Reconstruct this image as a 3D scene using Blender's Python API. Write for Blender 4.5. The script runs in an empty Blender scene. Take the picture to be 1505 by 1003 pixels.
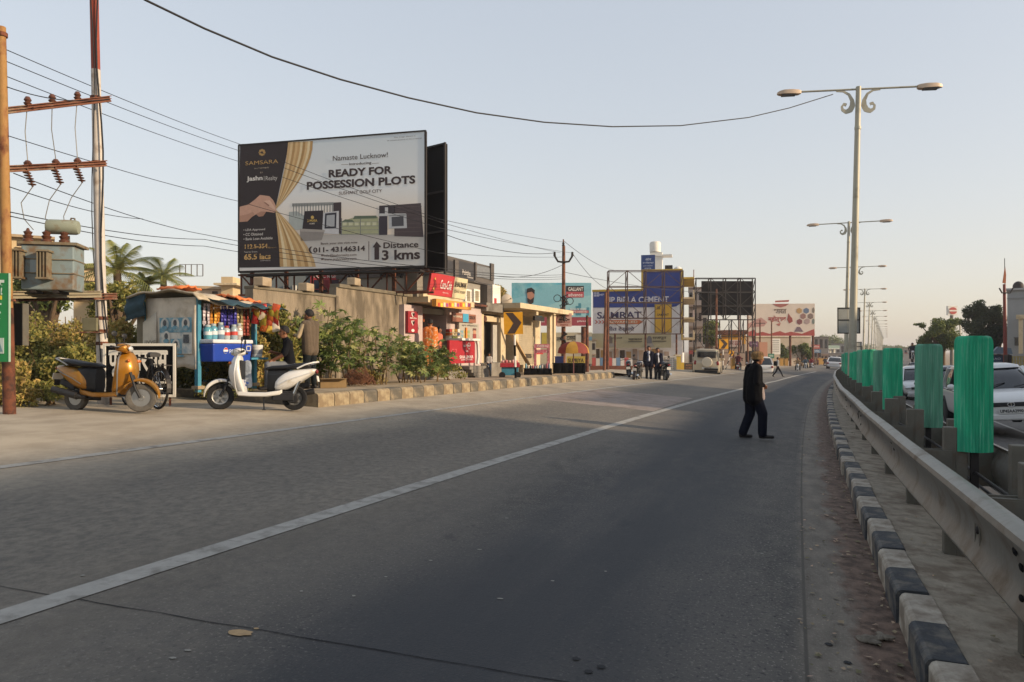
import bpy, math, random
import numpy as np
from mathutils import Vector, Matrix
R = math.radians
PI = math.pi
scene = bpy.context.scene
COL = scene.collection
rnd = random.Random(7)

# ---------------------------------------------------------------- camera, sky, sun, exposure
F, CX, HY = 1085.0, 752.5, 516.0          # focal length in photo pixels, centre column, horizon row
cam_d = bpy.data.cameras.new('camera'); cam = bpy.data.objects.new('camera', cam_d); COL.objects.link(cam)
cam_d.sensor_fit = 'HORIZONTAL'; cam_d.sensor_width = 36.0; cam_d.lens = 36.0 * F / 1505.0
cam_d.shift_y = (HY - 501.5) / 1505.0
cam_d.clip_start = .05; cam_d.clip_end = 9000
cam.rotation_euler = (R(90), 0, 0)
scene.camera = cam
SUN_DIR = Vector((.95, -.31, 0)).normalized()
SUN_EL = R(18)
SUN_ROT = math.atan2(SUN_DIR.x, SUN_DIR.y)
world = bpy.data.worlds.new('World'); scene.world = world; world.use_nodes = True
wn = world.node_tree.nodes; wl = world.node_tree.links
sky = wn.new('ShaderNodeTexSky'); sky.sky_type = 'NISHITA'; sky.sun_disc = False
sky.sun_elevation = SUN_EL; sky.sun_rotation = SUN_ROT
sky.altitude = 0; sky.air_density = 1.3; sky.dust_density = 1.5; sky.ozone_density = 1.0
hsv = wn.new('ShaderNodeHueSaturation'); hsv.inputs['Saturation'].default_value = 1.1; hsv.inputs['Value'].default_value = 1.6; gm_ = wn.new('ShaderNodeGamma'); gm_.inputs[1].default_value = .33; wl.new(sky.outputs[0], gm_.inputs[0]); wl.new(gm_.outputs[0], hsv.inputs['Color'])   # dusty winter air greys the whole sky evenly
tn = wn.new('ShaderNodeMix'); tn.data_type = 'RGBA'; tn.blend_type = 'MULTIPLY'; tn.inputs[0].default_value = 1; tn.inputs[7].default_value = (1.02, .98, 1.0, 1); wl.new(hsv.outputs[0], tn.inputs[6])
wl.new(tn.outputs[2], wn['Background'].inputs[0]); wn['Background'].inputs[1].default_value = .15
sd = bpy.data.lights.new('sun', 'SUN'); sd.energy = 2.6; sd.angle = R(1.5); sd.color = (1, .78, .54)
sun = bpy.data.objects.new('sun', sd); COL.objects.link(sun)
sv = Vector((SUN_DIR.x * math.cos(SUN_EL), SUN_DIR.y * math.cos(SUN_EL), math.sin(SUN_EL)))
sun.rotation_euler = sv.to_track_quat('Z', 'Y').to_euler()
sun.location = sv * 60
scene.view_settings.view_transform = 'Standard'; scene.view_settings.look = 'None'
scene.view_settings.gamma = 1; scene.view_settings.use_curve_mapping = False
scene.view_settings.exposure = 1.06
HAZE = .0007
scene.cycles.use_denoising = True
scene.cycles.max_bounces = 6; scene.cycles.volume_bounces = 0; scene.cycles.transparent_max_bounces = 8

# ---------------------------------------------------------------- helpers
def lin(c):
    if isinstance(c, str):
        c = [int(c[i:i + 2], 16) / 255 for i in (1, 3, 5)]
        c = [x / 12.92 if x < .04045 else ((x + .055) / 1.055) ** 2.4 for x in c]
    return tuple(c)
MATS = {}
def mat(name, col, rough=.7, metal=0, var=.12, scale=5, bump=0, bscale=40, col2=None, st=.55, sscale=1.5, island=0, transl=0, spec=.4, coat=0, emit=0, glass=0, stretch=None):
    if name in MATS: return MATS[name]
    m = bpy.data.materials.new(name); m.use_nodes = True; MATS[name] = m
    t = m.node_tree; N = t.nodes; L = t.links; b = N['Principled BSDF']
    c = lin(col)
    tc = N.new('ShaderNodeTexCoord'); vec = tc.outputs['Object']
    if stretch:
        mp = N.new('ShaderNodeMapping'); mp.inputs['Scale'].default_value = stretch; L.new(vec, mp.inputs[0]); vec = mp.outputs[0]
    def noise(sc, det=4):
        n = N.new('ShaderNodeTexNoise'); n.inputs['Scale'].default_value = sc; n.inputs['Detail'].default_value = det; n.inputs['Roughness'].default_value = .6
        L.new(vec, n.inputs['Vector']); return n
    def mix(f, a, bb):
        x = N.new('ShaderNodeMix'); x.data_type = 'RGBA'
        if isinstance(f, float): x.inputs[0].default_value = f
        else: L.new(f, x.inputs[0])
        for i, v in ((6, a), (7, bb)):
            if isinstance(v, tuple): x.inputs[i].default_value = (*v[:3], 1)
            else: L.new(v, x.inputs[i])
        return x.outputs[2]
    def ramp(v, lo, hi):
        r = N.new('ShaderNodeMapRange'); r.inputs[1].default_value = lo; r.inputs[2].default_value = hi; r.clamp = True
        L.new(v, r.inputs[0]); return r.outputs[0]
    out = None
    if var:
        n1 = noise(scale)
        out = mix(ramp(n1.outputs[0], .3, .7), tuple(x * (1 - var) for x in c), tuple(min(1, x * (1 + var)) for x in c))
    if col2:
        n2 = noise(sscale, 7)
        out = mix(ramp(n2.outputs[0], st - .06, st + .1), out if out else c, lin(col2))
    if island:
        g = N.new('ShaderNodeNewGeometry')
        hs = N.new('ShaderNodeHueSaturation')
        r1 = N.new('ShaderNodeMapRange'); r1.inputs[3].default_value = 1 - island; r1.inputs[4].default_value = 1 + island
        L.new(g.outputs['Random Per Island'], r1.inputs[0]); L.new(r1.outputs[0], hs.inputs['Value'])
        r2 = N.new('ShaderNodeMapRange'); r2.inputs[3].default_value = .5 + island * .09; r2.inputs[4].default_value = .5 - island * .05
        L.new(g.outputs['Random Per Island'], r2.inputs[0]); L.new(r2.outputs[0], hs.inputs['Hue'])
        if out: L.new(out, hs.inputs['Color'])
        else: hs.inputs['Color'].default_value = (*c, 1)
        out = hs.outputs[0]
    if out: L.new(out, b.inputs['Base Color'])
    else: b.inputs['Base Color'].default_value = (*c, 1)
    b.inputs['Roughness'].default_value = rough; b.inputs['Metallic'].default_value = metal
    b.inputs['Specular IOR Level'].default_value = spec
    if coat: b.inputs['Coat Weight'].default_value = coat; b.inputs['Coat Roughness'].default_value = .08
    if glass: b.inputs['Transmission Weight'].default_value = glass; b.inputs['IOR'].default_value = 1.3
    if emit: b.inputs['Emission Color'].default_value = (*c, 1); b.inputs['Emission Strength'].default_value = emit
    if bump:
        n3 = noise(bscale, 5); bp = N.new('ShaderNodeBump'); bp.inputs['Strength'].default_value = min(1, bump); bp.inputs['Distance'].default_value = .02
        L.new(n3.outputs[0], bp.inputs['Height']); L.new(bp.outputs[0], b.inputs['Normal'])
    if transl:
        tr = N.new('ShaderNodeBsdfTranslucent'); ms = N.new('ShaderNodeMixShader'); ms.inputs[0].default_value = transl
        if out: L.new(out, tr.inputs[0])
        else: tr.inputs[0].default_value = (*c, 1)
        L.new(b.outputs[0], ms.inputs[1]); L.new(tr.outputs[0], ms.inputs[2]); L.new(ms.outputs[0], N['Material Output'].inputs[0])
    return m

def fcol(c):
    """plain painted or printed colour, one material per hex code"""
    return mat('paint ' + c, c, rough=.55, var=.06, scale=9)

class MB:
    def __init__(s): s.v = []; s.f = []; s.m = []
    def add(s, v, f, mi=0):
        o = len(s.v); s.v += [tuple(p) for p in v]; s.f += [tuple(i + o for i in q) for q in f]; s.m += [mi] * len(f); return s
    def box(s, c, sz, mi=0, rz=0, rot=None):
        hx, hy, hz = sz[0] / 2, sz[1] / 2, sz[2] / 2
        P = [Vector((x, y, z)) for z in (-hz, hz) for x, y in ((-hx, -hy), (hx, -hy), (hx, hy), (-hx, hy))]
        if rot is None and rz: rot = Matrix.Rotation(rz, 3, 'Z')
        if rot is not None: P = [rot @ p for p in P]
        c = Vector(c); P = [p + c for p in P]
        return s.add(P, [(3, 2, 1, 0), (4, 5, 6, 7), (0, 1, 5, 4), (1, 2, 6, 5), (2, 3, 7, 6), (3, 0, 4, 7)], mi)
    def b2(s, a, b, mi=0):
        return s.box([(a[i] + b[i]) / 2 for i in range(3)], [abs(b[i] - a[i]) for i in range(3)], mi)
    def bar(s, p0, p1, w, h=None, mi=0, up=(0, 0, 1)):
        p0, p1 = Vector(p0), Vector(p1); d = (p1 - p0); L_ = d.length
        if L_ < 1e-6: return s
        d = d / L_; u = Vector(up)
        if abs(d.dot(u)) > .98: u = Vector((1, 0, 0))
        a = d.cross(u).normalized(); u2 = a.cross(d).normalized()
        rot = Matrix((a, d, u2)).transposed()
        return s.box((p0 + p1) / 2, (w, L_, h or w), mi, rot=rot)
    def cyl(s, p0, p1, r0, r1=None, n=10, mi=0, caps=True):
        return s.tube([p0, p1], [r0, r0 if r1 is None else r1], n, mi, caps)
    def tube(s, pts, r, n=8, mi=0, caps=True):
        pts = [Vector(p) for p in pts]; k = len(pts)
        rs = r if isinstance(r, (list, tuple)) else [r] * k
        ref = None; V = []
        for i, p in enumerate(pts):
            t = (pts[min(i + 1, k - 1)] - pts[max(i - 1, 0)])
            t = t.normalized() if t.length > 1e-9 else Vector((0, 0, 1))
            if ref is None:
                ref = t.cross(Vector((0, 0, 1)));
                if ref.length < .05: ref = Vector((1, 0, 0))
            ref = (ref - t * ref.dot(t)).normalized(); b = t.cross(ref)
            for j in range(n):
                a = 2 * PI * j / n; V.append(p + (ref * math.cos(a) + b * math.sin(a)) * rs[i])
        Fc = [(i * n + j, i * n + (j + 1) % n, (i + 1) * n + (j + 1) % n, (i + 1) * n + j) for i in range(k - 1) for j in range(n)]
        if caps: Fc += [tuple(range(n - 1, -1, -1)), tuple((k - 1) * n + j for j in range(n))]
        return s.add(V, Fc, mi)
    def lathe(s, prof, n=16, o=(0, 0, 0), axis='Z', mi=0):
        o = Vector(o); V = []
        for r, z in prof:
            for j in range(n):
                a = 2 * PI * j / n; x, y = r * math.cos(a), r * math.sin(a)
                p = {'Z': (x, y, z), 'Y': (x, z, y), 'X': (z, x, y)}[axis]; V.append(o + Vector(p))
        k = len(prof)
        Fc = [(i * n + j, i * n + (j + 1) % n, (i + 1) * n + (j + 1) % n, (i + 1) * n + j) for i in range(k - 1) for j in range(n)]
        Fc += [tuple(range(n - 1, -1, -1)), tuple((k - 1) * n + j for j in range(n))]
        return s.add(V, Fc, mi)
    def prism(s, poly, d0, d1, mi=0, plane='xz'):
        n = len(poly)
        def pt(a, b, d): return (a, d, b) if plane == 'xz' else ((a, b, d) if plane == 'xy' else (d, a, b))
        V = [pt(a, b, d0) for a, b in poly] + [pt(a, b, d1) for a, b in poly]
        return s.add(V, [tuple(range(n)), tuple(range(2 * n - 1, n - 1, -1))] + [(i, i + n, (i + 1) % n + n, (i + 1) % n) for i in range(n)], mi)
    def ell(s, c, r, seg=14, ring=8, mi=0, rot=None):
        c = Vector(c); r = r if isinstance(r, (list, tuple)) else (r, r, r); V = []
        for i in range(ring + 1):
            th = PI * i / ring
            for j in range(seg):
                a = 2 * PI * j / seg
                p = Vector((r[0] * math.sin(th) * math.cos(a), r[1] * math.sin(th) * math.sin(a), r[2] * math.cos(th)))
                V.append(c + (rot @ p if rot is not None else p))
        return s.add(V, [(i * seg + j, (i + 1) * seg + j, (i + 1) * seg + (j + 1) % seg, i * seg + (j + 1) % seg) for i in range(ring) for j in range(seg)], mi)
    def loft(s, secs, closed=True, caps=True, mi=0):
        n = len(secs[0]); k = len(secs); V = [p for q in secs for p in q]
        e = n if closed else n - 1
        Fc = [(i * n + j, i * n + (j + 1) % n, (i + 1) * n + (j + 1) % n, (i + 1) * n + j) for i in range(k - 1) for j in range(e)]
        if caps and closed: Fc += [tuple(range(n - 1, -1, -1)), tuple((k - 1) * n + j for j in range(n))]
        return s.add(V, Fc, mi)
    def quad(s, a, b, c, d, mi=0): return s.add([a, b, c, d], [(0, 1, 2, 3)], mi)
    def mesh(s, name, mats, smooth=None, fix=True):
        me = bpy.data.meshes.new(name); me.from_pydata(s.v, [], s.f)
        for m in (mats if isinstance(mats, (list, tuple)) else [mats]): me.materials.append(m)
        if any(s.m): me.polygons.foreach_set('material_index', s.m)
        if fix:
            import bmesh
            bm = bmesh.new(); bm.from_mesh(me); bmesh.ops.recalc_face_normals(bm, faces=bm.faces); bm.to_mesh(me); bm.free()
        if smooth:
            me.polygons.foreach_set('use_smooth', [True] * len(me.polygons)); me.set_sharp_from_angle(angle=R(smooth))
        me.update(); return me
    def build(s, name, mats, parent=None, smooth=None, bevel=0, sub=0, loc=None, rot=None, fix=True):
        o = bpy.data.objects.new(name, s.mesh(name, mats, smooth, fix)); COL.objects.link(o)
        if parent is not None: o.parent = parent
        if loc is not None: o.location = loc
        if rot is not None: o.rotation_euler = rot
        if bevel:
            b = o.modifiers.new('bevel', 'BEVEL'); b.width = bevel; b.segments = 2; b.limit_method = 'ANGLE'
        if sub:
            b = o.modifiers.new('sub', 'SUBSURF'); b.levels = b.render_levels = sub
        return o

def tag(o, label=None, cat=None, group=None, kind=None):
    if label: o['label'] = label
    if cat: o['category'] = cat
    if group: o['group'] = group
    if kind: o['kind'] = kind
    return o
def thing(name, label, cat, loc=(0, 0, 0), rz=0, group=None, rot=None):
    o = bpy.data.objects.new(name, None); COL.objects.link(o); o.empty_display_size = .1
    o.location = loc; o.rotation_euler = rot if rot else (0, 0, rz)
    return tag(o, label, cat, group)
def kids(o): return [c for c in bpy.data.objects if c.parent == o]
def dup(o, loc=None, rz=None, label=None, group=None, parent=None, _ch=None):
    if _ch is None:
        _ch = {}
        for c in bpy.data.objects:
            if c.parent: _ch.setdefault(c.parent.name, []).append(c)
    c = o.copy(); COL.objects.link(c)
    if parent is not None: c.parent = parent
    if loc is not None: c.location = loc
    if rz is not None: c.rotation_euler = (0, 0, rz)
    tag(c, label, None, group)
    for ch in _ch.get(o.name, []): dup(ch, parent=c, _ch=_ch)
    return c
def copy_part(o, parent, loc=None, rot=None):
    c = o.copy(); COL.objects.link(c); c.parent = parent
    if loc is not None: c.location = loc
    if rot is not None: c.rotation_euler = rot
    return c

TMP = bpy.data.scenes.new('tmp'); TVL = TMP.view_layers[0]      # scratch scene for evaluating text and modifiers quickly, removed at the end
_tc = {}
def text_verts(s, bold=0.0):
    k = (s, bold)
    if k not in _tc:
        cu = bpy.data.curves.new('t', 'FONT'); cu.body = s; cu.size = 1; cu.offset = bold; cu.resolution_u = 3
        ob = bpy.data.objects.new('t', cu); TMP.collection.objects.link(ob); TVL.update()
        dg = TVL.depsgraph
        me = bpy.data.meshes.new_from_object(ob.evaluated_get(dg))
        v = [tuple(p.co) for p in me.vertices]; f = [tuple(p.vertices) for p in me.polygons]
        bpy.data.objects.remove(ob); bpy.data.curves.remove(cu); bpy.data.meshes.remove(me)
        _tc[k] = (v, f)
    return _tc[k]
def txt(s, m, parent, cx, cz, w=None, h=None, y=-.01, bold=0.0, align='C', xf=None, name='lettering'):
    """flat lettering in the parent's XZ plane, reading from -Y; fitted into width w and height h. xf(a,b) bends local (x,z)"""
    v, f = text_verts(s, bold)
    if not v: return None
    xs = [p[0] for p in v]; ys = [p[1] for p in v]
    x0, x1, y0, y1 = min(xs), max(xs), min(ys), max(ys)
    sx = w / (x1 - x0) if w else None; sy = h / (y1 - y0) if h else None
    sx = sx or sy; sy = sy or sx
    W = (x1 - x0) * sx; ox = {'C': -W / 2, 'L': 0, 'R': -W}[align]
    V = []
    for p in v:
        a, b = cx + ox + (p[0] - x0) * sx, cz - (y1 - y0) * sy / 2 + (p[1] - y0) * sy
        if xf: a, b = xf(a, b)
        V.append((a, y, b))
    return MB().add(V, f).build(name, m, parent, fix=False)

def PX(px, d): return (px - CX) / F * d
def PZ(py, d): return (HY - py) / F * d
def W(px, py, d): return Vector((PX(px, d), d, PZ(py, d)))

# ---------------------------------------------------------------- the road's own coordinates: s along the median kerb, o to the right of it
DS = .25; S0 = -80; S1 = 1600
def head(s): return R(20.5 + .1 * min(max(s, 0), 65))
_x, _y = .636, 0.0; MT = {}
_n = int((S1 - S0) / DS)
_fx = [0.0] * (_n + 1); _fy = [0.0] * (_n + 1); i0 = int(-S0 / DS)
_fx[i0], _fy[i0] = .636, 0.0
for i in range(i0, _n):
    h = head(S0 + (i + .5) * DS); _fx[i + 1] = _fx[i] + math.sin(h) * DS; _fy[i + 1] = _fy[i] + math.cos(h) * DS
for i in range(i0, 0, -1):
    h = head(S0 + (i - .5) * DS); _fx[i - 1] = _fx[i] - math.sin(h) * DS; _fy[i - 1] = _fy[i] - math.cos(h) * DS
def mp(s):
    t = (s - S0) / DS; i = min(max(int(t), 0), _n - 1); f = t - i
    return _fx[i] * (1 - f) + _fx[i + 1] * f, _fy[i] * (1 - f) + _fy[i + 1] * f
def smooth01(t): t = min(max(t, 0), 1); return t * t * (3 - 2 * t)
def zM(s): return -1.6 - .0077 * min(s, 100) - .0077 * 20 * (1 - math.exp(-max(s - 100, 0) / 20))
def kx(s): return .072 - .05 * smooth01((s - 80) / 120)
def so_z(s, o):
    k = kx(s)
    if o >= -9: r = -k * min(o, 13)
    else: r = k * 9 + k * .45 * min(-9 - o, 4)
    return zM(s) + r
def xy(s, o):
    x, y = mp(s); h = head(s); return x + math.cos(h) * o, y - math.sin(h) * o
def pt(s, o, dz=0):
    x, y = xy(s, o); return Vector((x, y, so_z(s, o) + dz))
def so(x, y):
    s = y / .93 + .35 * x * .3
    for _ in range(12):
        mx, my = mp(s); h = head(s); s += ((x - mx) * math.sin(h) + (y - my) * math.cos(h)) * .9
    mx, my = mp(s); h = head(s)
    return s, (x - mx) * math.cos(h) - (y - my) * math.sin(h)
def gz(x, y): return so_z(*so(x, y))
def road_rz(s): return PI / 2 - head(s)      # turns local +X onto the road's direction of travel

def strip(name, offs, ss, m, dz=0, parent=None, kind=None, zf=None, of=None):
    """a sheet laid along the road, UV in metres (o, s)"""
    V = []; n = len(offs)
    for s in ss:
        for o in offs:
            p = pt(s, o + (of(s) if of else 0)); p.z += dz + (zf(s, o) if zf else 0); V.append(p)
    Fc = [(i * n + j, i * n + j + 1, (i + 1) * n + j + 1, (i + 1) * n + j) for i in range(len(ss) - 1) for j in range(n - 1)]
    me = bpy.data.meshes.new(name); me.from_pydata(V, [], Fc); me.materials.append(m)
    uv = me.uv_layers.new(name='road'); so_l = [(o, s) for s in ss for o in offs]
    for lp in me.loops: uv.data[lp.index].uv = so_l[lp.vertex_index]
    me.polygons.foreach_set('use_smooth', [True] * len(me.polygons))
    ob = bpy.data.objects.new(name, me); COL.objects.link(ob); ob.parent = parent
    if kind: ob['kind'] = kind
    return ob
def rng(a, b, st):
    n = max(1, int(round((b - a) / st))); return [a + (b - a) * i / n for i in range(n + 1)]
# ---------------------------------------------------------------- materials of the road and ground
def road_mat(name, left=True):
    m = bpy.data.materials.new(name); m.use_nodes = True; t = m.node_tree; N = t.nodes; L = t.links; b = N['Principled BSDF']
    uv = N.new('ShaderNodeUVMap'); uv.uv_map = 'road'
    sep = N.new('ShaderNodeSeparateXYZ'); L.new(uv.outputs[0], sep.inputs[0])
    def noise(sx, sy, det=5, rough=.6):
        mp_ = N.new('ShaderNodeMapping'); mp_.inputs['Scale'].default_value = (sx, sy, 1); L.new(uv.outputs[0], mp_.inputs[0])
        n = N.new('ShaderNodeTexNoise'); n.inputs['Scale'].default_value = 1; n.inputs['Detail'].default_value = det; n.inputs['Roughness'].default_value = rough
        L.new(mp_.outputs[0], n.inputs['Vector']); return n.outputs[0]
    def rg(v, lo, hi, a=0., b_=1.):
        r = N.new('ShaderNodeMapRange'); r.inputs[1].default_value = lo; r.inputs[2].default_value = hi; r.inputs[3].default_value = a; r.inputs[4].default_value = b_; r.interpolation_type = 'SMOOTHSTEP'
        L.new(v, r.inputs[0]); return r.outputs[0]
    def op(k, a, c):
        x = N.new('ShaderNodeMath'); x.operation = k
        for i, v in enumerate((a, c)):
            if isinstance(v, (int, float)): x.inputs[i].default_value = v
            else: L.new(v, x.inputs[i])
        return x.outputs[0]
    def mix(f, a, c):
        x = N.new('ShaderNodeMix'); x.data_type = 'RGBA'; L.new(f, x.inputs[0])
        for i, v in ((6, a), (7, c)):
            if isinstance(v, tuple): x.inputs[i].default_value = (*v, 1)
            else: L.new(v, x.inputs[i])
        return x.outputs[2]
    o, s = sep.outputs[0], sep.outputs[1]
    base = mix(rg(noise(.7, .12), .35, .65), (.052, .05, .047), (.108, .1, .09))
    base = mix(op('MULTIPLY', rg(noise(.35, .3, 8), .5, .72), .8), base, (.038, .039, .041))
    base = mix(op('MULTIPLY', rg(noise(1.3, .05, 4), .5, .75), .5), base, (.12, .112, .1))
    base = mix(op('MULTIPLY', rg(noise(5, 3, 7, .75), .46, .62), .65), base, (.125, .115, .1))
    base = mix(op('MULTIPLY', rg(noise(48, 48, 2), .56, .7), .9), base, (.25, .23, .2))
    base = mix(op('MULTIPLY', rg(noise(30, 30, 3), .56, .68), .75), base, (.022, .022, .024))
    base = mix(op('MULTIPLY', rg(noise(.22, .1, 9, .7), .5, .545), .4), base, (.1, .094, .084))
    base = mix(op('MULTIPLY', rg(noise(2.2, 1.4, 9, .75), .6, .64), .5), base, (.034, .034, .036))
    wob = op('MULTIPLY', op('SUBTRACT', noise(.8, .5, 6), .5), 2.6)
    if left:
        ow = op('ADD', o, op('MULTIPLY', wob, .3))
        base = mix(op('MULTIPLY', rg(ow, -2.6, -5.4), rg(noise(.6, .3, 7, .7), .3, .62, .6, 1.)), base, mix(rg(noise(14, 9, 6, .75), .35, .65), (.155, .14, .115), (.285, .252, .2)))
        base = mix(op('MULTIPLY', rg(op('ABSOLUTE', op('ADD', ow, 2.0), 0), 1.35, .35), rg(noise(.9, .12, 6), .3, .6, .25, .85)), base, (.036, .04, .046))
        base = mix(op('MULTIPLY', rg(op('ABSOLUTE', op('ADD', ow, 5.7), 0), 1.5, .5), .35), base, (.05, .05, .05))
        base = mix(op('MULTIPLY', rg(op('ABSOLUTE', op('ADD', ow, 4.0), 0), 1.0, .1), rg(noise(1.6, .4, 7), .4, .65, 0., .6)), base, (.125, .112, .092))
    if left:
        du = rg(op('ADD', o, wob), -5.9, -8.9)
        dust = mix(rg(noise(2, 1.5, 7), .3, .7), (.33, .275, .2), (.45, .385, .29))
        base = mix(op('MULTIPLY', du, .93), base, dust)
        film = mix(rg(noise(.5, .25, 6), .45, .7), (0, 0, 0), (1, 1, 1))
        # pale concrete gutter strip and the red-brown dirt that lies against the kerb
        w2 = op('MULTIPLY', op('SUBTRACT', noise(3.5, 1.6, 7, .7), .5), .55)
        o2 = op('ADD', o, w2)
        gut = op('MULTIPLY', rg(op('ADD', o, op('MULTIPLY', w2, .35)), -.62, -.46), .55)
        base = mix(gut, base, mix(rg(noise(5, 2.5, 7), .3, .7), (.17, .147, .117), (.31, .27, .215)))
        base = mix(op('MULTIPLY', rg(o, -.535, -.525), rg(o, -.505, -.515)), base, (.085, .077, .065))
        dirt = rg(o2, -.32, -.2)
        base = mix(dirt, base, mix(rg(noise(9, 9, 6), .35, .65), (.08, .055, .042), (.19, .13, .098)))
    else:
        base = mix(op('MULTIPLY', rg(op('ADD', o, wob), 3.2, 1.6), .75), base, (.25, .2, .15))
        base = mix(op('MULTIPLY', rg(op('ADD', o, wob), 7.5, 10.5), .9), base, (.27, .22, .16))
    L.new(base, b.inputs['Base Color']); b.inputs['Roughness'].default_value = .75; b.inputs['Specular IOR Level'].default_value = .22
    bp = N.new('ShaderNodeBump'); bp.inputs['Strength'].default_value = .8; bp.inputs['Distance'].default_value = .008
    L.new(op('ADD', noise(70, 70, 3), op('MULTIPLY', noise(9, 9, 5), .8)), bp.inputs['Height']); L.new(bp.outputs[0], b.inputs['Normal'])
    return m
ROADM = road_mat('worn asphalt with dust'); ROADR = road_mat('worn asphalt, right carriageway', False)
EARTH = mat('dry earth', '#8a765c', .95, var=.2, scale=.6, bump=.4, bscale=6, col2='#6f6a4b', st=.6, sscale=.3)
PAVE = mat('dusty pavement concrete', '#a3937b', .9, var=.15, scale=2, bump=.3, bscale=18, col2='#85755e', st=.55, sscale=1.4)
MEDTOP = mat('median concrete', '#958c7c', .9, var=.2, scale=6, bump=.8, bscale=30, col2='#776b5c', st=.52, sscale=5)
KW = mat('worn white kerb paint', '#aaa294', .75, var=.18, scale=7, bump=.4, bscale=30, col2='#7c7163', st=.5, sscale=5)
KB = mat('worn black kerb paint', '#363a3f', .7, var=.25, scale=7, bump=.4, bscale=30, col2='#6a655c', st=.53, sscale=5)
KY = mat('faded yellow kerb paint', '#9c8e72', .8, var=.15, scale=6, bump=.3, bscale=25, col2='#7d6d55', st=.48, sscale=4)
KD = mat('faded dark kerb paint', '#5b564c', .8, var=.2, scale=6, bump=.3, bscale=25, col2='#877a64', st=.58, sscale=4)
LINE = mat('worn road line', '#98968f', .75, var=.12, scale=10, col2='#77746d', st=.56, sscale=6)
STEEL = mat('weathered galvanised steel', '#86837b', .45, .5, var=.15, scale=4, bump=.12, bscale=14, col2='#665c4f', st=.54, sscale=4)
STEELD = mat('dull galvanised post', '#66635a', .7, .25, var=.15, scale=6, col2='#63574a', st=.56, sscale=5)
DARK = mat('dark steel', '#2b2725', .7, .2, var=.2)
RUST = mat('rusty steel', '#6b3f2c', .85, .1, var=.25, scale=8, col2='#3f2a22', st=.5, sscale=6)
BLACK = mat('flat black', '#0d0d0e', .85, var=.05, spec=.12)
ORD = 'nearest second third fourth fifth sixth seventh eighth ninth tenth eleventh twelfth thirteenth fourteenth fifteenth sixteenth seventeenth eighteenth nineteenth twentieth twenty-first twenty-second twenty-third twenty-fourth twenty-fifth'.split()
WHITE = mat('white paint', '#dcd8cd', .6, var=.05, scale=3, col2='#c4baa6', st=.66, sscale=2)
RUBBER = mat('tyre rubber', '#1b1b1b', .85, var=.15, scale=20, bump=.2, bscale=80)
DUSTYRUB = mat('dusty tyre rubber', '#5b5750', .9, var=.2, scale=14, bump=.2, bscale=80)
CHROME = mat('chrome', '#c8c8c6', .18, 1, var=.04)
ALLOY = mat('alloy', '#9b9a96', .4, .8, var=.08)
GLASS = mat('dark window glass', '#0b0e10', .06, 0, var=0, spec=.7)
CARGLASS = mat('car glass', '#11161a', .05, 0, var=0, spec=.8)
CABLE = mat('cable', '#1e1e20', .6, var=0)

# ---------------------------------------------------------------- ground and roads
ss_far = rng(-70, 60, 2) + rng(64, 200, 6)[0:] + [220, 260, 320, 400, 520, 700, 1000, 1580]
g = strip('ground', [-900, -500, -250, -120, -60, -35, -24, -18, -13, -11, -9, -6, 0, 6, 9, 13, 18, 26, 40, 80, 160, 350, 900], ss_far, EARTH, dz=-.06, kind='structure')
ss_road = rng(-40, 70, 1) + rng(74, 200, 6) + [220, 260, 320, 400, 520, 700, 1000, 1500]
road = strip('road', [-13, -12, -11, -10, -9, -8, -7, -6, -5, -4, -3, -2, -1.3, -.7, -.5, -.25, 0, .25], ss_road, ROADM, kind='structure')
roadr = strip('opposite_road', [1.05, 1.5, 2, 3, 4, 5, 6, 7, 8, 9, 10, 11, 12.5], ss_road, ROADR, kind='structure')
for oc, w_, a, b_, k_ in ((-4.3, .17, -5, 75, .03), (-7.65, .13, 0, 60, .027)):
    strip('lane_line', [oc - w_ / 2, oc + w_ / 2], rng(a, b_, .5), LINE, dz=.005, parent=road, of=lambda s: k_ * min(s, 45))
strip('lane_line', [4.6, 4.72], rng(5, 60, .5), LINE, dz=.005, parent=roadr)
# the open joint that runs across the near slab
jm = mat('joint dirt', '#17161a', .95, var=.3, scale=20)
J = MB(); ja = Vector((-4.6, 4.42)); jb = Vector((2.02, 2.98)); jv = []
for i in range(61):
    p = ja.lerp(jb, i / 60); p.y += .004 * math.sin(i * 1.3) + rnd.uniform(-.003, .003); hw = rnd.uniform(.002, .005)
    jv += [(p.x, p.y - hw, gz(p.x, p.y - hw) + .004), (p.x, p.y + hw, gz(p.x, p.y + hw) + .004)]
J.add(jv, [(2 * i, 2 * i + 2, 2 * i + 3, 2 * i + 1) for i in range(60)]); J.build('joint', jm, road)
def stain(px, py, rx, ry, m, n=14):
    v = (HY - py) / F; u = (px - CX) / F; d = 1.55 / (-v - .07 * u + .02); P = []
    for k in range(n):
        a = 2 * PI * k / n; r = rnd.uniform(.78, 1.1); x, y = u * d + rx * r * math.cos(a), d + ry * r * math.sin(a); P.append((x, y, gz(x, y) + .006))
    MB().add(P, [tuple(range(n))]).build('stain', m, road)
mud = mat('dried mud', '#a48b68', .95, var=.15, scale=30); tar = mat('tar spot', '#1f2023', .8, var=.1)
pale_s = mat('pale splash', '#8a8880', .9, var=.15, scale=20)
stain(352, 928, .07, .045, mud); stain(377, 922, .014, .012, mud)
for px, py in ((847, 966), (884, 978), (866, 985), (1218, 945), (1246, 972)): stain(px, py, .022, .02, tar)
for px, py in ((567, 846), (443, 867), (633, 822), (705, 806), (1120, 812), (520, 874), (735, 878), (812, 852), (890, 838), (276, 954), (254, 965), (122, 844), (1030, 850), (745, 760)): stain(px, py, rnd.uniform(.008, .02), .011, pale_s)
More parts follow.
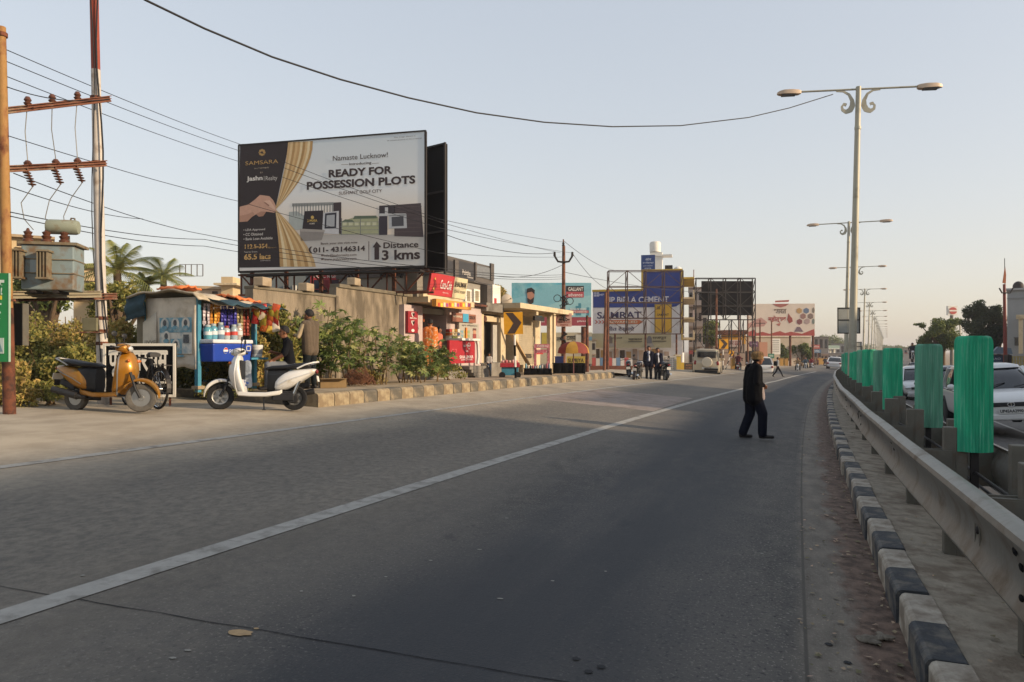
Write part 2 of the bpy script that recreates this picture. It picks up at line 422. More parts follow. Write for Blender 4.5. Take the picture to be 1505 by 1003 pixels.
# sunlight on the far lane, painted as a paler patch of road
strip('sun_patch', [-7.05, -3.9], rng(17.5, 23.5, .5), mat('painted sun patch', '#8a7f77', .9, var=.15, scale=3, col2='#75695f', st=.55, sscale=2), dz=.003, parent=road)

# ---------------------------------------------------------------- median: kerbs, top, guardrails
med = strip('median', [.17, .6, 1.0], rng(-6, 100, 1), MEDTOP, dz=.19, kind='structure')
MEDH = .2
def kerb_block(L_, w, h, bev=.03):
    b = MB(); x0, x1 = .004, L_ - .004
    prof = [(0, -.12), (0, h - bev), (bev * .4, h - bev * .3), (bev, h), (w - .01, h), (w, h - .01), (w, -.12)]
    b.loft([[(x0, -y, z) for y, z in prof], [(x1, -y, z) for y, z in prof]]); return b
kb = [kerb_block(.54, .18, MEDH).mesh('kerb_block', m, None) for m in (KW, KB)]
kerb = thing('median_kerb', 'black and white painted kerb along the median below the guardrail', 'kerb', pt(0, 0))
n_k = 130
for i in range(n_k):
    s = -1.2 + i * .54; o = bpy.data.objects.new('kerb_block', kb[i % 2]); COL.objects.link(o); o.parent = kerb
    p = pt(s, 0); q = pt(s + .54, 0); dv = q - p
    o.location = p - kerb.location + Vector((rnd.uniform(-.014, .014), 0, rnd.uniform(-.014, .008)))
    o.rotation_euler = (rnd.uniform(-.03, .03), rnd.uniform(-.012, .012) - math.atan2(dv.z, math.hypot(dv.x, dv.y)), math.atan2(dv.y, dv.x) + rnd.uniform(-.008, .008))
strip('far_kerb', [0, .03, .25], rng(69, 320, 3), KW, parent=med, zf=lambda s, o: 0.02 if o == 0 else MEDH)
strip('outer_kerb', [1.0, 1.24, 1.26], rng(-6, 200, 2), mat('grey kerb', '#8d8778', .9), parent=med, zf=lambda s, o: MEDH if o < 1.25 else -.02)
strip('far_median', [.25, 1.0], rng(100, 330, 4), MEDTOP, dz=.19, parent=med)

def w_beam(s0, s1, oc, zc, face, amp=0):
    """one W-section rail length; face=-1 looks to the left carriageway"""
    pr = [(.0, .185), (.03, .18), (.062, .158), (.07, .13), (.058, .1), (.034, .06), (.02, .02), (.016, -.03), (.024, -.08), (.046, -.125), (.056, -.15), (.044, -.172), (.01, -.185)]
    prof = [(a, z) for a, z in pr] + [(a - .012, z) for a, z in reversed(pr)]
    secs = []
    for s in rng(s0, s1, .5):
        wv = amp * math.sin(s * 1.7) * .004 + amp * .008 * math.sin(s * .6)
        zz = amp * .004 * math.sin(s * .9 + 1)
        secs.append([tuple(pt(s, oc + face * a + wv, zc + z + zz)) for a, z in prof])
    return MB().loft(secs)
bolt_me = MB().ell((0, 0, 0), (.022, .022, .012), 8, 4).mesh('bolt', DARK, 40)
slot_me = MB().ell((0, 0, 0), (.034, .006, .016), 10, 4).mesh('slot', BLACK, 40)
def rail(name, label, oc, face, s0, s1):
    T = thing(name, label, 'guardrail', pt(s0, oc)); inv = -T.location
    s = s0; zc = .765
    while s < s1:
        e = min(s + 4.0, s1)
        r = w_beam(s, e + .16, oc, zc + (.004 if int(s) % 8 else 0), face, 1)
        r.v = [tuple(Vector(p) + inv) for p in r.v]; r.build('rail_beam', STEEL, T, smooth=35)
        if s < 26:
            for ds_ in ((.05, .2, -3.82, -3.9) if s < 3 else (.1,)):
                for zz in (.09, -.09, .03):
                    if s + ds_ < -1: continue
                    o = bpy.data.objects.new('slot', slot_me); COL.objects.link(o); o.parent = T
                    o.location = pt(s + ds_ + .08, oc + face * (.052 if zz > .05 else .03), zc + zz) + inv; o.rotation_euler = (0, rnd.uniform(-.2, .2), road_rz(s))
        s = e
    k = 0; s = s0 + 1.0
    while s < s1:
        # post (open channel) and spacer block
        h = road_rz(s); b = MB(); ob = oc - face * .24
        b.box((0, 0, .3), (.09, .15, 1.25)); b.box((.0, face * .0, .3), (.1, .012, 1.25))
        o = b.build('post', STEELD, T, loc=pt(s, ob, MEDH) + inv, rot=(0, 0, h), bevel=.008 if s < 14 else 0)
        b = MB(); b.box((0, 0, 0), (.12, .2, .34)); b.box((.05, 0, 0), (.012, .23, .36)); b.box((-.05, 0, 0), (.012, .23, .36))
        b.build('spacer_block', STEELD, T, loc=pt(s, oc - face * .1, zc) + inv, rot=(0, 0, h))
        if s < 30:
            o = bpy.data.objects.new('bolt', bolt_me); COL.objects.link(o); o.parent = T
            o.location = pt(s, oc + face * .012, zc) + inv; o.rotation_euler = (R(90), 0, h)
        s += 2.0; k += 1
    return T
GL = rail('guardrail', 'near steel guardrail with slotted beam beside the painted kerb', .28, -1, -1.0, 64)
GR = rail('guardrail', 'far steel guardrail behind the green shields seen from its back', .95, 1, 0.0, 64)
for zz, oc in ((.62, .64), (.5, .7)):
    b = MB(); b.tube([pt(s, oc, zz + .2 + .02 * math.sin(s)) - GR.location for s in rng(1, 34, 1)], .011, 6); b.build('tie_rod', DARK, GR)

# ---------------------------------------------------------------- green glare shields
def shield_mat(name, c, c2):
    return mat(name, c, .42, var=.25, scale=2.2, bump=.25, bscale=3, col2=c2, st=.58, sscale=5, transl=.45, stretch=(14, 14, .7))
SM = [shield_mat('green plastic', '#3cc39a', '#84d9bb'), shield_mat('sun bleached green plastic', '#78bfa2', '#a9d8c2'), shield_mat('grimy green plastic', '#72b49b', '#97c6b2')]
def shield_mesh(m):
    secs = []; n = 27; w = .25; H = .84
    for k, z in enumerate([0, .004, .05, .25, .5, .7, .78, .81, .832, H]):
        row = []
        inset = {7: .004, 8: .014, 9: .034}.get(k, 0)
        for j in range(n):
            a = -1 + 2 * j / (n - 1); x = a * (w / 2 - inset); y = .065 * (a * a) + (.006 if j % 2 else 0) * (k < 8)
            row.append((x, y, z))
        secs.append(row + [(p[0], p[1] + .007, p[2]) for p in reversed(row)])
    return MB().loft(secs).mesh('panel', m, 50)
SHM = [shield_mesh(m) for m in SM]
post_me = MB().box((0, .05, -.3), (.05, .03, .75)).box((0, .035, .1), (.14, .02, .05)).mesh('bracket', DARK)
spots = [so(PX(1432, 5.3), 5.3)[0], so(PX(1366, 7.4), 7.4)[0], so(PX(1311, 10.0), 10.0)[0], so(PX(1290.5, 11.9), 11.9)[0]]
while len(spots) < 20: spots.append(spots[-1] + 2.05)
names = ['tallest green glare shield, nearest of the row above the guardrail', 'faded green glare shield, second nearest of the row', 'green glare shield, third nearest of the row', 'grimy grey green glare shield just left of the third nearest', 'green glare shield with chipped edge, fifth nearest of the row', 'pale bleached green glare shield right of the lamp pole']
for i, s in enumerate(spots):
    oc = .64 + (.02 if i % 2 else 0)
    T = thing('glare_shield', names[i] if i < 6 else '%s nearest green glare shield, receding behind the tall lamp pole' % ORD[i], 'glare shield', pt(s, oc, .2 + [.76, .74, .73, .72, .75][i % 5]), -head(s) + R([4, -14, 6, -10, 3, 16, -5][i % 7]), 'green glare shields on the median')
    o = bpy.data.objects.new('panel', SHM[[0, 2, 0, 2, 0, 1, 0, 0, 1][i % 9]]); COL.objects.link(o); o.parent = T
    o = bpy.data.objects.new('bracket', post_me); COL.objects.link(o); o.parent = T

# ---------------------------------------------------------------- left kerb and pavement
KS, KE = so(PX(452, 13.75), 13.75)[0], so(PX(922, 33), 33)[0]
kl = [kerb_block(.5, .3, .26, .05).mesh('kerb_block', m, None) for m in (KY, KD, KY, KD)]
lk = thing('roadside_kerb', 'faded yellow and black kerb along the left pavement', 'kerb', pt(KS, -8.9)); i = 0; s = KS
while s < KE:
    o = bpy.data.objects.new('kerb_block', kl[i % 2 if i > 1 else 0]); COL.objects.link(o); o.parent = lk
    p = pt(s + .5, -8.85); q = pt(s, -8.85); dv = q - p
    o.location = p - lk.location; o.rotation_euler = (0, -math.atan2(dv.z, math.hypot(dv.x, dv.y)), math.atan2(dv.y, dv.x) + rnd.uniform(-.015, .015)); s += .5; i += 1
pave_z = lambda s, o: ((so_z(s, -8.9) + .25) - so_z(s, o)) * (1 - smooth01((s - KE + 1) / 7)) - .1 * smooth01((s - KE - 3) / 5) + .01 * (o < -9.3) * math.sin(s * 3 + o)
strip('pavement', [-9.14, -10, -11, -12, -14, -16], rng(KS, KE + 9, 1), PAVE, kind='structure', zf=pave_z)
def pz(x, y):
    s, o = so(x, y); return so_z(s, -8.9) + .25
# the shoulder step at the kerb's open end
b = MB(); a0 = pt(KS, -9.14); a1 = pt(KS, -12.5)
b.add([(a0.x, a0.y, a0.z - .1), (a1.x, a1.y, a0.z - .1), (a1.x, a1.y, a0.z + .26), (a0.x, a0.y, a0.z + .26)], [(0, 1, 2, 3)]); o = b.build('kerb_end', KD, lk); o.location = -lk.location

# ---------------------------------------------------------------- street lamps
POLE = mat('painted lamp pole', '#a9a594', .55, .2, var=.1, scale=1.5, col2='#85806f', st=.6, sscale=2)
HEADM = mat('lamp head', '#c2ab93', .5, .1, var=.08)
LENS = mat('lamp lens', '#3a3634', .2, var=.05)
def lamp_parts():
    H = 9.05; b = MB(); b.cyl((0, 0, 0), (.2, 0, H), .115, .07, 14); b.cyl((0, 0, -.02), (.003, 0, .28), .17, .165, 8)
    b.box((0, 0, .015), (.4, .4, .03)); b.cyl((.178, 0, H - 1.2), (.18, 0, H - 1.12), .09, .09, 12)
    parts = [('pole', b.mesh('pole', POLE, 40))]
    b = MB(); b.cyl((-1.5, 0, H - .07), (1.9, 0, H - .07), .028, .028, 8); parts.append(('arm', b.mesh('arm', POLE, 40)))
    for sx in (-1, 1):
        b = MB(); pr = []
        for k in range(40):
            t = k / 39; a = -PI * .5 + t * 3.1 * PI * .62 ; r = .33 * (1 - .62 * t)
            pr.append((t, a, r))
        # flat scroll: a band that leaves the arm, curls down along the pole and rolls up
        cpts = [(.62, -.1), (.42, -.12), (.26, -.22), (.17, -.4), (.16, -.55), (.22, -.68), (.34, -.73), (.44, -.67), (.46, -.57), (.40, -.5), (.33, -.53)]
        cpts = [(x * .95, z * .95) for x, z in cpts]
        sm = []
        for i in range(len(cpts) - 1):
            for t in (0, .33, .66): sm.append(tuple(cpts[i][k] * (1 - t) + cpts[i + 1][k] * t for k in (0, 1)))
        sm.append(cpts[-1]); n = len(sm); wd = [.05 + .1 * math.exp(-((i / n - .45) / .2) ** 2) + (.03 if i > n - 5 else 0) for i in range(n)]
        L1 = []; L2 = []
        for i, (x, z) in enumerate(sm):
            dx = sm[min(i + 1, n - 1)][0] - sm[max(i - 1, 0)][0]; dz = sm[min(i + 1, n - 1)][1] - sm[max(i - 1, 0)][1]; l = math.hypot(dx, dz) or 1
            L1.append((x + dz / l * wd[i] * .5, z - dx / l * wd[i] * .5)); L2.append((x - dz / l * wd[i] * .5, z + dx / l * wd[i] * .5))
        secs = [[(.19 + sx * L1[i][0], -.012, H + L1[i][1]), (.19 + sx * L1[i][0], .012, H + L1[i][1]), (.19 + sx * L2[i][0], .012, H + L2[i][1]), (.19 + sx * L2[i][0], -.012, H + L2[i][1])] for i in range(n)]
        b.loft(secs); parts.append(('scroll_bracket', b.mesh('scroll_bracket', POLE)))
        x0 = .2 + sx * 1.6
        def sec(t, w, zt, zb): return [(x0 + sx * t, -w, zb), (x0 + sx * t, w, zb), (x0 + sx * t, w * .9, zt * .7), (x0 + sx * t, w * .4, zt), (x0 + sx * t, -w * .4, zt), (x0 + sx * t, -w * .9, zt * .7)]
        b = MB(); S = [sec(-.05, .05, .04, -.05), sec(.02, .09, .06, -.07), sec(.2, .13, .075, -.07), sec(.42, .13, .07, -.065), sec(.54, .09, .04, -.06), sec(.6, .04, .0, -.05)]
        b.loft([[(x, y, z + H - .07) for x, y, z in q] for q in S]); parts.append(('lamp_head', b.mesh('lamp_head', HEADM, 50)))
        b = MB(); b.loft([[(x, y * .92, H - .07 + zz) for x, y in ((x0 + sx * .1, -.1), (x0 + sx * .1, .1), (x0 + sx * .48, .11), (x0 + sx * .48, -.11))] for zz in (-.066, -.095)]); parts.append(('lens', b.mesh('lens', LENS)))
    return parts
LP = lamp_parts()
ordl = ['nearest tall', 'second nearest', 'third nearest', 'fourth nearest', 'fifth nearest', 'sixth nearest']
lamp_s = [22.6 + 22.6 * i for i in range(18)]
for i, s in enumerate(lamp_s):
    T = thing('street_lamp', (ordl[i] + ' double arm street lamp with scroll brackets on the median') if i < 6 else '%s nearest double arm street lamp, small in the receding row' % ORD[i], 'street lamp', pt(s, .62, .19), -head(s) + R(15 if i == 0 else 4), 'double arm street lamps on the median')
    for nm, me in LP:
        o = bpy.data.objects.new(nm, me); COL.objects.link(o); o.parent = T
        if nm == 'pole' and i == 0:
            b = MB()
            # pasted notice on the nearest pole
            for a in range(6):
                t0, t1 = -2.3 + a * .22, -2.3 + (a + 1) * .22
                b.quad(*[(.124 * math.cos(t) + zz * .022, .124 * math.sin(t), zz) for t, zz in ((t0, 1.05), (t1, 1.05), (t1, 1.55), (t0, 1.55))])
            b.build('notice', WHITE, o)
SIGNB = mat('back of road sign', '#9d9e97', .55, .3, var=.1, scale=3)
def sign_back(px, d, x0, x1, y0, y1, label):
    S = d / F; base = Vector((PX(px, d), d, 0)); base.z = gz(base.x, base.y) + .19
    T = thing('road_sign', label, 'road sign', base, R(-3)); zz = lambda py: PZ(py, d) - base.z; xx = lambda q: PX(q, d) - base.x
    b = MB(); b.cyl((0, .03, 0), (0, .03, zz(y0)), .035, .035, 8); b.build('post', POLE, T, smooth=40)
    b = MB(); b.b2((xx(x0), 0, zz(y1)), (xx(x1), .006, zz(y0))); b.build('panel', SIGNB, T)
    b = MB(); t = .03
    for q in (y0, (y0 + y1) / 2 - 1, y1): b.b2((xx(x0) - t / 2, -.02, zz(q) - t / 2), (xx(x1) + t / 2, -.001, zz(q) + t / 2))
    for q in (x0, x1): b.b2((xx(q) - t / 2, -.022, zz(y1)), (xx(q) + t / 2, -.002, zz(y0)))
    b.build('frame', DARK, T)
sign_back(1246, 24.2, 1231.5, 1263, 453, 490, 'large grey back of a framed road sign behind the lamp pole')
sign_back(1260, 46, 1253.5, 1266, 503, 518, 'small grey back of a framed road sign above the shields')
# ---------------------------------------------------------------- people: overlapping tapered limbs fused into one skin
def capsule(b, p0, p1, r0, r1, mi, n=10):
    p0, p1 = Vector(p0), Vector(p1); d = p1 - p0
    if d.length < 1e-5: d = Vector((0, 0, 1e-3)); p1 = p0 + d
    d.normalize(); P = []; Rr = []
    for k in range(4): a = PI / 2 * k / 4; P.append(p0 - d * r0 * math.cos(a)); Rr.append(max(r0 * math.sin(a), .001))
    P.append(p0); Rr.append(r0); P.append(p1); Rr.append(r1)
    for k in range(3, -1, -1): a = PI / 2 * k / 4; P.append(p1 + d * r1 * math.cos(a)); Rr.append(max(r1 * math.sin(a), .001))
    b.tube(P, Rr, n, mi)
def fuse(name, prims, mats, parent, voxel):
    """prims: (p0,p1,r0,r1,mat); ONE continuous remeshed surface, each face coloured by the limb it grew from"""
    b = MB()
    for p in prims: capsule(b, *p)
    me = b.mesh('tmp', mats, None)
    ob = bpy.data.objects.new('tmp', me); TMP.collection.objects.link(ob)
    r = ob.modifiers.new('r', 'REMESH'); r.mode = 'VOXEL'; r.voxel_size = voxel
    sm = ob.modifiers.new('s', 'SMOOTH'); sm.factor = .5; sm.iterations = 3
    TVL.update(); out = bpy.data.meshes.new_from_object(ob.evaluated_get(TVL.depsgraph))
    bpy.data.objects.remove(ob); bpy.data.meshes.remove(me)
    out.materials.clear()
    for m in mats: out.materials.append(m)
    n = len(out.polygons); C = np.empty(n * 3); out.polygons.foreach_get('center', C); C = C.reshape(-1, 3)
    best = np.full(n, 1e9); idx = np.zeros(n, int)
    for p0, p1, r0, r1, mi in prims:
        a = np.array(p0, float); d = np.array(p1, float) - a; L2 = max(d @ d, 1e-9)
        t = np.clip((C - a) @ d / L2, 0, 1); ds = np.linalg.norm(C - a - t[:, None] * d, axis=1) - (r0 + (r1 - r0) * t)
        k = ds < best; best[k] = ds[k]; idx[k] = mi
    out.polygons.foreach_set('material_index', idx.astype(np.int32)); out.polygons.foreach_set('use_smooth', np.ones(n, bool))
    out.name = name; o = bpy.data.objects.new(name, out); COL.objects.link(o); o.parent = parent
    return o
SKIN = mat('brown skin', '#7d5238', .55, var=.08, scale=20); HAIR = mat('black hair', '#15110f', .7, var=.2, scale=60, bump=.4, bscale=120)
SHOE = mat('dark shoe', '#1a1716', .6, var=.1)
def lerp(a, b, t): return tuple(a[i] + (b[i] - a[i]) * t for i in range(3))
def hand(pr, wr, dirn, side, mi=0, curl=.7, k=1.):
    """palm, four unequal bent fingers and a thumb from the palm's side"""
    wr = Vector(wr); d = Vector(dirn).normalized(); u = Vector((0, 0, 1)) if abs(d.z) < .8 else Vector((0, -1, 0))
    sd = d.cross(u).normalized() * side; nrm = sd.cross(d).normalized() * side
    pr.append((tuple(wr), tuple(wr + d * .07 * k), .027 * k, .036 * k, mi))
    for q, (off, ln) in enumerate(((-.03, .062), (-.011, .075), (.009, .07), (.028, .055))):
        a = wr + d * .085 * k + sd * off * k; b1 = a + (d * math.cos(curl * .6) - nrm * math.sin(curl * .6)) * ln * .5 * k
        c = b1 + (d * math.cos(curl * 1.7) - nrm * math.sin(curl * 1.7)) * ln * .5 * k
        pr.append((tuple(a), tuple(b1), .0095 * k, .009 * k, mi)); pr.append((tuple(b1), tuple(c), .009 * k, .0075 * k, mi))
    a = wr + d * .03 * k - sd * .03 * k; pr.append((tuple(a), tuple(a + (d * .7 - sd * .7 - nrm * .2) * .05 * k), .012 * k, .009 * k, mi))
def person(label, loc, rz, J, top, trouser, hair='#15110f', shoe=SHOE, skin=SKIN, inner=None, H=1.68, voxel=.014, fat=1., sleeve='long', jacket=0., cap=None, group=None, hands=True, sleevem=None, cat='person', hairm=True, leg=1.):
    """local frame: +X forward, +Y left, +Z up; J overrides joints (metres at height 1.68)"""
    k = H / 1.68
    D = dict(pel=(0, 0, .93), chest=(0, 0, 1.28), neck=(.0, 0, 1.42), head=(.02, 0, 1.56), shl=(0, .175, 1.37), shr=(0, -.175, 1.37), ell=(-.02, .22, 1.1), elr=(-.02, -.22, 1.1), wrl=(.04, .23, .86), wrr=(.04, -.23, .86),
             hil=(0, .085, .9), hir=(0, -.085, .9), knl=(.02, .09, .48), knr=(.02, -.09, .48), anl=(-.02, .095, .08), anr=(-.02, -.095, .08), tol=(.15, .11, .035), tor=(.15, -.11, .035), look=(1, 0, 0))
    D.update(J); lk = Vector(D.pop('look')).normalized(); q = {a: tuple(c * k for c in v) for a, v in D.items()}
    T = thing('person', label, cat, loc, rz, group)
    top = top if not isinstance(top, str) else mat('cloth ' + top, top, .9, var=.15, scale=12, bump=.35, bscale=22, spec=.12)
    trouser = trouser if not isinstance(trouser, str) else mat('cloth ' + trouser, trouser, .9, var=.15, scale=12, bump=.35, bscale=22, spec=.12)
    mats = [skin, top, trouser, shoe, inner or top, sleevem or top]; P = []; f = fat * k
    j = jacket * k
    hd = Vector(q['head']); side = Vector((-lk.y, lk.x, 0)).normalized()
    # head: skull, jaw, nose, ears on a neck
    P.append((tuple(hd + Vector((0, 0, .03 * k))), tuple(hd - lk * .02 * k + Vector((0, 0, .035 * k))), .083 * k, .085 * k, 0))
    P.append((tuple(hd + lk * .025 * k - Vector((0, 0, .03 * k))), tuple(hd + lk * .035 * k - Vector((0, 0, .075 * k))), .066 * k, .045 * k, 0))
    P.append((tuple(hd + lk * .085 * k + Vector((0, 0, .01 * k))), tuple(hd + lk * .108 * k - Vector((0, 0, .02 * k))), .011 * k, .017 * k, 0))
    P.append((tuple(hd + lk * .075 * k + side * .018 * k - Vector((0, 0, .055 * k))), tuple(hd + lk * .075 * k - side * .018 * k - Vector((0, 0, .055 * k))), .014 * k, .014 * k, 0))
    for s_ in (-1, 1): P.append((tuple(hd + side * s_ * .083 * k), tuple(hd + side * s_ * .09 * k - Vector((0, 0, .03 * k))), .018 * k, .014 * k, 0))
    P.append((q['neck'], tuple(hd - Vector((0, 0, .04 * k))), .058 * k, .052 * k, 0))
    # torso
    for a, b_ in (('shl', 'hil'), ('shr', 'hir')):
        s0 = lerp(q[a], q['chest'], .32); h0 = lerp(q[b_], q['pel'], .1)
        P.append((s0, lerp(s0, h0, .5), .098 * f + j * .5, .098 * f + j, 1)); P.append((lerp(s0, h0, .5), h0, .098 * f + j, .108 * f + j, 1 if j else 2))
        if j: P.append((h0, tuple(Vector(h0) - Vector((0, 0, .1 * k))), .11 * f + j, .112 * f + j, 1))
        P.append((lerp(s0, h0, .5), lerp(s0, h0, .86), .1 * f + j, .107 * f + j, 1))
    P.append((q['chest'], q['pel'], .1 * f + j, .1 * f + j, 1)); P.append((q['shl'], q['shr'], .062 * f + j * .3, .062 * f + j * .3, 1))
    P.append((q['neck'], q['chest'], .07 * f, .1 * f, 1))
    if inner: P.append((tuple(Vector(lerp(q['neck'], q['chest'], .1)) + Vector((.045 * f, 0, 0))), tuple(Vector(lerp(q['chest'], q['pel'], .7)) + Vector((.095 * f + j, 0, 0))), .055 * f, .05 * f, 4))
    for s_ in 'lr':
        sh, el, wr = q['sh' + s_], q['el' + s_], q['wr' + s_]; sg = 1 if s_ == 'l' else -1
        P.append((sh, el, .06 * f + j * .35, .047 * f + j * .3, 5))
        P.append((el, wr, .043 * f + j * .3, .032 * k + j * .25, 0 if sleeve == 'short' else 5))
        dv = Vector(wr) - Vector(el)
        if sleeve == 'short': P.append((lerp(sh, el, .6), lerp(sh, el, .95), .056 * f, .053 * f, 5))
        if hands: hand(P, wr, dv, sg, 0, .8, k)
        else: P.append((wr, tuple(Vector(wr) + dv.normalized() * .13 * k), .03 * k, .032 * k, 0))
        hi, kn, an, to = q['hi' + s_], q['kn' + s_], q['an' + s_], q['to' + s_]
        P.append((hi, kn, .098 * f * (.4 + .6 * leg), .072 * f * leg, 2)); P.append((kn, lerp(kn, an, .93), .07 * f * leg, .056 * k * leg * (1.1 if leg > 1 else 1), 2))
        P.append((an, tuple(Vector(an) - Vector((0, 0, .03 * k))), .042 * k, .045 * k, 3)); fw = (Vector(to) - Vector(an)); fw.z = 0
        P.append((tuple(Vector(an) - fw.normalized() * .03 * k - Vector((0, 0, .035 * k))), to, .042 * k, .036 * k, 3))
    body = fuse('body', P, mats, T, voxel)
    # hair or cap, eyes
    up = Vector((0, 0, 1)); fwd = Vector((lk.x, lk.y, 0)).normalized(); rot = Matrix((fwd, side, up)).transposed()
    b = MB(); hm = HAIR if hair == '#15110f' else mat('hair ' + hair, hair, .8, var=.2, scale=50)
    if cap:
        prof = [(.104, -.0), (.112, .03), (.11, .065), (.09, .098), (.05, .115), (.004, .12)]
        b.lathe([(r * k, z * k) for r, z in prof], 18, hd + Vector((-.012 * k, 0, .02 * k)))
        for i in range(14):
            a = 2 * PI * i / 14
            b.tube([hd + Vector((-.012 * k, 0, .02 * k)) + Vector((math.cos(a) * r * k * 1.01, math.sin(a) * r * k * .985, z * k)) for r, z in prof], .006, 5)
        b.lathe([(.1 * k, -.035 * k), (.112 * k, -.03 * k), (.114 * k, .012 * k), (.1 * k, .02 * k)], 18, hd + Vector((-.012 * k, 0, .02 * k)))
        b.build('cap', cap, T, smooth=60)
        b = MB(); b.ell(hd + Vector((-.035 * k, 0, .0)), (.075 * k, .088 * k, .07 * k), 14, 8); b.build('hair', hm, T, smooth=80)
    elif hairm:
        # a shell over the crown and back of the skull, open over the face
        V = []; n1, n2 = 14, 16
        for i in range(n1):
            th = .02 + i / (n1 - 1) * 2.0
            for jn in range(n2):
                ph = 2 * PI * jn / n2; face = max(0, math.cos(ph)); lim = 1.95 - 1.02 * face ** .7
                t = min(th, lim); r = .101 * k
                p = Vector((r * math.sin(t) * math.cos(ph) * 1.04, r * math.sin(t) * math.sin(ph) * .98, r * math.cos(t) * 1.12)); V.append(hd + Vector((0, 0, .028 * k)) - fwd * .012 * k + rot @ p)
        b.add(V, [(i * n2 + jn, (i + 1) * n2 + jn, (i + 1) * n2 + (jn + 1) % n2, i * n2 + (jn + 1) % n2) for i in range(n1 - 1) for jn in range(n2)])
        o = b.build('hair', hm, T, smooth=80); md = o.modifiers.new('s', 'SOLIDIFY'); md.thickness = .012; md.offset = -1
    if voxel < .02:
        for s_ in (-1, 1):
            b = MB(); b.ell(hd + fwd * .079 * k + side * s_ * .034 * k + Vector((0, 0, .012 * k)), (.01 * k, .014 * k, .007 * k), 8, 5); b.build('eye', BLACK, T)
    return T

# ---------------------------------------------------------------- scooters
def rsec(x, zb, zt, w, n=12, p=.55, axis='x', yo=0):
    out = []
    for i in range(n):
        a = 2 * PI * i / n + PI / n; c, s_ = math.cos(a), math.sin(a)
        y = w * math.copysign(abs(c) ** p, c); z = (zb + zt) / 2 + (zt - zb) / 2 * math.copysign(abs(s_) ** p, s_)
        out.append((x, y + yo, z))
    return out
def wheel_parts(T, c, r, w, tyrem, rimm, spokes=5, steer=0):
    W_ = thing('wheel', None, None); W_.parent = T; W_.location = c; W_.rotation_euler = (0, 0, steer)
    hw = w / 2; pr = [(r * .6, -hw * .7), (r * .75, -hw), (r * .93, -hw * .95), (r * .985, -hw * .6), (r, 0), (r * .985, hw * .6), (r * .93, hw * .95), (r * .75, hw), (r * .6, hw * .7), (r * .6, -hw * .7)]
    b = MB(); n = 28; V = []
    for q, z in pr:
        for jn in range(n): a = 2 * PI * jn / n; V.append((q * math.cos(a), z, q * math.sin(a)))
    b.add(V, [(i * n + jn, i * n + (jn + 1) % n, (i + 1) * n + (jn + 1) % n, (i + 1) * n + jn) for i in range(len(pr) - 1) for jn in range(n)])
    b.build('tyre', tyrem, W_, smooth=50)
    b = MB(); b.lathe([(r * .61, -hw * .62), (r * .63, -hw * .7), (r * .63, hw * .7), (r * .61, hw * .62), (r * .52, hw * .5), (r * .5, -hw * .5)], 28, axis='Y')
    b.lathe([(r * .2, -hw * .8), (r * .22, -hw * .6), (r * .22, hw * .6), (r * .2, hw * .8)], 14, axis='Y')
    for i in range(spokes):
        a = 2 * PI * i / spokes; b.bar((r * .15 * math.cos(a), 0, r * .15 * math.sin(a)), (r * .55 * math.cos(a), 0, r * .55 * math.sin(a)), r * .2, hw * .9, up=(0, 1, 0))
    b.build('rim', rimm, W_, smooth=40)
    return W_
BLKPL = mat('black plastic', '#1c1d1f', .55, var=.12, scale=8); SEATM = mat('seat vinyl', '#17181c', .5, var=.12, scale=10, bump=.2, bscale=30)
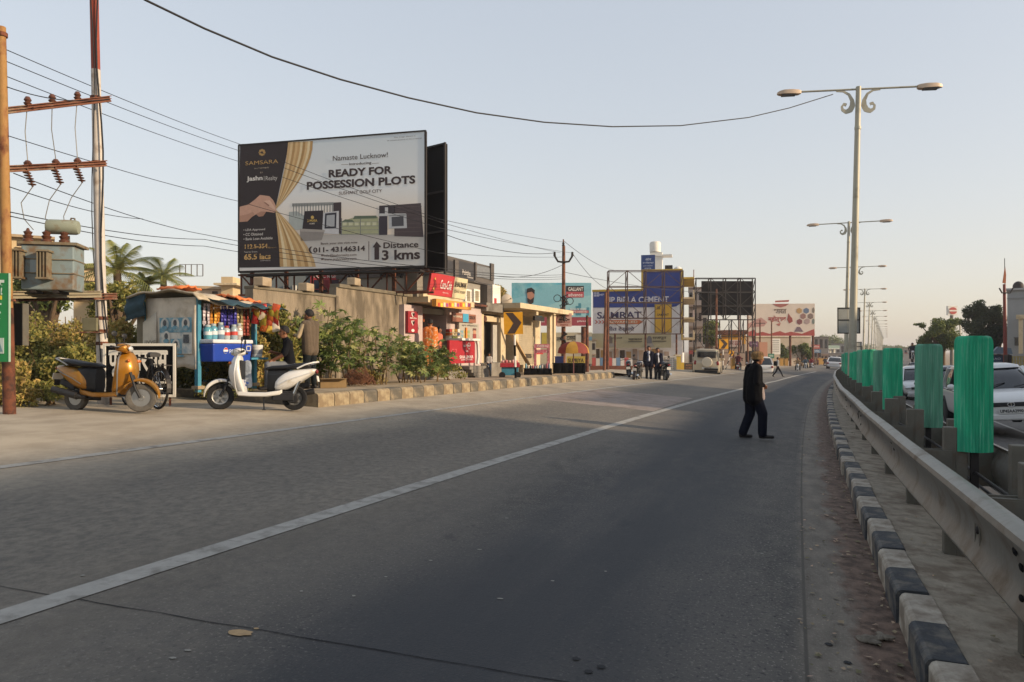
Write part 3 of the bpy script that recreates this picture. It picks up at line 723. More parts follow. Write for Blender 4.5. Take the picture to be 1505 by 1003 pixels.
def scooter(label, loc, rz, paint, lean=0, steer=0, tyrem=RUBBER, tilt=0, mirrors=True, trim='#8d8d8a', stand=True):
    T = thing('scooter', label, 'scooter', loc, 0); T.rotation_euler = (lean, tilt, rz)
    wheel_parts(T, (-.61, 0, .215), .215, .1, tyrem, ALLOY, 5); FW = wheel_parts(T, (.63, 0, .225), .225, .095, tyrem, ALLOY, 6, steer)
    fs = Matrix.Rotation(steer, 3, 'Z'); fc = Vector((.63, 0, 0))
    def fr(p): return tuple(fc + fs @ (Vector(p) - fc))
    # front fender
    b = MB(); secs = []
    for i in range(13):
        a = R(-2 + 152 * i / 12); rr = .275 + .035 * math.sin(a); w_ = .085 * (.35 + .65 * math.sin(min(1, i / 4) * PI / 2)) if i < 5 else .085
        drop = .07 * math.sin(PI * min(1, max(0, (i + 1) / 12)))
        secs.append([fr((.63 + (rr - (drop if abs(e) == 1 else .02 * e * e)) * math.cos(a), w_ * e, .225 + (rr - (drop if abs(e) == 1 else .02 * e * e)) * math.sin(a))) for e in (-1, -.96, -.6, 0, .6, .96, 1)])
    b.loft(secs, closed=False, caps=False); o = b.build('front_fender', paint, T, smooth=50); md = o.modifiers.new('s', 'SOLIDIFY'); md.thickness = .008
    b = MB()
    for y in (-.075, .075): b.tube([fr((.63, y, .225)), fr((.56, y * 1.05, .36)), fr((.47, y * .7, .62))], .022, 8)
    b.build('fork', BLKPL, T, smooth=40)
    # leg shield
    b = MB(); secs = []
    for z, xf, xb, w_ in ((.25, .31, .2, .15), (.34, .38, .22, .185), (.48, .475, .26, .215), (.62, .515, .29, .235), (.75, .50, .31, .225), (.86, .455, .315, .185), (.95, .41, .31, .12)):
        n = 9; row = [(xf - (xf - xb) * .85 * abs(-1 + 2 * i / (n - 1)) ** 2.4, w_ * (-1 + 2 * i / (n - 1)), z) for i in range(n)]
        row += [(xb - .015, w_ * .93 * (1 - 2 * i / 4), z) for i in range(5)]
        secs.append(row)
    b.loft(secs); ap = b.build('leg_shield', paint, T, smooth=60, sub=1)
    for sy in (-1, 1):
        b = MB(); b.prism([(.0, .0), (.1, .045), (.16, .05), (.09, -.01)], -.004, .004); b.build('vent', BLKPL, ap, loc=(.345, sy * .186, .63), rot=(0, R(20), sy * R(-38)))
        b = MB(); b.ell((.458, sy * .1, .80), (.02, .05, .026), 10, 6, rot=Matrix.Rotation(sy * R(-25), 3, 'Z')); b.build('indicator', mat('amber lens', '#b5622a', .2, var=.05), ap, smooth=80)
        b = MB(); b.tube([(.31, sy * .155, .27), (.345, sy * .195, .4), (.365, sy * .222, .62), (.35, sy * .19, .84), (.335, sy * .1, .95)], .011, 6); b.build('edge_trim', mat('trim ' + trim, trim, .35, .6, var=.05), ap, smooth=50)
    b = MB(); b.box((.283, 0, .6), (.06, .3, .5)); b.build('inner_panel', BLKPL, T, bevel=.02)
    # handlebar cowl, headlamp, grips, mirrors
    hc = Vector((.35, 0, 1.0)); b = MB()
    b.loft([[(x, y, z) for x, y, z in rsec(q, zb, zt, w_)] for q, zb, zt, w_ in ((.24, .96, 1.03, .07), (.28, .94, 1.06, .15), (.35, .92, 1.075, .175), (.42, .92, 1.06, .14), (.465, .94, 1.03, .08))])
    b.v = [fr(p) for p in b.v]; b.build('handlebar_cowl', paint, T, smooth=60, sub=1)
    b = MB(); b.ell(fr((.445, 0, .985)), (.04, .105, .05), 14, 8, rot=fs @ Matrix.Rotation(R(-15), 3, 'Y')); b.build('headlamp', mat('headlamp glass', '#cfd2d2', .08, .3, var=.05), T, smooth=80)
    b = MB(); b.ell(fr((.3, 0, 1.06)), (.05, .09, .02), 12, 6); b.build('dial', BLKPL, T, smooth=80)
    for sy in (-1, 1):
        b = MB(); b.cyl(fr((.3, sy * .14, .995)), fr((.25, sy * .335, 1.0)), .019, .021, 10); b.build('grip', BLKPL, T, smooth=40)
        b = MB(); b.tube([fr((.34, sy * .17, 1.0)), fr((.34, sy * .24, 1.005)), fr((.3, sy * .32, 1.0))], .007, 6); b.build('brake_lever', ALLOY, T)
        if mirrors:
            b = MB(); b.tube([fr((.3, sy * .2, 1.0)), fr((.3, sy * .25, 1.1)), fr((.29, sy * .29, 1.16))], .007, 6); b.ell(fr((.285, sy * .31, 1.2)), (.014, .06, .045), 12, 8); b.build('mirror', BLKPL, T, smooth=60)
    MB().tube([fr((.3, .2, 1.0)), fr((.42, .2, 1.04)), fr((.44, .12, .95))], .005, 5).tube([fr((.3, -.2, 1.0)), fr((.43, -.18, 1.05)), fr((.45, -.1, .95))], .005, 5).build('control_cable', CABLE, T)
    # floorboard, body shell, seat
    b = MB(); b.loft([rsec(x, zb, zt, w_, p=.3) for x, zb, zt, w_ in ((.3, .245, .3, .15), (.2, .235, .3, .165), (-.1, .235, .3, .165), (-.25, .24, .3, .15))]); b.build('floorboard', BLKPL, T, smooth=40)
    b = MB()
    for sy in (-1, 1): b.loft([[(x, sy * (y0 + dy), z + dz) for dy, dz in ((0, -.035), (.02, -.02), (.02, .03), (0, .04))] for x, y0, z in ((.3, .15, .275), (.1, .16, .262), (-.15, .16, .262), (-.38, .15, .3), (-.42, .12, .32))])
    b.build('side_skirt', paint, T, smooth=50)
    b = MB(); b.loft([rsec(x, zb, zt, w_) for x, zb, zt, w_ in ((-.16, .28, .69, .1), (-.22, .28, .7, .135), (-.4, .3, .7, .15), (-.5, .36, .7, .14))]); b.build('seat_base', BLKPL, T, smooth=60)
    b = MB(); b.loft([rsec(x, zb, zt, w_, p=.7) for x, zb, zt, w_ in ((-.27, .33, .46, .155), (-.34, .31, .6, .18), (-.46, .33, .68, .2), (-.62, .4, .71, .195), (-.78, .53, .725, .165), (-.92, .62, .735, .115), (-.985, .665, .72, .06))]); bs = b.build('body_shell', paint, T, smooth=70, sub=1)
    for sy in (-1, 1):
        b = MB(); b.tube([(-.36, sy * .186, .43), (-.52, sy * .2, .52), (-.75, sy * .172, .6), (-.9, sy * .12, .66)], .008, 6); b.build('body_trim', mat('trim ' + trim, trim, .35, .6, var=.05), bs)
    b = MB(); b.loft([rsec(x, zb, zt, w_, p=.75) for x, zb, zt, w_ in ((-.1, .69, .72, .05), (-.13, .68, .745, .09), (-.25, .68, .775, .13), (-.42, .69, .78, .15), (-.55, .7, .805, .148), (-.72, .715, .835, .13), (-.84, .725, .83, .1), (-.88, .735, .8, .06))]); b.build('seat', SEATM, T, smooth=70, sub=1)
    b = MB(); b.tube([(-.66, .15, .72), (-.8, .155, .79), (-.93, .12, .83), (-1.0, .0, .845), (-.93, -.12, .83), (-.8, -.155, .79), (-.66, -.15, .72)], .014, 8); b.build('grab_rail', paint if trim == '#e8e8e4' else ALLOY, T, smooth=50)
    b = MB(); b.ell((-.975, 0, .675), (.03, .085, .04), 12, 6); b.build('tail_lamp', mat('red lens', '#6d1213', .2, var=.05), T, smooth=80)
    b = MB(); b.quad((-.99, -.05, .62), (-.99, .05, .62), (-1.02, .06, .4), (-1.02, -.06, .4)); o = b.build('rear_flap', BLKPL, T)
    b = MB(); b.box((-1.0, 0, .55), (.01, .2, .1), rot=Matrix.Rotation(R(12), 3, 'Y')); b.build('number_plate', WHITE, T)
    # running gear
    b = MB(); b.box((-.42, .02, .26), (.36, .2, .14)); b.cyl((-.6, .09, .215), (-.6, .13, .215), .1, .09, 14); b.box((-.44, .12, .23), (.36, .05, .13)); b.box((-.7, -.09, .42), (.3, .04, .1), rot=Matrix.Rotation(R(18), 3, 'Y')); b.build('engine', mat('engine casing', '#2f2f30', .6, .4, var=.2), T, bevel=.015)
    b = MB(); b.cyl((-.3, -.13, .22), (-.45, -.15, .24), .025, .045, 10); b.cyl((-.45, -.15, .24), (-.92, -.16, .34), .058, .052, 14); b.build('exhaust', mat('exhaust', '#3a3836', .5, .5, var=.2), T, smooth=45)
    b = MB(); b.cyl((-.6, .11, .25), (-.72, .11, .56), .03, .026, 10); b.build('shock_absorber', CHROME, T, smooth=40)
    if stand:
        b = MB(); b.tube([(-.12, .12, .22), (-.14, .22, .1), (-.16, .27, .005)], .012, 6); b.box((-.16, .28, .006), (.06, .05, .012)); b.build('side_stand', BLKPL, T)
    return T
GOLD = mat('gold scooter paint', '#a06c1a', .34, .35, var=.1, scale=3, coat=.4, col2='#93733a', st=.6, sscale=4); SWHITE = mat('white scooter paint', '#d9d8d3', .32, 0, var=.05, scale=3, coat=.4, col2='#bdb6a6', st=.6, sscale=4)
p = Vector((PX(158, 11.7), 11.7, 0)); p.z = gz(p.x, p.y)
scooter('gold scooter parked beside the black sign with its front wheel turned', p, R(-15), GOLD, lean=R(-3), steer=R(30), tyrem=DUSTYRUB, stand=False)
p = Vector((PX(379, 12.75), 12.75, 0)); p.z = gz(p.x, p.y)
scooter('white scooter parked on its side stand in front of the snack kiosk', p, R(187), SWHITE, lean=R(4), steer=R(8), trim='#e8e8e4', tilt=R(-1))

# ---------------------------------------------------------------- bicycle leaning at the sign
def bicycle(label, loc, rz, lean):
    T = thing('bicycle', label, 'bicycle', loc, 0); T.rotation_euler = (lean, 0, rz); bl = mat('old black enamel', '#1d1a19', .5, .2, var=.2)
    for x in (-.55, .57):
        w = thing('wheel', None, None); w.parent = T; w.location = (x, 0, .335)
        b = MB(); b.tube([(.32 * math.cos(2 * PI * i / 36), 0, .32 * math.sin(2 * PI * i / 36)) for i in range(37)], .021, 8, caps=False); b.build('tyre', RUBBER, w, smooth=50)
        b = MB(); b.tube([(.296 * math.cos(2 * PI * i / 36), 0, .296 * math.sin(2 * PI * i / 36)) for i in range(37)], .012, 6, caps=False)
        for i in range(28):
            a = 2 * PI * i / 28; b.cyl((.02 * math.cos(a + .6), (-.03, .03)[i % 2], .02 * math.sin(a + .6)), (.295 * math.cos(a), 0, .295 * math.sin(a)), .0022, n=4)
        b.cyl((0, -.05, 0), (0, .05, 0), .022, n=10); b.build('rim', CHROME, w, smooth=50)
        b = MB(); secs = [[(.365 * math.cos(R(a)), y, .365 * math.sin(R(a)) - abs(y) * .25) for y in (-.035, 0, .035)] for a in ((range(20, 190, 12)) if x < 0 else range(10, 150, 12))]
        b.loft(secs, closed=False, caps=False); b.build('mudguard', bl, w)
    b = MB(); bb = (0, 0, .3); st = (-.2, 0, .82); hd = (.38, 0, .86); hb = (.42, 0, .72)
    for a, c in ((bb, st), (st, hd), (bb, hb), (bb, (-.55, .05, .335)), (bb, (-.55, -.05, .335)), (st, (-.55, .05, .335)), (st, (-.55, -.05, .335)), (hd, hb), (hb, (.57, .05, .335)), (hb, (.57, -.05, .335))): b.cyl(a, c, .014, n=8)
    b.build('frame', bl, T, smooth=40)
    b = MB(); b.tube([(.3, .27, .98), (.42, .2, 1.02), (.42, 0, 1.0), (.42, -.2, 1.02), (.3, -.27, .98)], .012, 8); b.cyl((.38, 0, .86), (.41, 0, 1.0), .012); b.build('handlebar', CHROME, T, smooth=40)
    b = MB(); b.loft([rsec(x, .86, zt, w_) for x, zt, w_ in ((-.36, .93, .09), (-.28, .94, .1), (-.15, .92, .04), (-.06, .91, .02))]); b.build('saddle', BLKPL, T, smooth=60)
    b = MB(); b.b2((-.82, -.07, .72), (-.32, .07, .735)); [b.cyl((-.55, y, .34), (-.75, y, .72), .006) for y in (-.06, .06)]; b.build('carrier', bl, T)
    b = MB(); b.lathe([(.09, -.006), (.095, 0), (.09, .006)], 20, (0, -.05, .3), 'Y'); b.box((0, -.11, .14), (.09, .08, .02)); b.cyl((0, -.06, .3), (0, -.07, .14), .01); b.build('crank', CHROME, T)
    return T
bp_ = Vector((PX(232, 12.15), 12.15, 0)); hh = R(140)
bp_ += Vector((math.cos(hh) * .55, math.sin(hh) * .55, 0)); bp_.z = gz(bp_.x, bp_.y)
bicycle('old black bicycle standing between the gold scooter and the kiosk', bp_, hh, R(3))

# ---------------------------------------------------------------- black hoarding with white Hindi lettering
d = 12.75; T = thing('notice_board', 'black board with white Hindi lettering behind the gold scooter', 'sign', (PX(152, d), d, gz(PX(200, d), d)), R(1)); S = d / F
zz = lambda py: PZ(py, d) - T.location.z
b = MB(); b.b2((0, 0, zz(584)), (106 * S, .03, zz(505))); b.build('panel', BLACK, T)
b = MB(); t = .045
b.b2((0, -.02, zz(505) - t), (106 * S, -.001, zz(505))); b.b2((0, -.02, zz(584)), (106 * S, -.001, zz(584) + t)); b.b2((0, -.022, zz(584)), (t, -.002, zz(505))); b.b2((106 * S - t, -.022, zz(584)), (106 * S, -.002, zz(505))); b.build('frame', WHITE, T)
txt('पू', WHITE, T, 16 * S, zz(536), 17 * S, 38 * S, y=-.004, bold=.03); txt('परसम', WHITE, T, 68 * S, zz(531), 52 * S, 30 * S, y=-.004, bold=.03)
b = MB(); b.b2((8 * S, -.006, zz(518)), (93 * S, -.002, zz(515))); b.b2((20 * S, -.006, zz(564)), (100 * S, -.002, zz(561))); b.prism([(88 * S, zz(558)), (98 * S, zz(552)), (98 * S, zz(564))], -.007, -.003); b.build('stripe', WHITE, T)
b = MB(); b.cyl((.1, .05, 0), (.1, .05, zz(530)), .02); b.cyl((1.12, .05, 0), (1.12, .05, zz(530)), .02); b.build('post', RUST, T)
# ---------------------------------------------------------------- snack kiosk
d = 13.8; kp = Vector((PX(291, d), d, 0)); kp.z = PZ(569, d); krz = R(68)
KBLUE = mat('peeling blue paint', '#3d7f96', .7, var=.15, scale=4, col2='#6d8f97', st=.6, sscale=5)
TARP = mat('old pale tarpaulin', '#b9ad98', .85, var=.2, scale=3, bump=.5, bscale=7, col2='#8d8068', st=.55, sscale=2)
TARPO = mat('orange cloth', '#c9703f', .85, var=.25, scale=5, bump=.5, bscale=9, col2='#d39b74', st=.6, sscale=4)
TARPB = mat('dark blue tarpaulin', '#28414b', .8, var=.3, scale=5, bump=.5, bscale=9)
K = thing('snack_kiosk', 'small blue timber snack kiosk under ragged tarpaulins by the road', 'kiosk', kp, krz)
KL, KW_, KH = 1.5, 1.28, 1.75
for x, y, h in ((0, 0, KH), (KL, 0, KH - .1), (0, KW_, KH - .12), (KL, KW_, KH - .15)):
    b = MB(); b.box((x, y, h / 2 - .05), (.085, .085, h + .1)); b.build('corner_post', KBLUE, K, bevel=.006)
    b = MB(); b.box((x, y, -.01), (.16, .16, .06)); b.build('foot_block', PAVE, K)
b = MB(); b.b2((-.02, -.02, .48), (KL + .02, KW_, .54)); b.build('counter', KBLUE, K)
b = MB()
b.b2((.05, KW_ - .02, .54), (KL - .05, KW_, KH - .15)); b.b2((KL - .03, .1, .54), (KL - .01, KW_, KH - .2)); b.build('back_panel', mat('weathered board', '#77705f', .9, var=.2, scale=4, bump=.3, bscale=12), K)
def rag(nx, ny, f, mats, name, parent, sol=.01):
    b = MB(); b.add([f(i / nx, j / ny) for j in range(ny + 1) for i in range(nx + 1)], [(j * (nx + 1) + i, j * (nx + 1) + i + 1, (j + 1) * (nx + 1) + i + 1, (j + 1) * (nx + 1) + i) for j in range(ny) for i in range(nx)])
    o = b.build(name, mats, parent, smooth=60, fix=False)
    if sol: md = o.modifiers.new('s', 'SOLIDIFY'); md.thickness = sol
    return o
wv = lambda a, b_, k=1: .5 * (math.sin(a * 9.3 * k + b_ * 4.1) + math.sin(a * 4.7 * k - b_ * 7.7 + 1.3))
# side wall towards the camera: a hanging sack cloth with posters
rag(22, 14, lambda u, v: (-.05 + .012 * wv(u * 3, v), KW_ - .02 - u * (KW_ - .02), .35 + v * (KH - .42) + .03 * wv(u * 2, 0) * (1 - v)), mat('white sack cloth', '#d3cbbc', .85, var=.12, scale=4, bump=.4, bscale=8, col2='#b0a48e', st=.58, sscale=2.5), 'side_cloth', K)
rag(10, 10, lambda u, v: (-.075 + .02 * math.sin(u * 18) * (1 - v), KW_ + .03 - u * .35, .5 + v * .72 + (.2 * u if v > .9 else 0)), mat('folded white sheet', '#c9c2b2', .85, var=.1, scale=4, bump=.3, bscale=9), 'folded_sheet', K)
b = MB(); b.b2((-.06, KW_ + .02, .55), (.0, KW_ + .2, KH - .2)); b.build('side_board', mat('weathered board', '#77705f'), K)
# posters on the side cloth
PB = mat('faded poster blue', '#6d9db0', .7, var=.25, scale=9, col2='#a9bfc2', st=.55, sscale=8); PWH = mat('faded poster paper', '#d8d5cb', .75, var=.12, scale=6, col2='#9fb1b6', st=.58, sscale=5); PGR = mat('poster print grey', '#5c6063', .8, var=.4, scale=20)
def poster(y0, y1, z0, z1, m, x=-.088, name='poster'):
    o = rag(6, 6, lambda u, v: (x + .004 * wv(u * 2, v), y1 + (y0 - y1) * u, z0 + (z1 - z0) * v), m, name, K, 0); return o
poster(.06, .86, .62, 1.3, PWH); poster(.06, .86, 1.02, 1.3, PB, -.094); poster(.3, .58, .62, .9, PB, -.094)
def disc_on(y, z, ry, rz_, m, x):
    b = MB(); n = 16; b.add([(x, y + ry * math.cos(2 * PI * i / n), z + rz_ * math.sin(2 * PI * i / n)) for i in range(n)], [tuple(range(n))]); b.build('portrait_print', m, K)
for y, z in ((.2, 1.18), (.46, 1.18), (.72, 1.18), (.68, .93), (.44, .78)):
    disc_on(y, z, .1, .12, PWH, -.1); disc_on(y, z + .02, .045, .06, PGR, -.104); disc_on(y, z - .07, .075, .04, PB, -.104)
poster(.12, .26, .82, .98, PGR, -.1); poster(.25, .6, .56, .6, PB, -.1)
for i, ch in enumerate('AIIVE'):
    pass
tt = txt('JIVVE', mat('stencil ink', '#5d5548', .8), K, 0, 0, .3, .09, y=0); tt.rotation_euler = (0, 0, R(-90)); tt.location = (-.1, 1.1, .83)
# roof: layers of cloth over a low ridge
rf = rag(20, 12, lambda u, v: (-.22 + u * (KL + .42), -.25 + v * (KW_ + .55), KH - .04 + .12 * math.sin(v * PI) - .12 * u + .035 * wv(u * 2, v * 2) - .1 * (v < .05)), TARP, 'roof_sheet', K, .03)
rag(16, 8, lambda u, v: (.85 + u * .75, -.1 + v * .7, KH + .06 + .06 * math.sin(v * PI) + .04 * wv(u * 3, v * 3) - .07 - .06 * u), TARPO, 'roof_cloth', K, .03)
rag(10, 6, lambda u, v: (.0 + u * .55, .45 + v * .6, KH + .13 + .05 * math.sin(u * PI) + .03 * wv(u * 4, v * 3)), TARPO, 'roof_cloth', K, .03)
rag(18, 8, lambda u, v: (.05 + u * (KL + .42), -.5 + v * .55, KH - .16 - .04 * u + .12 * v + .025 * wv(u * 3, v) - .05 * (1 - v) * abs(math.sin(u * 14))), TARPB, 'awning_sheet', K, .012)
rag(8, 6, lambda u, v: (-.2 + .03 * math.sin(v * 9), KW_ + .35 - u * .5, KH - .5 + v * .42 + .1 * u), TARPB, 'side_flap', K, .01)
# hanging sachet strips: each strip is a part, each sachet a piece of it
SC = ['#b9aeb4', '#b8792a', '#c08a2f', '#2d2a7c', '#31308a', '#2b2566', '#8c7f5a', '#7c3327']
sm_ = {c: mat('sachet ' + c, c, .25, .25, var=.2, scale=30) for c in SC}
sach = {c: MB().loft([[(-.036, 0, -.0), (0, -.004, 0), (.036, 0, 0), (0, .004, 0)], [(-.036, 0, -.01), (0, -.014, -.012), (.036, 0, -.01), (0, .006, -.012)], [(-.036, 0, -.05), (0, -.016, -.05), (.036, 0, -.05), (0, .006, -.05)], [(-.036, 0, -.062), (0, -.003, -.062), (.036, 0, -.062), (0, .003, -.062)]]).mesh('sachet', m) for c, m in sm_.items()}
for q in range(14):
    x = .1 + q * .088; c = SC[min(7, [0, 0, 1, 2, 1, 3, 4, 5, 3, 4, 6, 6, 7, 7][q])]; n = 8 if q < 10 else 9
    st_ = MB().cyl((0, 0, 0), (0, 0, .1), .003, n=4).build('sachet_strip', CABLE, K, loc=(x, -.06 - .015 * (q % 2), KH - .18))
    for i in range(n):
        o = bpy.data.objects.new('sachet', sach[c]); COL.objects.link(o); o.parent = st_; o.location = (rnd.uniform(-.006, .006), 0, -i * .066); o.rotation_euler = (0, 0, rnd.uniform(-.3, .3))
# things on the kiosk's counter
def onk(name, label, cat, x, y, z, group=None, rz=0):
    q = kp + Matrix.Rotation(krz, 3, 'Z') @ Vector((x, y, z)); return thing(name, label, cat, q, krz + rz, group)
CB = mat('blue cooler plastic', '#1d3f9c', .45, var=.08, scale=4); CW = mat('white cooler plastic', '#c9cbd0', .5, var=.08)
C = onk('cool_box', 'blue drinks cool box with white lid on the kiosk counter', 'cool box', .53, -.13, .47)
b = MB(); b.loft([[(-.49, -.2, .0), (.49, -.2, .0), (.49, .2, 0), (-.49, .2, 0)], [(-.52, -.23, .34), (.52, -.23, .34), (.52, .23, .34), (-.52, .23, .34)]]); b.build('body', CB, C, bevel=.025)
b = MB(); b.b2((-.53, -.24, .345), (.53, .24, .42)); b.build('lid', CW, C, bevel=.02)
b = MB(); b.b2((.33, -.245, .2), (.45, -.225, .215)); b.b2((.33, -.245, .29), (.45, -.225, .305)); b.b2((.33, -.245, .2), (.345, -.225, .305)); b.b2((.435, -.245, .2), (.45, -.225, .305)); b.build('handle', CW, C)
lg = thing('logo', None, None); lg.parent = C; lg.location = (-.2, -.222, .21); lg.rotation_euler = (R(3), 0, 0)
def half(a0, a1, r, m, off):
    b = MB(); n = 14; P = [(r * math.cos(a0 + (a1 - a0) * i / n), r * math.sin(a0 + (a1 - a0) * i / n)) for i in range(n + 1)]; b.prism(P, off, off + .002); b.build('print', m, lg)
half(0, 2 * PI, .06, fcol('#d8d8da'), -.004); half(R(20), R(160), .055, fcol('#b33a3f'), -.008); half(R(200), R(340), .055, fcol('#27489c'), -.008)
txt('pepsi', fcol('#c6cede'), C, .02, .205, .24, .09, y=-.222)
BM = {c: mat('jar ' + c, c, .12, var=.1, scale=12) for c in ('#5795a3', '#5f98ab', '#6c8496', '#a9b2b3', '#97a9b2', '#aaa29c')}
lids = fcol('#9aa4a6'); lid_r = fcol('#8c2f2b')
jl = ['first blue plastic snack jar from the blue post on the cool box', 'second blue plastic snack jar on the cool box', 'dull blue snack jar, third along the cool box', 'clear jar with red contents on the cool box', 'clear jar with white contents on the cool box', 'pale jar at the right end of the cool box']
for i, (c, x) in enumerate(zip(BM, (-.42, -.25, -.1, .08, .25, .42))):
    J_ = onk('snack_jar', jl[i], 'jar', .53 + x, -.13 + .03 * (i % 2), .47 + .423, 'jars on the cool box'); h = .26 + .03 * (i % 3)
    b = MB(); b.lathe([(.062, 0), (.075, .02), (.075, h * .7), (.06, h * .82), (.045, h * .86), (.045, h * .9)], 14); b.build('jar', BM[c], J_, smooth=50)
    b = MB(); b.lathe([(.05, h * .88), (.052, h), (.046, h + .008)], 14); b.build('lid', lid_r if i == 3 else lids, J_, smooth=40)
    b = MB(); b.lathe([(.0765, h * .3), (.0765, h * .55)], 14); b.build('paper_band', fcol('#b8443c') if i in (3, 4) else fcol('#c6ccd0'), J_, smooth=50)
for i in range(3):
    J_ = onk('bottle', ['red capped bottle beside the cool box, leftmost of three', 'red capped bottle beside the cool box, middle of three', 'red capped bottle beside the cool box, rightmost of three'][i], 'bottle', 1.13 + i * .1, -.05, .54, 'red drink bottles')
    b = MB(); b.lathe([(.035, 0), (.042, .02), (.042, .17), (.018, .23), (.016, .26)], 12); b.build('body', mat('red drink', '#9b2620', .15, var=.1), J_, smooth=50); b = MB(); b.lathe([(.019, .26), (.019, .285)], 10); b.build('cap', fcol('#d9d4cc'), J_)
J_ = onk('tub', 'round white plastic tub behind the white scooter handlebar', 'tub', 1.33, -.22, .55); b = MB(); b.lathe([(.1, 0), (.12, .2), (.125, .2), (.125, .24), (.118, .245)], 18); b.build('body', fcol('#c9c9c4'), J_, smooth=40)
b = MB(); b.lathe([(.1065, .06), (.1165, .15)], 18); b.build('paper_band', fcol('#8d9296'), J_, smooth=40)
b = MB(); b.b2((1.02, -.36, .5), (1.5, .02, .54)); b.build('side_shelf', KBLUE, K)

# crisp packets hanging on strings right of the kiosk
pm_ = [mat('crisp packet ' + c, c, .25, .3, var=.3, scale=14) for c in ('#b8502c', '#c9a23c', '#a22f28', '#c8b8a0', '#b5a23a', '#c46a2a')]
def packet(m): return MB().loft([[(-.075, 0, .11), (0, -.006, .11), (.075, 0, .11), (0, .006, .11)], [(-.078, 0, .085), (0, -.02, .085), (.078, 0, .085), (0, .02, .085)], [(-.07, 0, 0), (0, -.045, 0), (.07, 0, 0), (0, .045, 0)], [(-.078, 0, -.085), (0, -.02, -.085), (.078, 0, -.085), (0, .02, -.085)], [(-.075, 0, -.11), (0, -.004, -.11), (.075, 0, -.11), (0, .004, -.11)]]).mesh('packet', m, 60)
pk = [packet(m) for m in pm_]; pl_ = [fcol('#c9c2b0'), fcol('#7a1f1c')]
for i, (px, n, y0) in enumerate(((378, 3, 452), (388, 4, 455), (399, 4, 458), (407, 4, 455))):
    d = 15.0; T = thing('packet_string', ['leftmost string of red and orange crisp packets beside the kiosk', 'second string of orange crisp packets hanging beside the kiosk', 'third string of crisp packets with a yellow one, beside the kiosk', 'rightmost string of crisp packets hanging against the bushes'][i], 'snack string', W(px, y0, d), 0, 'hanging crisp packets')
    MB().cyl((0, 0, -.55), (0, 0, .12), .003, n=4).cyl((0, 0, .1), tuple(W(372, 444, 14.6) - W(px, y0, d)), .003, n=4).build('string', CABLE, T)
    for k in range(n):
        o = bpy.data.objects.new('packet', pk[(i * 2 + k) % 6]); COL.objects.link(o); o.parent = T; o.location = (rnd.uniform(-.02, .02), -.03, -k * .115); o.rotation_euler = (rnd.uniform(-.25, .1), rnd.uniform(-.3, .3), rnd.uniform(-.5, .5))

# ---------------------------------------------------------------- vendor's customers
jean = mat('grey trousers', '#6f7378', .85, var=.15, scale=10, bump=.3, bscale=20)
d = 14.9; p = Vector((PX(428, d), d, 0)); p.z = PZ(538, d) - .5
person('seated man in a black T-shirt and grey trousers behind the white scooter', p, R(200), dict(pel=(0, 0, .5), hil=(.03, .1, .49), hir=(.03, -.1, .49), knl=(.44, .16, .52), knr=(.44, -.12, .52), anl=(.42, .16, .1), anr=(.45, -.13, .1), tol=(.58, .18, .05), tor=(.6, -.14, .05), chest=(.06, 0, .86), neck=(.1, 0, 1.02), head=(.14, 0, 1.16), shl=(.07, .18, .97), shr=(.07, -.18, .97), ell=(.14, .25, .72), elr=(.16, -.25, .7), wrl=(.34, .17, .62), wrr=(.33, -.1, .76), look=(1, .25, -.1)), '#15161a', jean, sleeve='short', H=1.7, voxel=.013)
T = thing('stool', 'low stool under the seated man in black', 'stool', p, R(200)); b = MB(); b.b2((-.17, -.18, .37), (.17, .18, .41)); b.build('seat', KBLUE, T)
for sx in (-.14, .14):
    for sy in (-.14, .14): b = MB(); b.box((sx, sy, .18), (.035, .035, .37)); b.build('leg', KBLUE, T)
GIL = mat('brown gilet', '#5a4e40', .9, var=.15, scale=9, bump=.4, bscale=24); CREAM = mat('cream sleeve', '#b9a787', .85, var=.1, scale=9, bump=.3, bscale=20)
d = 15.7; p = Vector((PX(456, d), d, 0)); p.z = pz(p.x, p.y)
person('standing man in a brown gilet and cream sleeves, back turned, at the bushes', p, R(150), dict(elr=(.14, -.25, 1.12), wrr=(.34, -.12, 1.17), ell=(.1, .24, 1.1), wrl=(.32, .1, 1.13), head=(.05, 0, 1.54), look=(.9, .4, -.25), anl=(-.04, .12, .08), tol=(.12, .15, .035)), GIL, '#1b2022', sleevem=CREAM, jacket=.012, H=1.7, voxel=.013)
# the white plastic sack with blue print hanging on the scooter
d = 12.9; T = thing('plastic_sack', 'white plastic sack with blue print on the white scooter footboard', 'sack', W(364, 571, d), 0); S = d / F
b = MB(); b.loft([[(x * w_, -.07 * w_ * 2 + .14 * w_ * (y > 0), z) for x, y in ((-.5, 0), (-.2, -1), (.2, -1), (.5, 0), (.2, 1), (-.2, 1))] for z, w_ in ((0, .2), (.06, .24), (.2, .2), (.3, .16), (.33, .19), (.4, .2), (.5, .14))]); o = b.build('body', mat('white plastic film', '#aab4c0', .4, var=.15, scale=14, bump=.4, bscale=30), T, smooth=60, sub=1)
for i, (x, z) in enumerate(((-.02, .12), (.04, .1), (0, .06), (-.03, .16))): b = MB(); b.box((x, -.13, z), (.05, .004, .035), rot=Matrix.Rotation(.4 * i, 3, 'Y')); b.build('print', fcol('#2c4d8c'), T)

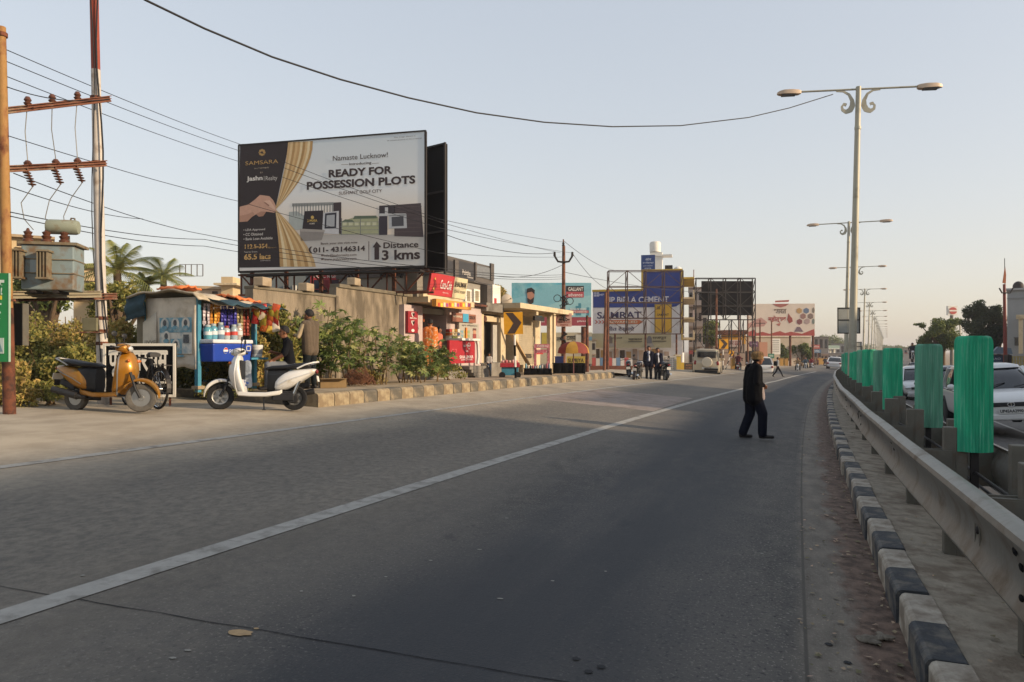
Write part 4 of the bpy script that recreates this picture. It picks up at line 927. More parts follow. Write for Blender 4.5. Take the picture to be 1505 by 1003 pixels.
# ---------------------------------------------------------------- the man crossing the near lane
d = 13.5; p = Vector((PX(1106, d), d, 0)); p.z = gz(p.x, p.y) + .004
JK = mat('black jacket', '#0e0e11', .9, var=.2, scale=10, bump=.8, bscale=12, spec=.1); NT = mat('navy trousers', '#10131f', .9, var=.2, scale=10, bump=.8, bscale=12, spec=.1)
KNIT = mat('golden knitted cap', '#8f7048', .9, var=.25, scale=25, bump=.6, bscale=50, col2='#644a30', st=.52, sscale=14)
walker = person('elderly man in black jacket and golden knitted cap crossing the lane', p, R(6), dict(pel=(0, 0, .9), chest=(.03, 0, 1.26), neck=(.06, 0, 1.42), head=(.11, 0, 1.535), shl=(.02, .18, 1.36), shr=(.02, -.18, 1.36), ell=(-.02, .25, 1.1), elr=(-.03, -.25, 1.1), wrl=(.17, .1, 1.02), wrr=(.18, -.07, 1.03), hil=(0, .085, .88), hir=(0, -.085, .88),
       knl=(-.01, .09, .47), anl=(-.16, .1, .09), tol=(.02, .12, .035), knr=(.16, -.09, .48), anr=(.15, -.1, .085), tor=(.34, -.13, .04), look=(1, -.1, -.12)), JK, NT, H=1.6, voxel=.011, jacket=.045, cap=KNIT, leg=1.36, fat=.98, hair='#2a2522')
b = MB(); b.loft([[(.17 + x * w_, -.02 + y, z) for x, y in ((-.5, -.04), (.5, -.05), (.5, .03), (-.5, .04))] for z, w_ in ((.98, .05), (.9, .07), (.8, .12), (.72, .13), (.7, .08))])
T = thing('cloth_bag', 'pale cloth held in the hands of the man crossing the lane', 'cloth', p, R(6)); b.build('cloth', mat('pale pink cloth', '#c4b2ab', .85, var=.12, scale=12, bump=.3, bscale=25), T, smooth=50, sub=1)
# ---------------------------------------------------------------- building faces seen in the photo: local x along the face, y into it, z up
class Face:
    def __init__(s, x, y, h):      # h: heading of local +X, degrees right of straight ahead
        s.o = Vector((x, y)); s.h = R(h); s.d = Vector((math.sin(s.h), math.cos(s.h))); s.rz = PI / 2 - s.h
    def lx(s, px):
        u = (px - CX) / F; return (u * s.o.y - s.o.x) / (s.d.x - u * s.d.y)
    def dep(s, px): return s.o.y + s.lx(px) * s.d.y
    def L(s, px, py, z0=0): return s.lx(px), PZ(py, s.dep(px)) - z0
def fthing(fc, name, label, cat, z0, group=None): return thing(name, label, cat, (fc.o.x, fc.o.y, z0), fc.rz, group)
def fbox(b, fc, z0, px0, py0, px1, py1, y0, y1, mi=0):
    """box whose outline in the photo is px0..px1, py0..py1 (rows read at the middle of its width)"""
    pm = (px0 + px1) / 2; dm = fc.dep(pm); b.b2((fc.lx(px0), y0, PZ(py1, dm) - z0), (fc.lx(px1), y1, PZ(py0, dm) - z0), mi); return b
def fpart(fc, z0, T, name, m, *boxes, bevel=0):
    for q in boxes: o = fbox(MB(), fc, z0, *q).build(name, m, T, bevel=bevel)
    return o
def ftxt(fc, z0, T, s, m, px0, py0, px1, py1, y, bold=.01):
    pm = (px0 + px1) / 2; dm = fc.dep(pm)
    return txt(s, m, T, (fc.lx(px0) + fc.lx(px1)) / 2, PZ((py0 + py1) / 2, dm) - z0, fc.lx(px1) - fc.lx(px0), (py1 - py0) / F * dm, y=y, bold=bold)
def grad_mat(name, stops, axis=2, rough=.5, noise=.04):
    m = bpy.data.materials.new(name); m.use_nodes = True; N = m.node_tree.nodes; L = m.node_tree.links
    tc = N.new('ShaderNodeTexCoord'); sp = N.new('ShaderNodeSeparateXYZ'); L.new(tc.outputs['Generated'], sp.inputs[0])
    nz = N.new('ShaderNodeTexNoise'); nz.inputs['Scale'].default_value = 3; ad = N.new('ShaderNodeMath'); ad.operation = 'MULTIPLY_ADD'; L.new(nz.outputs[0], ad.inputs[0]); ad.inputs[1].default_value = noise; L.new(sp.outputs[axis], ad.inputs[2])
    cr = N.new('ShaderNodeValToRGB'); L.new(ad.outputs[0], cr.inputs[0]); e = cr.color_ramp.elements
    while len(e) < len(stops): e.new(.5)
    for i, (p_, c) in enumerate(stops): e[i].position = p_; e[i].color = (*lin(c), 1)
    L.new(cr.outputs[0], N['Principled BSDF'].inputs['Base Color']); N['Principled BSDF'].inputs['Roughness'].default_value = rough
    return m

# ---------------------------------------------------------------- compound wall behind the bushes
WALLM = mat('raw plaster wall', '#857967', .92, var=.2, scale=2.5, bump=.5, bscale=12, col2='#5e5547', st=.5, sscale=1.3, stretch=(1.6, 1.6, .55))
fw = Face(PX(380, 16.4), 16.4, 22.0); z0 = gz(fw.o.x, fw.o.y) - .1
T = fthing(fw, 'compound_wall', 'tall raw plaster compound wall behind the roadside bushes', 'wall', z0)
x1, x2, x3 = fw.lx(372), fw.lx(495), fw.lx(606); zt1 = PZ(432, fw.dep(440)) - z0; zt2 = PZ(431, fw.dep(560)) - z0
b = MB(); b.b2((x1, 0, 0), (x2 - .02, .22, zt1)); b.build('wall_panel', WALLM, T); b = MB(); b.b2((x2 + .02, .03, 0), (x3, .25, zt2)); b.build('wall_panel', WALLM, T)
b = MB(); b.b2((x2 - .09, -.05, 0), (x2 + .09, .2, zt1 + .05)); b.build('pilaster', WALLM, T, bevel=.02)
b = MB(); b.b2((x1, -.03, zt1), (x2, .26, zt1 + .07)); b.b2((x2 + .1, -.02, zt2), (x3, .29, zt2 + .1)); b.build('coping', mat('dirty coping', '#6f6757', .95, var=.2, scale=4, bump=.5, bscale=14), T, bevel=.015)
for i, px in enumerate((386, 450, 520)):
    t_ = thing('concrete_block', ['concrete block on the wall near the kiosk roof', 'concrete block on the wall in the middle under the hoarding', 'concrete block on the wall under the white hoarding print'][i], 'block', (fw.o.x + fw.d.x * fw.lx(px), fw.o.y + fw.d.y * fw.lx(px), z0 + (zt1 + .07 if px < 495 else zt2 + .1)), fw.rz + .2, 'concrete blocks on the wall')
    b = MB(); b.b2((-.2, -.12, 0), (.2, .12, .2)); b.build('block', PAVE, t_, bevel=.02)

# ---------------------------------------------------------------- the large roadside hoarding
A = Vector((PX(352, 23), 23)); B = Vector((PX(624, 21.5), 21.5)); bd = (B - A); BW = bd.length; bh = math.degrees(math.atan2(bd.x, bd.y))
fb_ = Face(A.x, A.y, bh); z0 = gz(A.x, A.y)
T = fthing(fb_, 'hoarding', 'large plot sale hoarding with curtain and gate picture above the wall', 'billboard', z0)
zb, ztp = 2.49 - z0, 6.39 - z0
BG = grad_mat('hoarding print sky', [(0, '#e0ddd9'), (.2, '#e0dcd6'), (.27, '#e6d6c4'), (.38, '#ebddcb'), (.6, '#e4e6e5'), (1, '#d2dce2')])
b = MB(); b.b2((0, 0, zb), (BW, .05, ztp)); PN = b.build('panel', [BG], T)
def Z5(zx, zy): return fb_.L(340 + zx / 4.36, 180 + zy / 4.36, z0)
def ppoly(pts, c, y, name='print'):
    b = MB(); b.add([(a, y, z) for a, z in (Z5(*p) for p in pts)], [tuple(range(len(pts)))]); m = fcol(c) if isinstance(c, str) else c
    return b.build(name, m, PN, fix=False)
def ptxt(s, zx0, zy0, zx1, zy1, c, bold=.0, y=-.016, sl=0):
    """fitted so that the print's outline falls on this box of the enlarged photograph"""
    (xa, za), (xb, zb2) = Z5(zx0, (zy0 + zy1) / 2), Z5(zx1, (zy0 + zy1) / 2); h = (Z5((zx0 + zx1) / 2, zy0)[1] - Z5((zx0 + zx1) / 2, zy1)[1]) * (1 - .059 * (925 - zy0) / 825 * (zx1 - zx0) / (zy1 - zy0))
    zc = Z5((zx0 + zx1) / 2, (zy0 + zy1) / 2)[1]
    return txt(s, fcol(c), PN, (xa + xb) / 2, zc, xb - xa, h, y=y, bold=bold)
# paved forecourt and gate picture
ppoly([(300, 720), (1240, 720), (1240, 930), (320, 930)], grad_mat('print paving', [(0, '#d6d3cd'), (.6, '#c4c0ba'), (1, '#aaa59e')]), -.004)
ppoly([(370, 575), (420, 570), (470, 600), (470, 690), (370, 690)], '#aab1ad', -.005)
ppoly([(690, 640), (780, 612), (940, 605), (950, 720), (690, 720)], '#a8aa86', -.005); ppoly([(790, 600), (930, 598), (935, 616), (780, 620)], '#5d6b57', -.006); ppoly([(705, 640), (730, 622), (775, 625), (790, 640)], '#65715c', -.006)
for q in range(6): ppoly([(715 + q * 38, 640), (740 + q * 38, 638), (740 + q * 38, 660), (715 + q * 38, 662)], '#c9c9a8', -.0065)
ppoly([(390, 520), (655, 512), (655, 530), (390, 540)], '#8f9290', -.006)
for q in range(15): ppoly([(396 + q * 18, 522), (401 + q * 18, 522), (401 + q * 18, 600), (396 + q * 18, 600)], '#7d807e', -.006)
ppoly([(655, 515), (705, 512), (705, 720), (655, 690)], '#3f3436', -.007); ppoly([(470, 570), (590, 565), (585, 690), (455, 690)], '#2b2226', -.008); ppoly([(590, 580), (690, 568), (690, 718), (580, 712)], '#c6c6c8', -.008); ppoly([(602, 585), (675, 578), (672, 680), (598, 682)], '#2e2d38', -.01); ppoly([(612, 597), (664, 592), (662, 668), (609, 670)], '#a9acb0', -.012)
ppoly([(440, 682), (600, 690), (580, 755), (445, 760)], '#8d8782', -.009); ppoly([(440, 682), (600, 690), (598, 705), (440, 700)], '#a59e97', -.01)
ptxt('SAMSARA', 488, 622, 552, 640, '#c9a95a', .02, -.014); ptxt('HOMES', 502, 645, 536, 655, '#c9c0b0', .02, -.014)
ppoly([(512, 603), (521, 598), (530, 603), (531, 615), (521, 621), (511, 615)], '#c9a95a', -.014)
for x in (826, 705, 945): ppoly([(x, 615), (x + 4, 615), (x + 4, 722), (x, 722)], '#6f7274', -.007)
for zy in (640, 665, 690, 716): ppoly([(700, zy), (950, zy - 3), (950, zy), (700, zy + 3)], '#8a8c88', -.0072)
ppoly([(948, 535), (1050, 530), (1050, 590), (948, 592)], '#3a3338', -.007); ppoly([(1045, 530), (1215, 518), (1232, 735), (1045, 730)], '#4c4143', -.007); ppoly([(948, 590), (1000, 590), (1000, 722), (948, 722)], '#37313a', -.008); ppoly([(945, 585), (1120, 585), (1120, 600), (945, 602)], '#c3c4c4', -.009)
ppoly([(1008, 595), (1122, 588), (1126, 678), (1010, 682)], '#b9bbbd', -.009); ppoly([(1028, 608), (1104, 602), (1106, 664), (1030, 668)], '#4a4a50', -.011); ppoly([(985, 545), (1005, 545), (1005, 600), (985, 600)], '#c6c6c6', -.01)
for q in range(7): ppoly([(1050, 545 + q * 26), (1220, 536 + q * 27), (1220, 540 + q * 27), (1050, 549 + q * 26)], '#5a4e4e', -.0075)
# dark panel, curtain, hand
ppoly([(57, 140), (372, 127), (290, 520), (284, 580), (318, 928), (43, 932)], '#2a1f20', -.005)
cur = ['#c2a273', '#d8bd8e', '#b18c59', '#d0b07d', '#c09a66', '#dcc79c', '#a98552', '#cfae7c', '#e0cda4', '#b8935f']
tops = [365 + 15.8 * k for k in range(11)]; knot = [(283 + .9 * k, 548 + 3 * (k % 2)) for k in range(11)]; bots = [312 + 23 * k for k in range(11)]
def cx_(k, t, up):
    # folds gather towards the hand
    a = tops[k] if up else bots[k]; e = knot[k][0]; w_ = t ** 1.7 if up else t ** 1.5
    return a + (e - a) * w_ + (8 * math.sin(t * 3.0) * (k - 5) / 5 if up else 0)
for k in range(10):
    for up in (True, False):
        pl = [(cx_(k, i / 8, up), (128 - .8 * k + (430) * i / 8) if up else (926 - (926 - 565) * i / 8)) for i in range(9)] + [(cx_(k + 1, i / 8, up), (128 - .8 * k + (430) * i / 8) if up else (926 - (926 - 565) * i / 8)) for i in range(8, -1, -1)]
        ppoly(pl, cur[k] if up else cur[9 - k], -.009)
ppoly([(55, 542), (110, 528), (150, 498), (185, 466), (245, 474), (270, 500), (286, 535), (290, 568), (276, 580), (222, 573), (205, 600), (180, 604), (160, 590), (135, 606), (105, 636), (53, 640)], '#c79c86', -.012)
ppoly([(208, 505), (248, 500), (280, 545), (286, 566), (262, 552), (240, 540)], '#d9b39c', -.014); ppoly([(160, 590), (190, 572), (225, 574), (206, 602), (178, 606)], '#a87d68', -.014); ppoly([(55, 600), (105, 590), (140, 575), (150, 590), (105, 636), (53, 640)], '#b48973', -.0135); ppoly([(212, 508), (218, 512), (246, 532), (243, 540), (214, 518)], '#9b6f5c', -.015)
for k in range(8):
    a = 2 * PI * k / 8; c = (198 + 14 * math.cos(a), 194 + 14 * math.sin(a)); ppoly([(c[0] + 9 * math.cos(a + t), c[1] + 9 * math.sin(a + t)) for t in (0, 1, 2, 3.14, 4.2, 5.2)], '#b9965a', -.01)
ppoly([(198 + 8 * math.cos(t), 194 + 8 * math.sin(t)) for t in (0, 1, 2, 3.14, 4.2, 5.2)], '#2a1f20', -.013)
ptxt('SAMSARA', 92, 240, 302, 275, '#b9965a', .0); ptxt('HOMES', 152, 288, 242, 300, '#b3a48c'); ptxt('BY', 188, 318, 204, 328, '#b3a48c'); ptxt('Jashn', 100, 343, 202, 385, '#d6d2cc', .03); ptxt('Realty', 222, 343, 296, 382, '#c9c5bf'); ppoly([(210, 345), (213, 345), (213, 376), (210, 376)], '#b9b3aa', -.012)
ptxt('• LDA Approved', 80, 680, 218, 700, '#cfc9c2', .012); ptxt('• CC Obtained', 80, 708, 204, 728, '#cfc9c2', .012); ptxt('• Bank Loan Available', 80, 736, 266, 755, '#cfc9c2', .012); ptxt('112.5-354', 88, 780, 234, 810, '#c9a264', .03); ptxt('SQ.Meters', 236, 798, 290, 808, '#c9a264'); ptxt('Starts from', 84, 825, 168, 836, '#c2bcb4'); ptxt('65.5 lacs', 84, 842, 254, 880, '#c9a264', .03); ptxt('(ONWARDS)', 188, 882, 252, 892, '#c2bcb4')
DK = '#3a2c2c'
ptxt('Namaste Lucknow!', 652, 195, 1003, 245, DK); ptxt('Introducing', 756, 252, 898, 280, DK, .01); ptxt('READY FOR', 625, 283, 1032, 352, DK, .035); ptxt('POSSESSION PLOTS', 485, 347, 1180, 428, DK, .035); ptxt('SUSHANT GOLF CITY', 690, 432, 965, 462, '#5b4a49', .005)
ppoly([(705, 271), (750, 269), (750, 271), (705, 273)], '#6b5a58', -.01); ppoly([(902, 263), (945, 261), (945, 263), (902, 265)], '#6b5a58', -.01)
ptxt('The image shown is', 1042, 85, 1180, 102, '#6a6464'); ptxt('an artistic picture of the property', 1000, 100, 1222, 122, '#6a6464')
ptxt('Book your site visit now', 575, 765, 810, 786, '#4a3d3d', .01); ptxt('011- 43146314', 526, 795, 858, 832, DK, .03); ptxt('info@jashnrealty.com', 596, 842, 803, 864, '#5b4a49', .005); ptxt('www.jashnrealty.com', 596, 867, 803, 890, '#5b4a49', .005); ptxt('(', 496, 797, 520, 838, DK, .05)
ppoly([(576, 846), (592, 846), (592, 858), (576, 858)], '#6b5a58', -.012); ppoly([(576, 871), (592, 871), (592, 883), (576, 883)], '#6b5a58', -.012)
ppoly([(880, 763), (884, 763), (884, 884), (880, 884)], '#5b4a49', -.012); ppoly([(932, 764), (962, 800), (948, 802), (948, 880), (918, 880), (918, 802), (906, 802)], DK, -.012); ptxt('Distance', 976, 765, 1200, 806, DK, .02); ptxt('3 kms', 966, 815, 1210, 882, DK, .03)
b = MB()
for a, c in (((-.04, -.02, zb - .06), (BW + .04, .08, zb)), ((-.04, -.02, ztp), (BW + .04, .07, ztp + .04))): b.b2(a, c)
b.b2((-.05, -.015, zb), (0, .075, ztp)); b.b2((BW, -.015, zb), (BW + .05, .075, ztp)); b.build('frame', DARK, T)
for k in range(5):
    x = .15 + (BW - 1.3) * k / 4; b = MB(); b.box((x, .45, (zb + ztp) / 2 - zb / 2 + .0), (.1, .1, ztp)); b.build('post', RUST, T)
b = MB()
for k in range(9):
    x = .1 + (BW - .2) * k / 8; b.bar((x, .06, zb), (x, .06, ztp), .04)
for zz_ in (zb + .4, zb + 1.6, zb + 2.8, ztp - .2): b.bar((0, .12, zz_), (BW, .12, zz_), .05)
for k in range(5):
    x = .15 + (BW - .3) * k / 4; b.bar((x, .1, zb + .4), (x, .45, zb + .4), .04); b.bar((x, .1, ztp - .3), (x, .45, ztp - .3), .04)
b.build('back_frame', RUST, T)
b = MB(); zt = zb - .12; zl = zb - .75
for y in (.1, .5):
    b.bar((-.1, y, zt), (BW + .1, y, zt), .06); b.bar((-.1, y, zl), (BW + .1, y, zl), .06)
for k in range(10):
    xa, xb = BW * k / 10, BW * (k + 1) / 10
    b.bar((xa, .1, zl if k % 2 else zt), (xb, .1, zt if k % 2 else zl), .04); b.bar((xa, .1, zl), (xa, .1, zt), .04); b.bar((xa, .1, zt), (xa, .5, zt), .03)
b.build('lower_truss', RUST, T)
b = MB(); b.b2((.5, -.35, zb - .2), (BW, .0, zb - .15)); b.build('catwalk', DARK, T)
# rear face of the V-shaped structure
Bb = Vector((PX(654, 22.2), 22.2)); Ab = Vector((PX(560, 24.0), 24.0)); hb_ = math.degrees(math.atan2(Bb.x - Ab.x, Bb.y - Ab.y)); fr_ = Face(Ab.x, Ab.y, hb_); z1 = gz(Ab.x, Ab.y)
T = fthing(fr_, 'hoarding', 'black backed second hoarding set at an angle behind the plot sale hoarding', 'billboard', z1); Lb = (Bb - Ab).length; zb, ztp = PZ(398, 22.2) - z1, PZ(211, 22.2) - z1
b = MB(); b.b2((0, .06, zb), (Lb, .11, ztp)); b.build('panel', BLACK, T)
b = MB()
for k in range(4): b.bar((Lb * k / 3, 0, zb - .1), (Lb * k / 3, 0, ztp + .03), .06)
for zz_ in (zb, zb + 1.2, zb + 2.4, ztp): b.bar((0, 0, zz_), (Lb, 0, zz_), .05)
b.build('frame', DARK, T); b = MB(); b.box((Lb * .4, .05, zb / 2), (.1, .1, zb)); b.build('post', RUST, T)
# 

# ---------------------------------------------------------------- low grey building behind the hoarding
fg = Face(PX(353, 27), 27, 90); z0 = gz(fg.o.x, 27) - .3
T = fthing(fg, 'grey_building', 'plain blue grey building behind the hoarding legs', 'building', z0); GW = mat('blue grey render', '#70787b', .9, var=.1, scale=1, bump=.2, bscale=8)
fpart(fg, z0, T, 'wall', GW, (353, 392, 626, 560, 0, 4)); fpart(fg, z0, T, 'parapet', mat('grey cap', '#5f6667', .9), (352, 390, 628, 393, -.05, 4.05))
for px in (423, 436): fpart(fg, z0, T, 'vent', WHITE, (px - 5, 420, px, 428, -.08, .0))
pn = fpart(fg, z0, T, 'poster_panel', fcol('#a6363c'), (457, 401, 504, 426, -.06, -.003)); ftxt(fg, z0, T, 'MUSIC NIGHT', fcol('#d8cfc4'), 462, 404, 500, 409, -.07, .02); fpart(fg, z0, T, 'poster_strip', fcol('#20222a'), (457, 426.1, 504, 429, -.06, -.003))
for px, w_, c in ((462, 8, '#20263a'), (474, 10, '#7c2a30'), (488, 12, '#3a2c38')): fpart(fg, z0, T, 'poster_print', fcol(c), (px, 412, px + w_, 425, -.066, -.061))

# ---------------------------------------------------------------- shop row along the road
fs_ = Face(PX(605, 22.4), 22.4, 23.2); z0 = pz(fs_.o.x, fs_.o.y) - .05
def ZS(zx, zy): return 590 + zx / 5.9, 390 + zy / 5.9
PINKW = mat('pale pink wash', '#b9a8a2', .9, var=.1, scale=1.2, bump=.2, bscale=10, col2='#9a8c88', st=.6, sscale=1.3)
CRM = mat('cream painted concrete', '#c4b393', .85, var=.12, scale=1.5, bump=.25, bscale=10, col2='#9c8b6d', st=.6, sscale=1.8)
CONC = mat('grey raw concrete', '#807a70', .92, var=.18, scale=2, bump=.4, bscale=14, col2='#625c53', st=.56, sscale=1.6)
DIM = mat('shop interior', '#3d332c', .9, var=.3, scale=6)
T = fthing(fs_, 'shop', 'small confectionery shop with red and cream signboard beside the wall', 'shop', z0)
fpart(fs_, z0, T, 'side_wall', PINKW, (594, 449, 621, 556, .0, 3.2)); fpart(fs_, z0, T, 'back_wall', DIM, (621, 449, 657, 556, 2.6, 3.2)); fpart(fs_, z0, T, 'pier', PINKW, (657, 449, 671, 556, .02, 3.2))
fpart(fs_, z0, T, 'roof_slab', CRM, (606, 441, 676, 449, -.55, 3.2)); fpart(fs_, z0, T, 'floor', CONC, (621, 533, 657, 556, .05, 2.6)); fpart(fs_, z0, T, 'parapet', CRM, (618, 433, 676, 440.5, -.1, .1))
fpart(fs_, z0, T, 'column', CONC, (615, 396, 624.5, 441, .05, .5)); fpart(fs_, z0, T, 'shutter_box', mat('shutter steel', '#8e8a7a', .6, .3, var=.1), (622, 454, 657, 462, .1, .35))
# signboard, tilted
sg = thing('signboard', None, None); sg.parent = T; xa, za = fs_.L(624, 417, z0); xb, zb_ = fs_.L(678, 417, z0); sg.location = (xa, -.2, za); sg.rotation_euler = (R(10), 0, 0); SWd = xb - xa; SHh = 31 / F * fs_.dep(650)
b = MB(); b.b2((0, 0, -SHh / 2), (SWd * .62, .08, SHh / 2)); b.build('sign_face', fcol('#b03438'), sg); b = MB(); b.b2((SWd * .62, .002, -SHh / 2), (SWd, .078, SHh / 2)); b.build('sign_face', fcol('#cfc29d'), sg)
txt('Coca-Cola', fcol('#dcd5cf'), sg, SWd * .41, .03, SWd * .3, SHh * .42, y=-.01, bold=.01); txt('Taste the feeling', fcol('#dcd5cf'), sg, SWd * .42, -SHh * .33, SWd * .16, SHh * .08, y=-.01); txt('SHALIMAR', fcol('#3a2d28'), sg, SWd * .81, .12, SWd * .34, SHh * .26, y=-.01, bold=.02); txt('CONFECTIONERY', fcol('#3a2d28'), sg, SWd * .81, -.12, SWd * .33, SHh * .13, y=-.01, bold=.01)
b = MB(); b.prism([(SWd * .05, -SHh * .35), (SWd * .1, -.0), (SWd * .07, SHh * .2), (SWd * .1, SHh * .3), (SWd * .14, SHh * .1), (SWd * .17, -.1), (SWd * .12, -SHh * .3)], -.012, -.008); b.build('print', fcol('#7b2a2a'), sg); b = MB(); b.prism([(SWd * .08, SHh * .22), (SWd * .1, SHh * .32), (SWd * .12, SHh * .2)], -.016, -.012); b.prism([(SWd * .08, -SHh * .22), (SWd * .1, -SHh * .12), (SWd * .12, -SHh * .3)], -.016, -.012); b.build('print', fcol('#c9a64a'), sg)
ld = fpart(fs_, z0, T, 'light_box_sign', fcol('#c4893a'), (609.5, 443.5, 663, 454, -.75, -.6))
for k in range(12): fpart(fs_, z0, T, 'sign_print', fcol(['#b5472c', '#d8c23a', '#c9c0b2', '#9c3f7a'][k % 4]), (612 + k * 4.2, 446 + (k % 2), 615 + k * 4.2, 452, -.757, -.751))
rs = fpart(fs_, z0, T, 'vertical_sign', fcol('#8f1f28'), (595.5, 458, 610, 489.5, -.1, -.01))
def fheart(px, py, s_, m, y, par):
    x, z = fs_.L(px, py, z0); k = s_ / F * fs_.dep(px); b = MB(); b.prism([(x + k * p_[0], z + k * p_[1]) for p_ in ((0, -.9), (.7, -.2), (1, .35), (.75, .8), (.35, .85), (0, .45), (-.35, .85), (-.75, .8), (-1, .35), (-.7, -.2))], y, y + .004); b.build('print', m, par)
for py in (463, 475): fheart(602.5, py, 4.4, fcol('#d9cfc6'), -.106, T); fheart(603.3, py, 3.4, fcol('#2c1714'), -.112, T)
ftxt(fs_, z0, T, 'MAZA', fcol('#d9cfc6'), 598, 467, 608, 469, -.108, .02)
x, z = fs_.L(602.5, 486, z0); b = MB(); b.prism([(x + .09 * math.cos(t * .524), z + .045 * math.sin(t * .524)) for t in range(12)], -.106, -.102); b.build('print', fcol('#d9cfc6'), T)
# counter with red front, shelves and goods
ct = fpart(fs_, z0, T, 'counter', fcol('#9f1d27'), (632, 501, 670.5, 534, -.7, -.62)); fpart(fs_, z0, T, 'counter_top', WHITE, (647, 498, 675, 501, -.8, -.2)); ftxt(fs_, z0, T, 'SHALIMAR', fcol('#ddcfca'), 647, 522.5, 668, 527, -.71, .02); ftxt(fs_, z0, T, 'CONFECTIONERY', fcol('#ddcfca'), 649, 527.5, 667, 530, -.71, .01); ftxt(fs_, z0, T, 'airtel', fcol('#ddcfca'), 653, 506, 663, 510, -.71, .01); ftxt(fs_, z0, T, '5G', fcol('#ddcfca'), 656.5, 515, 660, 517.5, -.71, .02)
x, z = fs_.L(661, 509, z0); b = MB(); b.tube([(x + .1 * math.cos(t * .35), -.712, z + .1 * math.sin(t * .35)) for t in range(16)], .012, 5); b.build('swirl', fcol('#ddcfca'), T)
ftxt(fs_, z0, T, 'G7', fcol('#c9575c'), 634, 513, 643, 522, -.71, .0)
b = MB(); x, z = fs_.L(672, 520, z0); b.tube([(x, -.72, z + .5), (x + .12, -.72, z + .3), (x + .16, -.72, z - .1), (x + .1, -.72, z - .35)], .05, 8); b.build('side_roll', WHITE, T, smooth=50)
for k, py in enumerate((468, 480, 492)): fpart(fs_, z0, T, 'shelf', CRM, (623, py, 657, py + 1, 1.9, 2.5))
gm = [fcol(c) for c in ('#b8862f', '#9c3a2a', '#c7b48c', '#35507c', '#7c8a3a', '#b35f2b', '#d0c7ba')]
for k in range(24):
    px = 623.5 + (k % 12) * 2.75; py = (468, 480)[k // 12]; h = rnd.uniform(5, 8.5); fpart(fs_, z0, T, 'goods', gm[rnd.randrange(7)], (px, py - h, px + 2.2, py, 1.95, 2.2))
for k in range(10): fpart(fs_, z0, T, 'goods', gm[rnd.randrange(7)], (622 + k * 1.4, 462, 623.2 + k * 1.4, 470 + rnd.uniform(0, 8), .3, .36))
for k in range(12): fpart(fs_, z0, T, 'goods', gm[rnd.randrange(7)], (651 + (k % 4) * 4, 484 + (k // 4) * 5, 654.3 + (k % 4) * 4, 488.4 + (k // 4) * 5, -.25, -.1))
fpart(fs_, z0, T, 'display_rack', CRM, (650, 499.2, 668, 500.4, -.5, .0), (650, 489, 668, 489.6, -.3, -.02), (650, 494, 668, 494.6, -.3, -.02)); fpart(fs_, z0, T, 'orange_post', fcol('#c87a2f'), (667.5, 482, 669.5, 500, -.45, -.4))
for k in range(4): fpart(fs_, z0, T, 'step', CONC, (650 + k * 3, 538 + k * 4.5, 680, 542.4 + k * 4.5, -1.0 - .0 * k, .015 - .2 * (3 - k) + .55))
b = MB(); xa, za = fs_.L(667, 534, z0); xb, zb_ = fs_.L(682, 556, z0); b.tube([(xa, -1.0, za), (xa + .45, -1.0, za - .05), (xa + .75, -1.0, za - .25), (xa + .8, -1.0, zb_)], .02, 6); b.tube([(xa + .1, -1.0, za - .0), (xa + .1, -1.0, zb_)], .02, 6); b.build('handrail', STEELD, T, smooth=40)
# customers at the counter
q = Vector((fs_.o.x, fs_.o.y, 0)) + Vector((fs_.d.x, fs_.d.y, 0)) * fs_.lx(631); n2 = Vector((math.cos(fs_.h), -math.sin(fs_.h), 0)); q += n2 * .35; q.z = PZ(500, q.y) - .95
person('shopkeeper in a salmon shirt behind the red counter', q, fs_.rz - PI / 2, {}, '#c06a52', '#5a4038', H=1.35, voxel=.03, hands=False)
q2 = Vector((fs_.o.x, fs_.o.y, 0)) + Vector((fs_.d.x, fs_.d.y, 0)) * fs_.lx(613.5) + n2 * .45; q2.z = PZ(488, q2.y) - 1.22
ORP = mat('orange print cloth', '#c8702c', .85, var=.2, scale=8, col2='#d9b9a0', st=.58, sscale=14)
person('customer in an orange patterned dress beside the red heart sign', q2, fs_.rz + R(20), dict(ell=(.1, .22, 1.1)), ORP, ORP, H=1.6, voxel=.03, hands=False, jacket=.03)
T = thing('platform', 'concrete landing in front of the confectionery shop door', 'platform', (q2.x, q2.y, 0), fs_.rz); zt_ = q2.z; b = MB(); zg = gz(q2.x, q2.y); b.b2((-.8, -.35, zg), (1.9, .42, zt_)); b.build('slab', CONC, T)
# pink end wall with posters
T = fthing(fs_, 'shop', 'pale pink washed shop wall with notice posters beside the confectionery', 'shop', z0)
fpart(fs_, z0, T, 'wall', PINKW, (671.2, 450, 705, 560, -.08, 4.0)); fpart(fs_, z0, T, 'roof_edge', RUST, (663, 446.5, 706, 449.5, -.3, 4.1)); fpart(fs_, z0, T, 'pipe', PINKW, (693, 500, 694.6, 556, -.14, -.085))
p1_ = fpart(fs_, z0, T, 'poster', fcol('#a59f92'), (669.5, 475.5, 698.5, 504, -.14, -.09)); ftxt(fs_, z0, T, 'शुभ विद्यालय', fcol('#4e4a48'), 673, 477.5, 696, 480.5, -.15, .01)
fpart(fs_, z0, T, 'poster_print', fcol('#5e3b33'), (689.5, 483, 694.5, 487, -.148, -.142)); fpart(fs_, z0, T, 'poster_print', fcol('#b5876c'), (690, 486, 694, 491, -.15, -.143)); fpart(fs_, z0, T, 'poster_print', fcol('#8c4038'), (689.5, 491.2, 694.5, 498, -.15, -.143))
for k in range(6): fpart(fs_, z0, T, 'poster_print', fcol(['#6f8f96', '#b5a24c', '#8c9a6a'][k % 3]), (671.5 + (k % 3) * 5, 486 + 6 * (k // 3), 675 + (k % 3) * 5, 490.5 + 6 * (k // 3), -.148, -.142))
